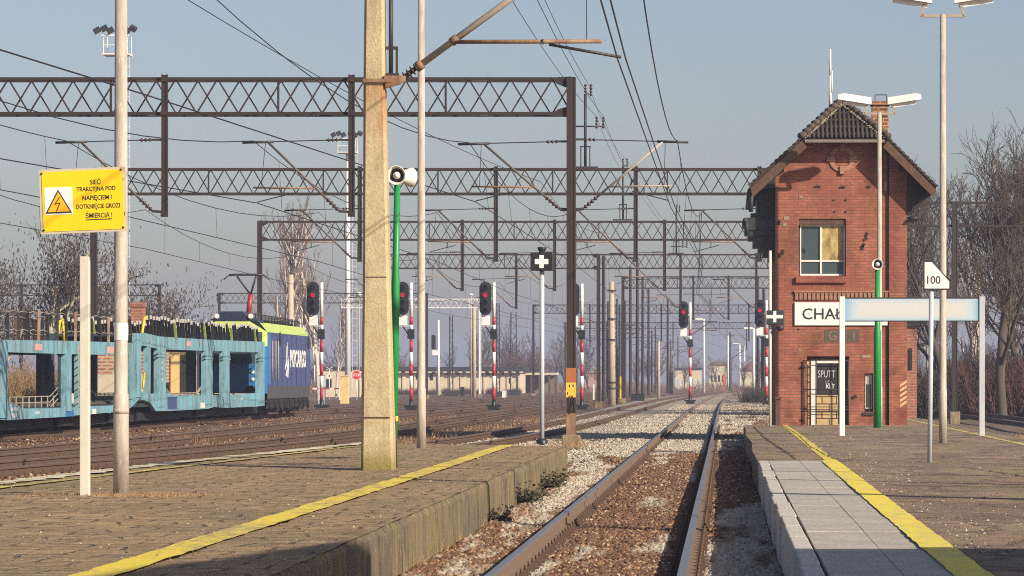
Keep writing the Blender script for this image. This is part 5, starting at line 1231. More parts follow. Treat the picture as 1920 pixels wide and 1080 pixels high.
zl = lambda y: float(np.interp(y,[b[0] for b in lbeam],[b[2] for b in lbeam]))
zr_ = lambda y: float(np.interp(y,[b[0] for b in rbeam],[b[2] for b in rbeam]))
deck_posts(W1, wa+0.5, wb-0.8, 15, zl, 0.85, [M['dark'],M['dark'],M['wood_dark'],M['rust']], -0.12, 2, 0.09)
deck_posts(W2, Y(276)+0.5, Y(488), 44, zr_, 0.66, [M['black'],M['dark'],M['black'],M['black'],M['black'],M['dark'],M['black'],M['black'],M['wood_dark'],M['loco_green'],M['black']], -0.62, 0, 0.085)
mb = MB(); mb.tube([(TXR-0.1,Y(112),zl(Y(112))),(TXR-0.1,Y(118),zl(Y(118))+0.55),(TXR-0.1,Y(124),zl(Y(124))+0.62)],0.05,6); mb.tube([(TXR-0.1,Y(124),zl(Y(124))+0.62),(TXR-0.1,Y(126),zl(Y(124)))],0.04,6); mb.build('end_handrail', M['yellow_handle'], W1)
mb = MB(); mb.tube([(TXR-0.1,Y(272),zr_(Y(272))),(TXR-0.1,Y(276),zr_(Y(276))+0.5),(TXR-0.1,Y(281),zr_(Y(281))+0.6)],0.05,6); mb.tube([(TXR-0.02,Y(269),1.25),(TXR-0.02,Y(272),1.75)],0.035,6); mb.build('end_handrail', M['yellow_handle'], W2)
# ladder on left wagon
mb = MB()
for yy in (Y(146),Y(151)): mb.bar((TXR+0.02,yy,0.75),(TXR+0.02,yy,2.6),0.03,0.04)
for k in range(8): mb.bar((TXR+0.02,Y(146),0.85+0.22*k),(TXR+0.02,Y(151),0.85+0.22*k),0.025,0.025)
mb.build('ladder', M['tube_galv'], W1)
# small plates and inscriptions on wagons
def plates(t, lst):
    for (pa,pb,ya_,yb_,mat,nm) in lst:
        mb = MB(); mb.box(TXR,TXR+0.006,Y(pa),Y(pb),tzz((pa+pb)/2,yb_),tzz((pa+pb)/2,ya_)); mb.build(nm, mat, t)
pl_red = painted('pink_label',(0.62,0.36,0.33,1),(0.5,0.12,0.1,1),0.8,0.6,30)
plates(W1,[(66,79,645,657,pl_red,'label_plate'),(201,213,650,662,pl_red,'label_plate'),(21,33,764,771,M['pole_cool'],'stencil_mark'),(22,31,775,783,M['pole_cool'],'stencil_mark'),(66,74,771,777,M['pole_cool'],'stencil_mark'),(173,180,767,776,M['white'],'stencil_mark'),(123,138,768,781,M['loco_bright'],'tool_box')])
plates(W2,[(350,358,640,649,pl_red,'label_plate'),(314,331,744,767,M['loco_blue'],'logo_panel'),(376,384,755,765,M['white'],'stencil_mark'),(452,456,746,749,M['white'],'stencil_mark')])
for k,yy in enumerate((682,693,704,715)): 
    text_part('W', 0.24, M['pole_cool'], W2, (TXR+0.0335,Y(303)-0.1,tzz(303,yy)), rot=(R(90),0,R(90)), sx=0.9)
# bits on the lower decks
mb = MB(); mb.box(-20.6,-20.3,Y(190),Y(190)+1.0,0.75,1.1); mb.build('crate', M['cream_post'], W1)
mb = MB()
for i in range(40):
    yy = rng.uniform(Y(330),Y(480)); mb.obox((rng.uniform(-20.3,-19.7),yy,0.78+0.1*rng.random()),(0.3,0.5,0.2),Matrix.Rotation(rng.uniform(0,3),3,'Z'))
mb.build('wheel_chock', M['tube_galv'], W2)
# locomotive
la, lb = Y(498.5), Y(583.5)
lo = thing('locomotive', 'blue electric locomotive with lime green roof edge, pantograph raised', 'locomotive', ((TXL+TXR)/2,(la+lb)/2,0))
zs0, zs1, zrf = 0.95, 3.55, 4.02
sec = [(TXR,zs0),(TXR,zs1),(TXR-0.35,zrf-0.05),(TXR-0.75,zrf),(TXL+0.75,zrf),(TXL+0.35,zrf-0.05),(TXL,zs1),(TXL,zs0)]
mb = MB(); n = len(sec)
sl_ = [(la+0.55,1.0),(lb-0.55,1.0)]
vs = [(x_,la+0.5,z_) for x_,z_ in sec]+[(x_,lb-0.5,z_) for x_,z_ in sec]
mb.smooth = False
fs = []
for j in range(n):
    mb.cur = 0; mb.add([vs[j],vs[(j+1)%n],vs[(j+1)%n+n],vs[j+n]],[(0,1,2,3)])
    mb.mi[-1] = {0:0,1:1,2:1,3:2,4:2,5:1,6:0,7:2}[j] if True else 0
body = mb.build('body', [M['loco_blue'],M['loco_green'],M['loco_navy']], lo)
# cab ends: raked
for e,(y0_,y1_) in ((-1,(la+0.5,la)),(1,(lb-0.5,lb))):
    mb = MB(); ce = (TXL+TXR)/2
    def pos(x_,z_,f): # f 0 at body 1 at nose
        return (ce+(x_-ce)*(1-0.12*f), y0_+(y1_-y0_)*f*(1 if z_<2.2 else max(0.15,1-(z_-2.2)*0.42)), z_)
    pts0 = [(x_,y0_,z_) for x_,z_ in sec]; lev = [0.95,2.2,2.95,3.55,4.0]
    ring0 = [(TXR,0.95),(TXR,2.2),(TXR,2.95),(TXR,3.55),(TXR-0.75,4.0),(TXL+0.75,4.0),(TXL,3.55),(TXL,2.95),(TXL,2.2),(TXL,0.95)]
    a = [(x_,y0_,z_) for x_,z_ in ring0]; b = [pos(x_,z_,1.0) for x_,z_ in ring0]
    for j in range(len(ring0)-1):
        mb.cur = {0:0,1:0,2:1,3:1,4:2,5:1,6:1,7:0,8:0}[j]; mb.add([a[j],a[j+1],b[j+1],b[j]],[(0,1,2,3)])
    for (i0,i1,c) in ((0,9,0),(1,8,3),(2,7,3),(3,6,1)):
        j0,j1 = i0+1, i1-1
        mb.cur = c; mb.add([b[i0],b[j0],b[j1],b[i1]],[(0,1,2,3)])
    cb = mb.build('cab_end', [M['loco_bright'],M['loco_green'],M['loco_navy'],M['glass']], lo)
    for xx in (ce-0.95,ce+0.95):
        for zz in (1.55,1.85):
            q = MB(); q.lathe((xx,y1_+e*0.005,zz),(0,e,0),[(0.075,-0.05),(0.075,0.03),(0.06,0.04),(0,0.035)],12); q.build('headlight', M['white_clean'], cb)
    for xx in (ce-0.9,ce+0.9):
        q = MB(); q.lathe((xx,y1_,1.05),(0,e,0),[(0.1,-0.1),(0.1,0.3),(0.24,0.31),(0.24,0.38),(0,0.39)],12); q.build('buffer', M['under'], cb)
    q = MB(); q.tube([(ce+1.32,y1_-e*0.2,1.1),(ce+1.32,y1_+e*0.02,2.1)],0.025,6); q.build('grab_rail', M['white'], cb)
# front roof hood (dark) with lamps
mb = MB()
hy = la+0.55
prof = [(TXL+0.55,3.6),(TXR-0.25,3.6),(TXR-0.35,4.05),(TXR-0.75,4.18),(TXR-1.0,4.43),(TXL+1.0,4.43),(TXL+0.9,4.2),(TXL+0.6,4.1)]
mb.prism(prof,'y',hy,hy+1.3); mb.build('roof_hood', M['loco_navy'], lo, 0.05)
for xx in (TXR-0.72,TXL+0.85):
    q = MB(); q.lathe((xx,hy-0.02,4.22),(0,-1,0),[(0.11,-0.1),(0.11,0.06),(0.08,0.07),(0,0.06)],12); q.build('roof_lamp', M['white'], lo)
# roof gear
mb = MB()
for k in range(14):
    yy = la+2.5+k*1.05; mb.box(TXL+0.9,TXR-0.9,yy,yy+0.5,4.02,4.12+0.1*rng.random()); mb.tube([(TXR-0.75,yy,4.0),(TXR-0.75,yy,4.3+0.06*rng.random())],0.05,6)
mb.tube([(TXR-0.75,la+2.3,4.36),(TXR-0.75,lb-1.5,4.30)],0.025,6); mb.tube([(TXR-0.45,la+4,4.2),(TXR-0.45,lb-1,4.2)],0.03,6)
mb.build('roof_equipment', M['dark'], lo)
# side detail
Xs = TXR+0.004
mb = MB(); mb.box(TXR,Xs,Y(498.9)+0.5,Y(507.5),1.35,3.5); mb.build('side_stripe', M['loco_bright'], lo)
mb = MB(); mb.box(TXR-0.02,Xs+0.002,la+0.55,lb-0.55,0.72,1.25); mb.build('side_skirt', M['grey_grime'], lo)
mb = MB()
for px_,z0_,z1_ in ((509,1.5,3.2),(515,1.5,3.2),(520,1.5,3.2)): mb.tube([(TXR+0.05,Y(px_),z0_),(TXR+0.05,Y(px_),z1_)],0.022,6)
mb.build('door_rail', M['pole_grey'], lo)
for px_ in (525,578):
    q = MB(); q.lathe((TXR+0.004,Y(px_),3.28),(1,0,0),[(0,0.02),(0.30,0.02),(0.34,0.0)],20); q.build('round_window', M['black'], lo)
q = MB(); q.tube([(TXR+0.12,Y(585),1.35),(TXR+0.12,Y(585),2.2)],0.03,6); q.tube([(TXR+0.10,Y(584),2.4),(TXR+0.10,Y(584),3.1)],0.03,6); q.build('side_handrail', M['white'], lo)
text_part('PKPCARGO', 1.0, M['white_clean'], lo, (TXR+0.006,(Y(544)+Y(573.5))/2,2.48), rot=(R(90),0,R(90)), bold=0.035, fit=(Y(573.5)-Y(544),0.80))
mb = MB(); yc = Y(538)
mb.prism([(yc-0.75,1.95),(yc-0.1,2.15),(yc+0.25,2.7),(yc+0.2,3.2),(yc-0.15,2.95),(yc-0.2,2.45)],'x',TXR,TXR+0.006); mb.build('logo_leaf', M['white_clean'], lo)
mb = MB(); mb.prism([(yc-0.45,1.72),(yc+0.4,1.60),(yc+0.75,2.2),(yc+0.35,2.6),(yc+0.15,2.15)],'x',TXR,TXR+0.006); mb.build('logo_leaf', M['white_clean'], lo)
for yc in (la+4.2, lb-4.2):
    q = MB(); q.box(TXR-0.35,TXR-0.15,yc-2.0,yc+2.0,0.35,0.72); q.box(TXL+0.3,TXR-0.4,yc-1.9,yc+1.9,0.3,0.85); 
    for k in range(6): q.obox((TXR-0.12,yc-1.6+0.65*k,0.5),(0.12,0.3,0.35),Matrix.Rotation(rng.uniform(-.4,.4),3,'X'))
    bo = q.build('bogie', M['under'], lo)
    for dy in (-1.3,1.3):
        for xx in (TXR-0.75,TXL+0.75):
            q = MB(); q.lathe((xx,yc+dy,0.5),(1,0,0),[(0,-0.06),(0.5,-0.06),(0.52,0.07),(0.3,0.09),(0,0.1)],22); q.build('wheel', M['under'], bo)
q = MB(); q.box(TXL+0.4,TXR-0.2,(la+lb)/2-2.5,(la+lb)/2+2.5,0.18,0.8); q.build('transformer_box', M['grey_grime'], lo)
q = MB(); q.box(TXL+0.5,TXR-0.5,la+0.6,lb-0.6,0.1,0.7); q.build('underframe_shade', M['under'], lo)  # near-black box, also fills in the shade under the locomotive
q = MB()
for k in range(26):
    yy = la+0.9+k*(lb-la-1.8)/25; q.obox((TXR-0.06,yy,rng.uniform(0.3,0.72)),(0.1,rng.uniform(.15,.5),rng.uniform(.1,.4)),Matrix.Rotation(rng.uniform(-.3,.3),3,'X'))
    if k%3==0: q.tube([(TXR-0.02,yy,0.75),(TXR+0.02,yy+0.3,0.4),(TXR-0.05,yy+0.5,0.2)],0.025,5)
q.box(TXR-0.09,TXR-0.05,la+0.8,lb-0.8,0.3,0.75)
q.build('pipework', M['under'], lo)
for k in range(9):
    yy = la+2.0+k*1.72
    q = MB(); q.box(TXR,TXR+0.012,yy-0.02,yy+0.02,1.26,3.5); q.build('panel_seam', M['loco_navy'], lo)
# pantograph
py = PY(42.9); ce = (TXL+TXR)/2
mb = MB()
for dx in (-0.45,0.45): mb.tube([(ce+dx,py,4.05),(ce+dx,py,4.4)],0.07,8)
mb.tube([(ce-0.55,py,4.4),(ce+0.55,py,4.4)],0.04,6); pan = mb.build('pantograph', M['dark'], lo)
mb = MB(); mb.tube([(ce+0.05,py,4.3),(ce+0.15,py,5.25)],0.11,10); mb.build('lower_arm', M['panto_red'], pan)
mb = MB()
for s in (-1,1): mb.tube([(ce+0.15,py,5.25),(ce+s*0.42,py-0.2,6.05)],0.045,6); 
mb.tube([(ce-0.75,py-0.2,6.1),(ce-0.4,py-0.2,6.12),(ce+0.4,py-0.2,6.12),(ce+0.75,py-0.2,6.1)],0.05,6); mb.tube([(ce-0.75,py-0.2,6.1),(ce-1.0,py-0.2,5.9)],0.03,6); mb.tube([(ce+0.75,py-0.2,6.1),(ce+1.0,py-0.2,5.9)],0.03,6); mb.tube([(ce-0.5,py+0.2,6.12),(ce+0.5,py+0.2,6.12)],0.05,6)
mb.build('collector_head', M['dark'], pan)

# ------------------------------------------------------------------ buildings
def simple_house(name, label, cat, x0, x1, y0, y1, z1, mat, roofmat, over=0.25, rise=0.0, openings=(), band=None):
    t = thing(name, label, cat, ((x0+x1)/2,y0,-0.3))
    mb = MB(); mb.box(x0,x1,y0,y1,-0.4,z1); mb.build('wall', mat, t)
    mb = MB()
    if rise: mb.prism([(x0-over,z1+0.004),(x1+over,z1+0.004),((x0+x1)/2,z1+rise)],'y',y0-over,y1+over)
    else: mb.box(x0-over,x1+over,y0-over,y1+over,z1+0.004,z1+0.28)
    mb.build('roof', roofmat, t)
    for (a,b,c,d,nm,m_) in openings:
        mb = MB(); mb.box(a,b,y0-0.05,y0+0.02,c,d); mb.build(nm, m_, t)
    return t
# brick shed behind the train
s_ = 41.0
bs = simple_house('brick_shed','patched brick shed with pale plaster foot seen through the wagon openings','shed',PX(120,s_),PX(303,s_),PY(s_),PY(s_)+2.2,PZ(640,s_),M['brick_part'],M['tar'])
mb = MB(); mb.box(PX(118,s_),PX(304,s_),PY(s_)-0.08,PY(s_)-0.02,-0.4,PZ(703,s_)); mb.build('plaster_band', M['cream_wall'], bs)
mb = MB(); mb.box(PX(238,s_),PX(262,s_),PY(s_)+1.0,PY(s_)+1.7,PZ(641,s_)+0.3,PZ(566,s_)); mb.box(PX(236,s_),PX(264,s_),PY(s_)+0.95,PY(s_)+1.75,PZ(574,s_),PZ(568,s_)); mb.build('chimney', M['brick_far'], bs)
s_ = 37.0
simple_house('yellow_shed','yellow plastered shed between the wagons and the locomotive','shed',PX(309,s_),PX(402,s_),PY(s_),PY(s_)+3,PZ(652,s_),M['yellow_wall'],M['tar'],0.2,0,[(PX(339,s_),PX(352,s_),0.1,PZ(665,s_),'door',M['wood_dark']),(PX(311,s_),PX(320,s_),0.2,PZ(668,s_),'side_door',M['wood_brown'])])
# long cream storage building
s_ = 15.0; y = PY(s_)
cb = thing('storage_building','long low cream storage building with dark flat roof and small windows','building',(PX(780,s_),y,-0.2))
mb = MB(); mb.box(PX(600,s_),PX(975,s_),y,y+12,-0.4,PZ(697,s_)); 
x = PX(602,s_)
while x < PX(973,s_): mb.box(x,x+0.25,y-0.12,y-0.002,-0.3,PZ(699,s_)); x += 1.45
mb.build('wall', M['cream_wall'], cb)
mb = MB(); mb.box(PX(596,s_),PX(983,s_),y-0.8,y+12.5,PZ(696,s_),PZ(688,s_)); mb.build('roof', M['tar'], cb)
mb = MB(); x = PX(604,s_)
while x < PX(975,s_): mb.box(x,x+0.45,y-0.75,y-0.2,PZ(697.5,s_)-0.1,PZ(696,s_)-0.004); x += 0.95
mb.build('eave_bracket', M['cream_wall'], cb)
for xx,w_,a,b in ((753,4,700,712),(775,7,700,712),(806,6,700,713),(835,6,700,703),(855,6,700,703),(880,6,700,704),(902,6,700,704),(912,6,700,704),(940,6,700,704),(954,6,700,704),(953,5,709,719),(625,6,702,713)):
    mb = MB(); mb.box(PX(xx,s_),PX(xx+w_,s_),y-0.03,y+0.05,PZ(b,s_),PZ(a,s_)); mb.build('window', M['lens_dark'], cb)
s_ = 14.5; y = PY(s_)
sh = thing('open_shed','low open shed with pillars at the right end of the cream storage building','shed',(PX(1010,s_),y,-0.2))
mb = MB(); mb.box(PX(974,s_),PX(1044,s_),y-0.5,y+6,PZ(703,s_),PZ(699,s_)); mb.build('roof', M['cream_wall'], sh)
for xx in (979,997,1012,1030,1042):
    mb = MB(); mb.box(PX(xx,s_)-0.15,PX(xx,s_)+0.15,y-0.3,y,-0.3,PZ(703,s_)-0.004); mb.build('pillar', M['wood_brown'], sh)
mb = MB(); mb.box(PX(974,s_),PX(1044,s_),y+3,y+3.3,-0.3,PZ(704,s_)); mb.build('back_wall', painted('dull_wall',(0.18,0.15,0.12,1),None,0.4,0.9,1), sh)
# gate house left by level crossing
s_ = 17.0
simple_house('crossing_hut','small cream hut behind the locomotive and the STOP sign','hut',PX(606,s_),PX(668,s_),PY(s_),PY(s_)+5,PZ(692,s_),M['cream_wall'],M['tar'],0.3,0,[(PX(612,s_),PX(622,s_),0.6,1.6,'window',M['lens_dark'])])
s_ = 26.0
mb = MB(); mb.box(PX(638,s_),PX(653,s_),PY(s_),PY(s_)+0.6,-0.3,PZ(706,s_)); mb.box(PX(637,s_),PX(654,s_),PY(s_)-0.05,PY(s_)+0.65,PZ(706,s_),PZ(703.5,s_)); o = mb.build('equipment_cabinet', M['yellow_wall']); tag(o,'pale yellow equipment cabinet left of the STOP sign','cabinet')
mb = MB(); mb.box(PX(594,s_),PX(606,s_),PY(s_)+1,PY(s_)+1.5,-0.3,PZ(704,s_)); mb.box(PX(593,s_),PX(607,s_),PY(s_)+0.95,PY(s_)+1.55,PZ(704,s_),PZ(702,s_)); o = mb.build('equipment_cabinet', M['pole_cool']); tag(o,'grey equipment cabinet at the foot of the signal behind the locomotive','cabinet')
# brick house right of signal box
s_ = 40.0
simple_house('brick_house','red brick house with dark roof peeping out right of the signal box','house',PX(1610,s_),PX(1719,s_),PY(s_),PY(s_)+10,PZ(612,s_),M['brick_far'],M['tar'],0.15,0,[(PX(1704,s_),PX(1710,s_),2.0,3.0,'window',M['lens_dark'])])
# far houses in haze
s_ = 11.0
simple_house('far_house','pale hazy house at the far end of the main line','house',PX(1330,s_),PX(1362,s_),PY(s_),PY(s_)+9,PZ(684,s_),M['cream_wall'],painted('grey_roof',(0.16,0.14,0.13,1),None,0.5,0.9,1),0.3,0.9,[(PX(1333+k*7,s_),PX(1336+k*7,s_),1.2,2.3,'window',M['lens_dark']) for k in range(4)])
simple_house('far_house','long hazy house with red roof left of the signal box corner','house',PX(1388,s_),PX(1432,s_),PY(s_)+20,PY(s_)+30,PZ(694,s_),M['cream_wall'],painted('red_roof',(0.22,0.09,0.075,1),None,0.5,0.8,1),0.3,1.7,[])
simple_house('far_house','low hazy house with pinkish walls behind the thin columns','house',PX(1110,s_),PX(1146,s_),PY(s_)-30,PY(s_)-20,PZ(700,s_),painted('pink_wall',(0.42,0.25,0.21,1),(0.45,0.38,0.33,1),0.8,0.9,0.4),painted('dull_roof',(0.30,0.25,0.21,1),None,0.5,0.9,1),0.2,0.8,[])
simple_house('far_house','hazy row of pale garages between the two central signals','garage',PX(1272,s_),PX(1318,s_),PY(s_)-40,PY(s_)-34,PZ(694,s_),M['cream_wall'],M['tar'],0.2,0,[(PX(1276+k*9,s_),PX(1281+k*9,s_),-0.1,1.6,'door',M['pole_cool']) for k in range(5)])

# ------------------------------------------------------------------ poles, masts and small yard objects
def pole(name, label, cat, x, s, y1, r0, r1, mat, group=None, n=10, dark_base=None, yb=None):
    X = PX(x,s); Y_ = PY(s)
    mb = MB(); mb.tube([(X,Y_,-0.3),(X,Y_,PZ(y1,s))],[r0,r1],n); t = mb.build(name, mat); tag(t, label, cat, group); return t, X, Y_
def flood(label, x, s, ytop):
    t, X, Y_ = pole('floodlight_mast', label, 'floodlight mast', x, s, ytop+45*s/26, 0.30, 0.2, M['far_pole'], 'floodlight masts')
    zt_ = PZ(ytop,s); 
    mb = MB(); zb = zt_-1.6; 
    for a in ((-0.9,-0.9),(0.9,-0.9),(0.9,0.9),(-0.9,0.9)): mb.tube([(X+a[0],Y_+a[1],zb),(X+a[0],Y_+a[1],zt_-0.2)],0.035,5)
    mb.box(X-1.0,X+1.0,Y_-1.0,Y_+1.0,zb-0.1,zb); mb.box(X-1.05,X+1.05,Y_-1.0,Y_-0.9,zt_-0.3,zt_-0.2); mb.box(X-0.95,X+0.95,Y_-0.93,Y_-0.89,zb+0.6,zb+0.66); mb.build('basket', M['far_pole'], t)
    for k,dx in enumerate((-1.35,-0.8,-0.35,0.4,0.85,1.35)):
        q = MB(); q.obox((X+dx,Y_-1.0,zt_+0.1+0.15*(k%2)),(0.5,0.4,0.34),Matrix.Rotation(0.5*(1 if dx>0 else -1),3,'Y')@Matrix.Rotation(0.5,3,'X')); q.build('floodlight', M['dark'], t)
    q = MB()
    z = 1.0
    for dx in (0.5,0.95): q.bar((X+dx,Y_-0.1,0.5),(X+dx,Y_-0.1,zb),0.03,0.03)
    while z < zb: q.bar((X+0.5,Y_-0.1,z),(X+0.95,Y_-0.1,z),0.035,0.035); z += 0.75
    q.build('ladder', M['far_pole'], t); return t
flood('tall floodlight mast with ladder behind the thick pale pole, top left', 220, 25.0, 62)
flood('tall pale floodlight mast behind the drop post left of the concrete mast', 652, 18.5, 256)
t,X,Y_ = pole('concrete_pole','weathered cream concrete pole with collar in the middle distance',"pole",1147,28.0,528,0.27,0.15,M['concpole'])
mb = MB()
for yy in (545,598,637,717,728): mb.lathe((X,Y_,PZ(yy,28)),(0,0,1),[(0.30,-0.05),(0.30,0.05)],12)
mb.build('collar', M['dark'], t)
for x_,s_,y1,r0,r1,lab in ((545,26,515,0.26,0.2,'cream concrete pole behind the locomotive roof'),(889,19,572,0.2,0.17,'pale concrete pole before the cream building, with a white lamp'),(1832,33,500,0.2,0.17,'yellowish concrete pole just left of the name board right post'),(1740,30,602,0.16,0.14,'slim yellowish pole right of the signal box'),(1235,22,640,0.15,0.1,'short pale pole far down the left tracks')):
    pole('concrete_pole',lab,'pole',x_,s_,y1,r0,r1,M['concpole'])
t,X,Y_ = pole('street_lamp','white topped slim lamp beside the pale concrete pole by the cream building','lamp',883,18.6,556,0.07,0.06,M['concpole'])
mb = MB(); mb.lathe((X,Y_,PZ(553,18.6)),(0,0,1),[(0.0,0.16),(0.2,0.1),(0.26,0.0),(0.2,-0.06),(0,-0.08)],12); mb.build('lamp_head', M['white_clean'], t)
t,X,Y_ = pole('street_lamp','white lamp behind the right edge of the floodlight mast near the STOP sign','lamp',673,20,560,0.07,0.06,M['concpole'])
mb = MB(); mb.lathe((X,Y_,PZ(551,20)),(0,0,1),[(0.0,0.2),(0.2,0.14),(0.27,0.0),(0.2,-0.16),(0,-0.2)],12); mb.build('lamp_head', M['white_clean'], t)
for x_,s_,y1,lab in ((1320,14.5,598,'bright white pole left of the far main line'),(1365,12.5,628,'white pole directly beside the far end of the main line'),(1387,11.5,644,'thin white pole behind the far end of the main line'),(1413,16.5,615,'bright white pole right of the far main line'),(1396,9.5,650,'faintest thin white pole in the far haze'),(822,17,600,'slim white pole carrying a small dark signal before the cream building'),(1429,13,655,'short white pole tucked near the signal box corner'),(1222,13,660,'small white pole in the haze by the far garages')):
    t,X,Y_ = pole('white_pole',lab,'pole',x_,s_,y1,0.17,0.12,M['far_pole'],'white poles in the far yard')
    if x_ == 822:
        mb = MB(); mb.box(X-0.75,X-0.25,Y_-0.4,Y_-0.1,PZ(655,17),PZ(628,17)); mb.build('signal_head', M['black'], t, 0.1)
        mb = MB(); mb.box(X-0.65,X+0.05,Y_-0.3,Y_-0.05,PZ(666,17),PZ(657,17)); mb.build('bracket', M['white_clean'], t)
    elif x_ in (1320,1387,1413):
        mb = MB(); mb.box(X-1.1,X-0.1,Y_-0.15,Y_+0.15,PZ(y1,s_)-0.1,PZ(y1,s_)+0.08); mb.build('lamp_head', M['white_clean'], t)
def lattice_mast(label, x, s, y1, w_):
    X = PX(x,s); Y_ = PY(s); t = thing('lattice_mast', label, 'lattice mast', (X,Y_,-0.2), 'dark lattice masts')
    mb = MB(); z1 = PZ(y1,s); h = w_/2
    for a in ((-h,-h),(h,-h),(h,h),(-h,h)): mb.bar((X+a[0],Y_+a[1],-0.2),(X+a[0]*0.8,Y_+a[1]*0.8,z1),0.07,0.07)
    z = 0.3; k = 0
    while z < z1-0.5:
        mb.bar((X-h,Y_-h,z),(X+h,Y_-h,z+0.6),0.04,0.04) if k%2 else mb.bar((X+h,Y_-h,z),(X-h,Y_-h,z+0.6),0.04,0.04); z += 0.6; k += 1
    mb.build('mast', M['dark'], t)
    mb = MB(); mb.box(X-0.7,X+0.7,Y_-0.4,Y_+0.4,-0.3,0.35); mb.build('base', M['dark'], t); return t
lattice_mast('dark lattice mast on a dark base before the cream building, left one', 846, 18, 592, 0.35)
lattice_mast('broad dark lattice mast before the right end of the cream building', 963, 17, 585, 0.7)
lattice_mast('slim dark lattice mast right beside the third red and white signal', 934, 18.5, 568, 0.3)
for x_,s_,y1,lab in ((1195,22,490,'slim dark column between the concrete pole and the centre signal'),(1182,20,500,'thin dark column close to the fifth gantry column'),(1205,19,520,'thin dark column with feeder arms in the middle distance'),(1216,17,540,'hazy dark column left of the far garages'),(1252,16,560,'dark column behind the centre signal'),(1132,24,480,'dark column right of the half hidden signal'),(1421,20,520,'dark column close to the signal box corner signal'),(1432,22,540,'dark column nearest the signal box edge')):
    pole('catenary_mast',lab,'column',x_,s_,y1,0.15,0.12,M['steel'],'dark steel columns in the middle distance',4)
rs = random.Random(101)
for i in range(16):
    s_ = rs.uniform(11,22); x_ = rs.uniform(1100,1440); t,X,Y_ = pole('catenary_mast','one of many thin dark columns crowding the far yard beyond the fifth gantry','column',x_,s_,712-rs.uniform(5.5,8)*s_,0.12,0.09,M['steel'],'crowded thin columns of the far yard',4)
    zt_ = rs.uniform(5.5,7); sd = rs.choice((-1,1))
    mb = MB(); mb.tube([(X,Y_,zt_-1.3),(X+sd*1.9,Y_,zt_)],0.05,4); mb.tube([(X,Y_,zt_+0.05),(X+sd*2.5,Y_,zt_)],0.035,4); mb.tube([(X+sd*0.9,Y_,zt_-0.75),(X+sd*2.4,Y_,zt_-0.8)],0.04,4); mb.build('cantilever', M['tube_dark'], t)
pole('catenary_mast','dark iron post beside the fifth gantry, carrying yellow signs','column',1157,26,560,0.06,0.06,M['dark'],'dark steel columns in the middle distance',6)
# dwarf things
def small_box(name,label,cat,x,s,y0,y1,w_,mat):
    X=PX(x,s); Y_=PY(s); mb=MB(); mb.box(X-w_/2,X+w_/2,Y_-0.2,Y_+0.2,-0.3,PZ(y1,s)-0.06); mb.prism([(X-w_/2-0.04,PZ(y1,s)-0.06),(X+w_/2+0.04,PZ(y1,s)-0.06),(X,PZ(y1,s))],'y',Y_-0.24,Y_+0.24)
    o=mb.build(name,mat,None,0.02); tag(o,label,cat); return o
small_box('relay_box','white relay box right of the lattice mast by the cream building','relay box',946,20,744,731,0.45,M['white_clean'])
small_box('relay_box','black relay box left of the pale concrete pole by the cream building','relay box',867,18,736,725,0.4,M['black'])
small_box('relay_box','orange trackside box at the far end of the main line','relay box',1358,13,723,702,0.5,M['orange'])
small_box('distance_stone','small white stone between the far tracks','marker stone',1341,13.5,724,716,0.3,M['white_clean'])
small_box('relay_box','dark low relay box right of the concrete pole','relay box',1196,23,752,738,1.1,M['black'])
small_box('relay_box','tall dark trackside box at the foot of the thin column','relay box',1258,17,737,698,0.5,M['black'])
small_box('relay_box','yellow trackside panel beside the fifth gantry','relay box',1165,25,748,705,0.25,M['yellow_plate'])
small_box('marker_post','short white marker post left of the rusty gantry column','marker post',1113,24,749,720,0.12,M['white'])
# stop sign, crossing sign, barrier
s_ = 22.0; X=PX(668.5,s_); Y_=PY(s_)
st = thing('stop_sign','red octagonal STOP sign on a pale post left of the concrete mast','stop sign',(X,Y_,-0.2))
mb=MB(); mb.tube([(X,Y_,-0.3),(X,Y_,PZ(700,s_))],0.05,8); mb.build('post',M['white'],st)
oct_=[(X+0.43*math.cos(R(22.5+45*i)),PZ(703.5,s_)+0.43*math.sin(R(22.5+45*i))) for i in range(8)]
mb=MB(); mb.prism(oct_,'y',Y_-0.10,Y_-0.075); pl=mb.build('plate',M['white_clean'],st)
mb=MB(); mb.prism([((a-X)*0.92+X,(b-PZ(703.5,s_))*0.92+PZ(703.5,s_)) for a,b in oct_],'y',Y_-0.106,Y_-0.099); fcp=mb.build('face',painted('sign_red',(0.62,0.03,0.035,1),None,0.2,0.5,4),pl)
text_part('STOP',0.34,M['white_clean'],fcp,(X,Y_-0.109,PZ(703.5,s_)),sx=0.85,bold=0.008,depth=0.001)
X=PX(617.5,s_)
di=thing('diamond_sign','small white diamond sign on a thin post near the striped barrier','sign',(X,Y_,-0.2))
mb=MB(); mb.tube([(X,Y_,-0.3),(X,Y_,PZ(692,s_))],0.035,6); mb.bar((X-0.3,Y_-0.02,PZ(694,s_)),(X+0.3,Y_-0.02,PZ(688,s_)),0.05,0.04); mb.bar((X-0.3,Y_-0.02,PZ(688,s_)),(X+0.3,Y_-0.02,PZ(694,s_)),0.05,0.04); mb.build('post',M['white'],di)
mb=MB(); mb.prism([(X,PZ(699.5,s_)),(X+0.24,PZ(705,s_)),(X,PZ(710.5,s_)),(X-0.24,PZ(705,s_))],'y',Y_-0.08,Y_-0.05); dpl=mb.build('plate',M['white_clean'],di)
mb=MB(); mb.prism([(X,PZ(703,s_)),(X+0.09,PZ(705,s_)),(X,PZ(707,s_)),(X-0.09,PZ(705,s_))],'y',Y_-0.085,Y_-0.079); mb.build('centre',M['letter_black'],dpl)
br=thing('barrier','red and white striped level crossing barrier lowered behind the locomotive','barrier',(PX(636,s_),Y_-3,-0.2))
mb=MB(); xa=PX(586,s_)
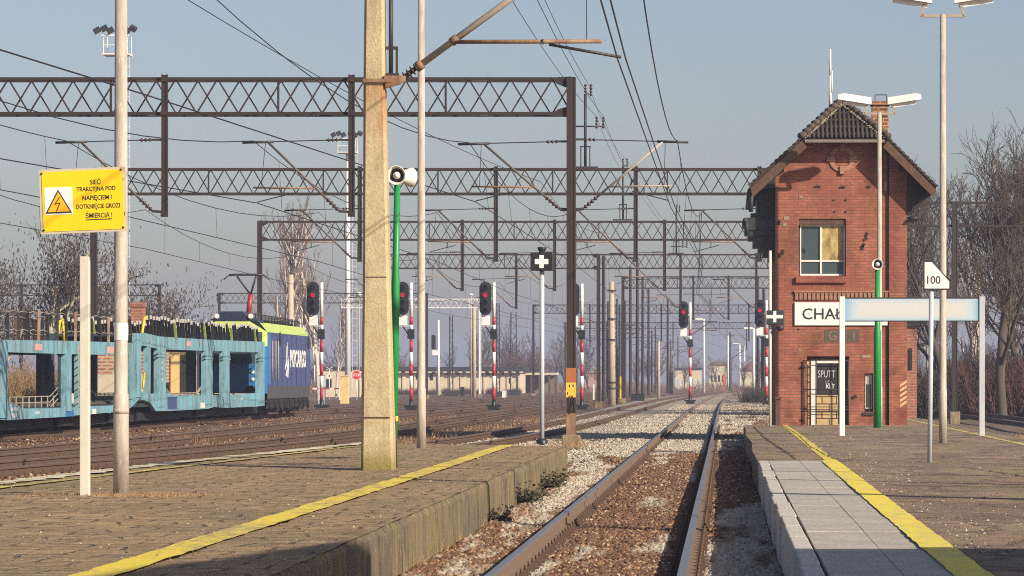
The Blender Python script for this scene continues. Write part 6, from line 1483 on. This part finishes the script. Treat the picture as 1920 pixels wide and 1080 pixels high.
for k in range(8): mb.cur=k%2; mb.box(xa+0.36*k,xa+0.36*(k+1),Y_-3.05,Y_-2.97,PZ(730,s_)+0.0,PZ(727,s_))
mb.build('boom',[M['red'],M['white_clean']],br)
mb=MB(); mb.box(xa+2.6,xa+2.95,Y_-3.2,Y_-2.9,-0.3,PZ(724,s_)); mb.build('drive_box',M['white'],br)
s_=24.0
sw=thing('white_signal','thin white dwarf signal mast seen beneath the name board','signal',(PX(1789,34),PY(34),-0.2))
mb=MB(); X=PX(1789,34); Y_=PY(34); mb.tube([(X,Y_,-0.3),(X,Y_,PZ(608,34))],0.06,8); mb.build('mast',M['white_clean'],sw)
mb=MB(); mb.box(X-0.15,X+0.12,Y_-0.2,Y_+0.1,PZ(634,34),PZ(606,34)); mb.box(X-0.22,X-0.14,Y_-0.1,Y_+0.1,PZ(630,34),PZ(612,34)); mb.build('head',M['white'],sw,0.03)

# ------------------------------------------------------------------ vegetation
def tree_geo(rs, h, tr, levels, spread, up, nchild, ratio, wood_r=0.012, crook=0.18, first=0.3):
    """bare branching tree: returns (trunk MB, twig MB, tips)"""
    trunk = MB(); twig = MB(); tips = []
    def grow(p, d, L, r, lev):
        k = 4 if lev < 2 else (3 if lev < levels-1 else 2)
        pts=[p]; dd=d.copy()
        for i in range(k):
            dd=(dd+Vector((rs.gauss(0,crook),rs.gauss(0,crook),rs.gauss(0,crook)+up*0.22))).normalized(); pts.append(pts[-1]+dd*L/k)
        r1=max(wood_r*0.6,r*0.55)
        rr=[r+(r1-r)*i/k for i in range(k+1)]
        (trunk if lev<2 else twig).tube(pts,rr,7 if lev==0 else (5 if lev==1 else 3),False)
        if lev>=levels-1: tips.append((pts[-1],dd)); return
        n=nchild[min(lev,len(nchild)-1)]
        for c in range(n):
            u=first+(1-first)*(c+rs.random())/n if lev==0 else 0.2+0.8*(c+rs.random())/n
            idx=min(k-1,int(u*k)); q=pts[idx].lerp(pts[idx+1],u*k-idx)
            a=rs.uniform(0,6.283); sp=spread*rs.uniform(0.6,1.25)
            ref=Vector((0,0,1)) if abs(dd.z)<0.9 else Vector((1,0,0))
            e1=dd.cross(ref).normalized(); e2=dd.cross(e1)
            nd=(dd*math.cos(sp)+(e1*math.cos(a)+e2*math.sin(a))*math.sin(sp)+Vector((0,0,up*0.35))).normalized()
            grow(q,nd,L*ratio*rs.uniform(0.7,1.2)*(1.15-0.45*u if lev==0 else 1),max(wood_r,r*(1-u*0.45)*0.55),lev+1)
        tips.append((pts[-1],dd))
    grow(Vector((0,0,-0.3)),Vector((0,0,1)),h,tr,0)
    return trunk,twig,tips
def leaf_cloud(rs,tips,n,size,jit):
    mb=MB()
    for _ in range(n):
        p,d=rs.choice(tips); q=p+Vector((rs.gauss(0,jit),rs.gauss(0,jit),rs.gauss(0,jit)-jit*0.4))
        a=rs.uniform(0,6.28); u=Vector((math.cos(a),math.sin(a),rs.uniform(-.5,.5)))*size*rs.uniform(.4,1); v=Vector((rs.uniform(-.4,.4),rs.uniform(-.4,.4),-1))*size*rs.uniform(.8,1.8)
        mb.add([q-u*0.4,q+u*0.4,q+u*0.3+v,q-u*0.3+v],[(0,1,2,3)])
    return mb
TREES={}
def place_tree(key, label, cat, x, y, z, sc_, rz, mats, group=None, name='bare_tree'):
    tm,wm,lm = TREES[key]
    if isinstance(sc_, tuple):                      # ('top', height in metres above the rail)
        sc_ = (sc_[1]-z)/max(v.co.z for v in wm.vertices)
    t=thing(name,label,cat,(x,y,z),group); t.scale=(sc_,sc_,sc_); t.rotation_euler=(0,0,rz)
    for me,nm,mt in ((tm,'trunk',mats[0]),(wm,'crown',mats[1]),(lm,'seed_pods' ,mats[2] if len(mats)>2 else None)):
        if me is None or mt is None: continue
        o=bpy.data.objects.new(nm,me); C.objects.link(o); o.parent=t
        o.material_slots[0].link='OBJECT'; o.material_slots[0].material=mt
    return t
def mk_mesh(mb,name):
    me=bpy.data.meshes.new(name); me.from_pydata(mb.v,[],mb.f); me.materials.append(M['twig']); me.update()
    if name!='pods': me.polygons.foreach_set('use_smooth',[True]*len(me.polygons))
    return me
def def_tree(key,seed,pods=0,psize=0.1,pj=0.3,**kw):
    rs=random.Random(seed); a,b,tips=tree_geo(rs,**kw)
    TREES[key]=(mk_mesh(a,'trunk'),mk_mesh(b,'crown'),mk_mesh(leaf_cloud(rs,tips,pods,psize,pj),'pods') if pods else None)
def_tree('big',3,h=6.5,tr=0.20,levels=6,spread=0.70,up=0.42,nchild=[9,6,5,4,4],ratio=0.60,wood_r=0.0105,crook=0.11,first=0.25)
def_tree('big2',8,h=6.0,tr=0.17,levels=6,spread=0.74,up=0.40,nchild=[9,6,5,5,3],ratio=0.60,wood_r=0.0095,crook=0.11,first=0.22)
def_tree('pod',21,pods=2800,psize=0.075,pj=0.26,h=5.2,tr=0.17,levels=5,spread=0.8,up=0.28,nchild=[7,5,4,3],ratio=0.58,wood_r=0.014,first=0.35)
def_tree('pod2',25,pods=2600,psize=0.07,pj=0.32,h=4.0,tr=0.16,levels=5,spread=0.85,up=0.25,nchild=[7,5,4,3],ratio=0.62,wood_r=0.014,first=0.2)
def_tree('birch',31,h=11.0,tr=0.16,levels=5,spread=0.5,up=0.6,nchild=[20,6,5,3],ratio=0.36,wood_r=0.014,crook=0.10,first=0.22)
def_tree('far',44,h=7.0,tr=0.25,levels=5,spread=0.65,up=0.45,nchild=[8,5,4,3],ratio=0.52,wood_r=0.03,first=0.2)
def bush_mesh(seed,n,h,r,wr):
    rs=random.Random(seed); mb=MB()
    for i in range(n):
        a=rs.uniform(0,6.28); q=rs.random()**0.5*r; p=Vector((q*math.cos(a),q*math.sin(a),-0.1)); d=Vector((rs.gauss(0,.35),rs.gauss(0,.35),1)).normalized(); L=h*rs.uniform(.5,1.1)*(1-0.35*q/r)
        m=p+d*L*0.5; d2=(d+Vector((rs.gauss(0,.3),rs.gauss(0,.3),0))).normalized(); e=m+d2*L*0.5
        mb.tube([p,m,e],[wr,wr*0.7,wr*0.3],3,False)
        for k in range(3):
            b=p.lerp(m,rs.uniform(.4,1)) if k==0 else m.lerp(e,rs.uniform(0,.9)); d3=(d2+Vector((rs.gauss(0,.6),rs.gauss(0,.6),rs.gauss(0,.3)))).normalized(); mb.tube([b,b+d3*L*rs.uniform(.15,.4)],[wr*0.55,wr*0.25],3,False)
    return mk_mesh(mb,'twigs')
BUSH=[bush_mesh(61,420,2.6,1.5,0.02),bush_mesh(62,420,2.2,1.7,0.018)]
def bush(label,x,y,sc_,mat,group=None,k=0,z=-0.25,sz=1.0):
    o=bpy.data.objects.new('bush',BUSH[k]); C.objects.link(o); o.location=(x,y,z); o.scale=(sc_,sc_,sc_*sz); o.rotation_euler=(0,0,rng.uniform(0,6))
    o.material_slots[0].link='OBJECT'; o.material_slots[0].material=mat; tag(o,label,'bush',group); return o
# right-hand trees
s_=40.0
place_tree('big','large bare tree with broad spreading crown at the right edge','tree',PX(1880,s_),PY(s_),-0.3,('top',PZ(207,s_)),0.4,(M['bark_dark'],M['twig']))
place_tree('big2','bare tree behind the lamp post, filling the gap right of the signal box roof','tree',PX(1790,36),PY(36),-0.3,('top',PZ(262,36)),2.0,(M['bark_dark'],M['twig']))
place_tree('big2','bare tree beyond the right edge whose branches enter the frame','tree',PX(1955,38),PY(38),-0.3,('top',PZ(214,38)),4.0,(M['bark_dark'],M['twig']))
place_tree('birch','slim birch with whitish trunk behind the blank name board','birch',PX(1818,35),PY(35),-0.3,0.8,1.0,(M['bark_birch'],M['twig']))
place_tree('pod2','low tangled tree rising behind the blank name board','tree',PX(1765,34),PY(34),-0.3,1.35,1.2,(M['bark_dark'],M['twig']))
place_tree('pod2','low tangled tree at the far right behind the red bushes','tree',PX(1905,35),PY(35),-0.3,1.4,2.6,(M['bark_dark'],M['twig']))
for i,(x_,ss,k,m_,lab) in enumerate(((1778,38,1.25,'bark_dark','dark bush below the name board beside the white dwarf signal'),(1815,37,1.35,'twig_red','reddish bush behind the yellowish concrete pole'),(1855,38,1.45,'twig_red','reddish bush right of the name board post'),(1890,37,1.55,'twig_red','large reddish bush near the right edge'),(1925,38,1.5,'twig_red','reddish bush cut by the right edge'),(1745,36,1.0,'bark_dark','small dark bush between the signal box and the name board'))):
    bush(lab,PX(x_,ss),PY(ss),k,M[m_],'bushes along the right yard',i%2)
    bo=bush(lab.replace('bush','thicket',1) if False else 'thicket behind the '+lab.split(' bush')[0]+' bush, '+['lowest','middle','broad','tall','outermost','leftmost'][i]+' of the back row',PX(x_+8,ss-3),PY(ss-3),k*1.1,M['bark_dark'],'bushes along the right yard',(i+1)%2)
# left-hand trees
place_tree('pod','pale trunked tree with hanging seed pods behind the left wagon','tree',PX(86,36),PY(36),-0.3,('top',PZ(385,36)),0.3,(M['bark_pale'],M['twig'],M['pod']))
place_tree('pod2','round pod laden tree between the cream post and the thick pole','tree',PX(195,35.5),PY(35.5),-0.3,('top',PZ(425,35.5)),1.1,(M['bark_dark'],M['twig'],M['pod']))
place_tree('pod2','pod laden tree at the left edge','tree',PX(10,36.5),PY(36.5),-0.3,('top',PZ(420,36.5)),2.2,(M['bark_pale'],M['twig'],M['pod']))
place_tree('pod2','pod laden tree just right of the thick pole, above the brick chimney','tree',PX(252,34),PY(34),-0.3,('top',PZ(478,34)),4.2,(M['bark_dark'],M['twig'],M['pod']))
for i,(x_,ss,k) in enumerate(((20,38,1.2),(60,39,1.3),(100,38,1.3),(135,40,1.1))):
    bush(['rust brown bush seen through the left wagon, first from the left edge','rust brown bush behind the left wagon diagonal brace','rust brown bush behind the left wagon middle post','rust brown bush beside the brick shed'][i],PX(x_,ss),PY(ss),k,M['drygrass'],'brown bushes behind the left wagon',i%2)
# birches behind the locomotive
for i,(x_,ss,k,lab) in enumerate(((520,21,0.95,'tall pinkish birch left of the floodlight mast, left one of the clump'),(556,20,1.05,'tallest pinkish birch in the clump above the locomotive'),(598,20.5,0.95,'pinkish birch close to the floodlight mast'),(330,17,0.6,'small hazy birch left of the pantograph'),(465,17,0.55,'small hazy birch behind the pantograph'),(630,18,0.6,'leaning white birch above the STOP sign'),(1300,9.5,0.5,'small hazy birch far along the main line'))):
    place_tree('birch',lab,'birch',PX(x_,ss),PY(ss),-0.3,k*1.35,i*1.3,(M['bark_birch'],M['twig_pink']),'birches beyond the yard')
for i,(x_,ss,k,m_,lab) in enumerate(((628,16,1.2,'twig_red','reddish scrub by the crossing hut'),(752,13.2,2.0,'twig_red','reddish crown of scrub behind the roof of the cream building, left'),(975,13,2.3,'twig_red','reddish scrub above the right end of the cream building'),(1425,25,0.9,'bark_dark','dark scrub at the foot of the signal box track side'))):
    bush(lab,PX(x_,ss),PY(ss),k,M[m_],'scrub around the far yard',i%2,sz=1.3 if i in (1,2) else 1)
for i,x_ in enumerate((742,762,786,812,838,858,876,897,921,955,968)):
    bush('low dry weeds along the foot of the cream building, %s'%['behind the green post','by the second signal','by the pale pole','below the dark signal','left of the lattice mast','right of the lattice mast','left of the concrete pole','right of the concrete pole','by the third signal','right of the relay box','by the broad lattice mast'][i],PX(x_,15.6),PY(15.6),0.42,M['twig_red'],'dry weeds at the cream building',i%2)
# small hazy trees around the far houses
for i,(x_,ss,top) in enumerate(((1104,13,655),(1128,12,668),(1160,12,650),(1190,11.5,662),(1226,12.5,640),(1250,12,655),(1284,12,668),(1312,11.6,650),(1345,11.3,662),(1372,12,648),(1392,12.6,660),(1416,12,640),(1000,12,640),(1030,12,652),(1062,12,636))):
    place_tree('far','one of the small hazy trees around the far houses','tree',PX(x_,ss),PY(ss),-0.3,('top',PZ(top,ss)),i*0.9,(M['bark_dark'],M['twig_pink']),'small hazy trees at the far end of the yard')
# far wood
tmv=[]; rs=random.Random(77)
wood=MB(); src=TREES['far']
cache=[]
for me in src[:2]: cache.append(([v.co.copy() for v in me.vertices],[tuple(p.vertices) for p in me.polygons]))
for i in range(46):
    ss=rs.uniform(8.5,11.5); x_=rs.choice([rs.uniform(690,1130),rs.uniform(690,1130),rs.uniform(1130,1500),rs.uniform(300,690),rs.uniform(1700,1950)])
    k=rs.uniform(0.85,1.25) if 690<x_<1130 else rs.uniform(0.55,0.85); Rm=Matrix.Rotation(rs.uniform(0,6.28),3,'Z')
    off=Vector((PX(x_,ss),PY(ss),-0.3))
    for vs,fs in cache: wood.add([Rm@v*k+off for v in vs],fs)
me=bpy.data.meshes.new('woodland'); me.from_pydata(wood.v,[],wood.f); me.materials.append(painted('far_twig',(0.10,0.085,0.085,1),None,0.3,0.9,1)); me.update()
o=bpy.data.objects.new('woodland',me); C.objects.link(o); tag(o,'hazy bare woodland closing the view behind the yard','woodland',None,'stuff')
# undergrowth in front of the horizon
mb=MB(); rs=random.Random(5)
for i in range(9000):
    ss=rs.uniform(9,14); x_=rs.uniform(-40,1500); p=Vector((PX(x_,ss),PY(ss),-0.3)); d=Vector((rs.gauss(0,.5),rs.gauss(0,.5),1)); L=rs.uniform(.3,1.7)*(0.6+0.6*math.sin(x_*0.02)**2); q=p+d*L; w_=0.09
    mb.add([p-Vector((w_,0,0)),p+Vector((w_,0,0)),q],[(0,1,2)])
o=mb.build('undergrowth',painted('brown_undergrowth',(0.20,0.125,0.085,1),(0.12,0.06,0.05,1),0.8,0.9,0.3)); tag(o,'low reddish undergrowth along the far edge of the yard','undergrowth',None,'stuff')
# dry grass between the tracks and along edges
mb=MB(); rs=random.Random(9)
def tuft(x,y,z,n,h,sp):
    for _ in range(n):
        p=Vector((x+rs.gauss(0,sp),y+rs.gauss(0,sp),z)); q=p+Vector((rs.gauss(0,.4),rs.gauss(0,.4),1))*h*rs.uniform(.4,1.1); w_=0.006+0.004*rs.random()
        mb.add([p-Vector((w_,0,0)),p+Vector((w_,0,0)),q],[(0,1,2)])
for i in range(60):
    y=rs.uniform(68,150); k=rs.choice((2,3,4)); tuft(trx(k,y)+rs.choice((-2,2))*rs.uniform(.9,1.1),y,-0.2,14,0.25,0.25)
tuft(PX(350,70),PY(70),-0.2,160,0.32,0.35)
for i in range(16): tuft(-3.7+rs.gauss(0,.32),86.3+rs.gauss(0,.5),-0.12,8,0.24,0.1)
for i in range(30): y=rs.uniform(30,62); tuft(xr_left(y)+0.03,y,-0.2,10,0.18,0.05)
for i in range(26): tuft(rs.uniform(-7.2,-6.0)+1.0*rs.random(),PY(182)+rs.gauss(0,.12),ZL,12,0.05,0.12)
for i in range(120): y=rs.uniform(78,112); tuft(rs.uniform(6.6,10),y,-0.3,9,0.22,0.2)
o=mb.build('dry_grass',M['drygrass']); tag(o,'tufts of dry grass between the tracks and along the platform foot','dry grass',None,'stuff')
# weeds at the wall foot
def weed(label,x,y,z,n,sz):
    mb=MB()
    for _ in range(n):
        a=rs.uniform(0,6.28); d=Vector((math.cos(a),math.sin(a)*1.4,rs.uniform(.1,1.0)))*sz*rs.uniform(.2,1); p=Vector((x,y,z))+d; u=Vector((rs.gauss(0,1),rs.gauss(0,1),rs.gauss(0,.5))).normalized()*0.035; v=Vector((rs.gauss(0,1),rs.gauss(0,1),rs.gauss(0,1))).normalized()*0.02
        mb.add([p-u,p+v,p+u,p-v],[(0,1,2,3)])
        if rs.random()<0.3: mb.tube([(x,y,z-0.05),p],0.004,3,False)
    o=mb.build('weed',M['weed']); tag(o,label,'weed','weeds at the platform wall')
weed('green weed clump at the wall foot nearest the camera',-2.72,41.5,-0.16,260,0.22)
weed('dark trailing weed at the wall foot before the platform end joint',-2.74,47.5,-0.14,420,0.34)
weed('low weed clump at the wall foot by the platform end',-2.76,54.5,-0.14,380,0.32)
# leaves and litter on the platforms
mb=MB()
for i in range(3600):
    q_ = rs.random()
    if q_ < 0.5: y=1/rs.uniform(1/64,1/23); x=rs.uniform(float(lerp_poly(ledge,y))+0.2,xr_left(y)-0.1); z=ZL+0.014
    elif q_ < 0.8: y=1/rs.uniform(1/80,1/25); x=1.72+abs(rs.gauss(0,0.45)); z=ZR+0.003
    else: y=1/rs.uniform(1/95,1/25); x=rs.uniform(1.8,6.0); z=ZR+0.003
    a=rs.uniform(0,6.28); s=0.004+0.016*rs.random()**2; u=Vector((math.cos(a),math.sin(a),0))*s; v=Vector((-math.sin(a),math.cos(a),0))*s*0.7; zz=Vector((x,y,z)); k=rs.uniform(0.3,0.9)*s
    mb.add([zz-u,zz-v,zz+u,zz+v,zz+Vector((rs.uniform(-.4,.4)*s,rs.uniform(-.4,.4)*s,k))],[(0,1,4),(1,2,4),(2,3,4),(3,0,4)])
t=NT('loose_grit'); rnd=t.n('ShaderNodeNewGeometry').outputs['Random Per Island']
t.color(t.ramp(rnd,[(0.0,(0.05,0.035,0.022,1)),(0.45,(0.14,0.095,0.06,1)),(0.75,(0.32,0.235,0.15,1)),(1.0,(0.60,0.52,0.40,1))])); t.rough(0.95)
o=mb.build('litter',t.m); tag(o,'dry leaves and grit scattered over both platforms','leaf litter',None,'stuff')

# ------------------------------------------------------------------ added unseen slab, outlined to cast the shade over the near platform ends
fb=thing('shade_caster','unseen flat slab added to cast shade across the near ends of both platforms','shade caster',(12,15,0))
mb=MB(); mb.prism([(5.0,13.2),(5.2,15.3),(5.6,17.1),(6.3,20.2),(7.2,19.4),(9.6,18.9),(22,18.6),(22,13.2)],'z',6.2,6.45); mb.build('roof',M['footing'],fb)
for x_ in (12.0,20.5): mb=MB(); mb.box(x_-0.15,x_+0.15,15.4,15.7,-0.4,6.197); mb.build('post',M['footing'],fb)

# ------------------------------------------------------------------ haze
t=NT('haze_air'); t.t.nodes.remove(t.b); pv=t.n('ShaderNodeVolumePrincipled'); pv.inputs['Color'].default_value=(0.66,0.74,1.0,1); pv.inputs['Density'].default_value=0.00045; pv.inputs['Anisotropy'].default_value=0.1
t.l(pv.outputs[0],t.t.nodes['Material Output'].inputs['Volume'])
mb=MB(); mb.box(-1500,1500,-80,3000,-1.6,34); o=mb.build('haze',t.m); tag(o,'thin pale winter haze filling the air over the yard','haze',None,'stuff')
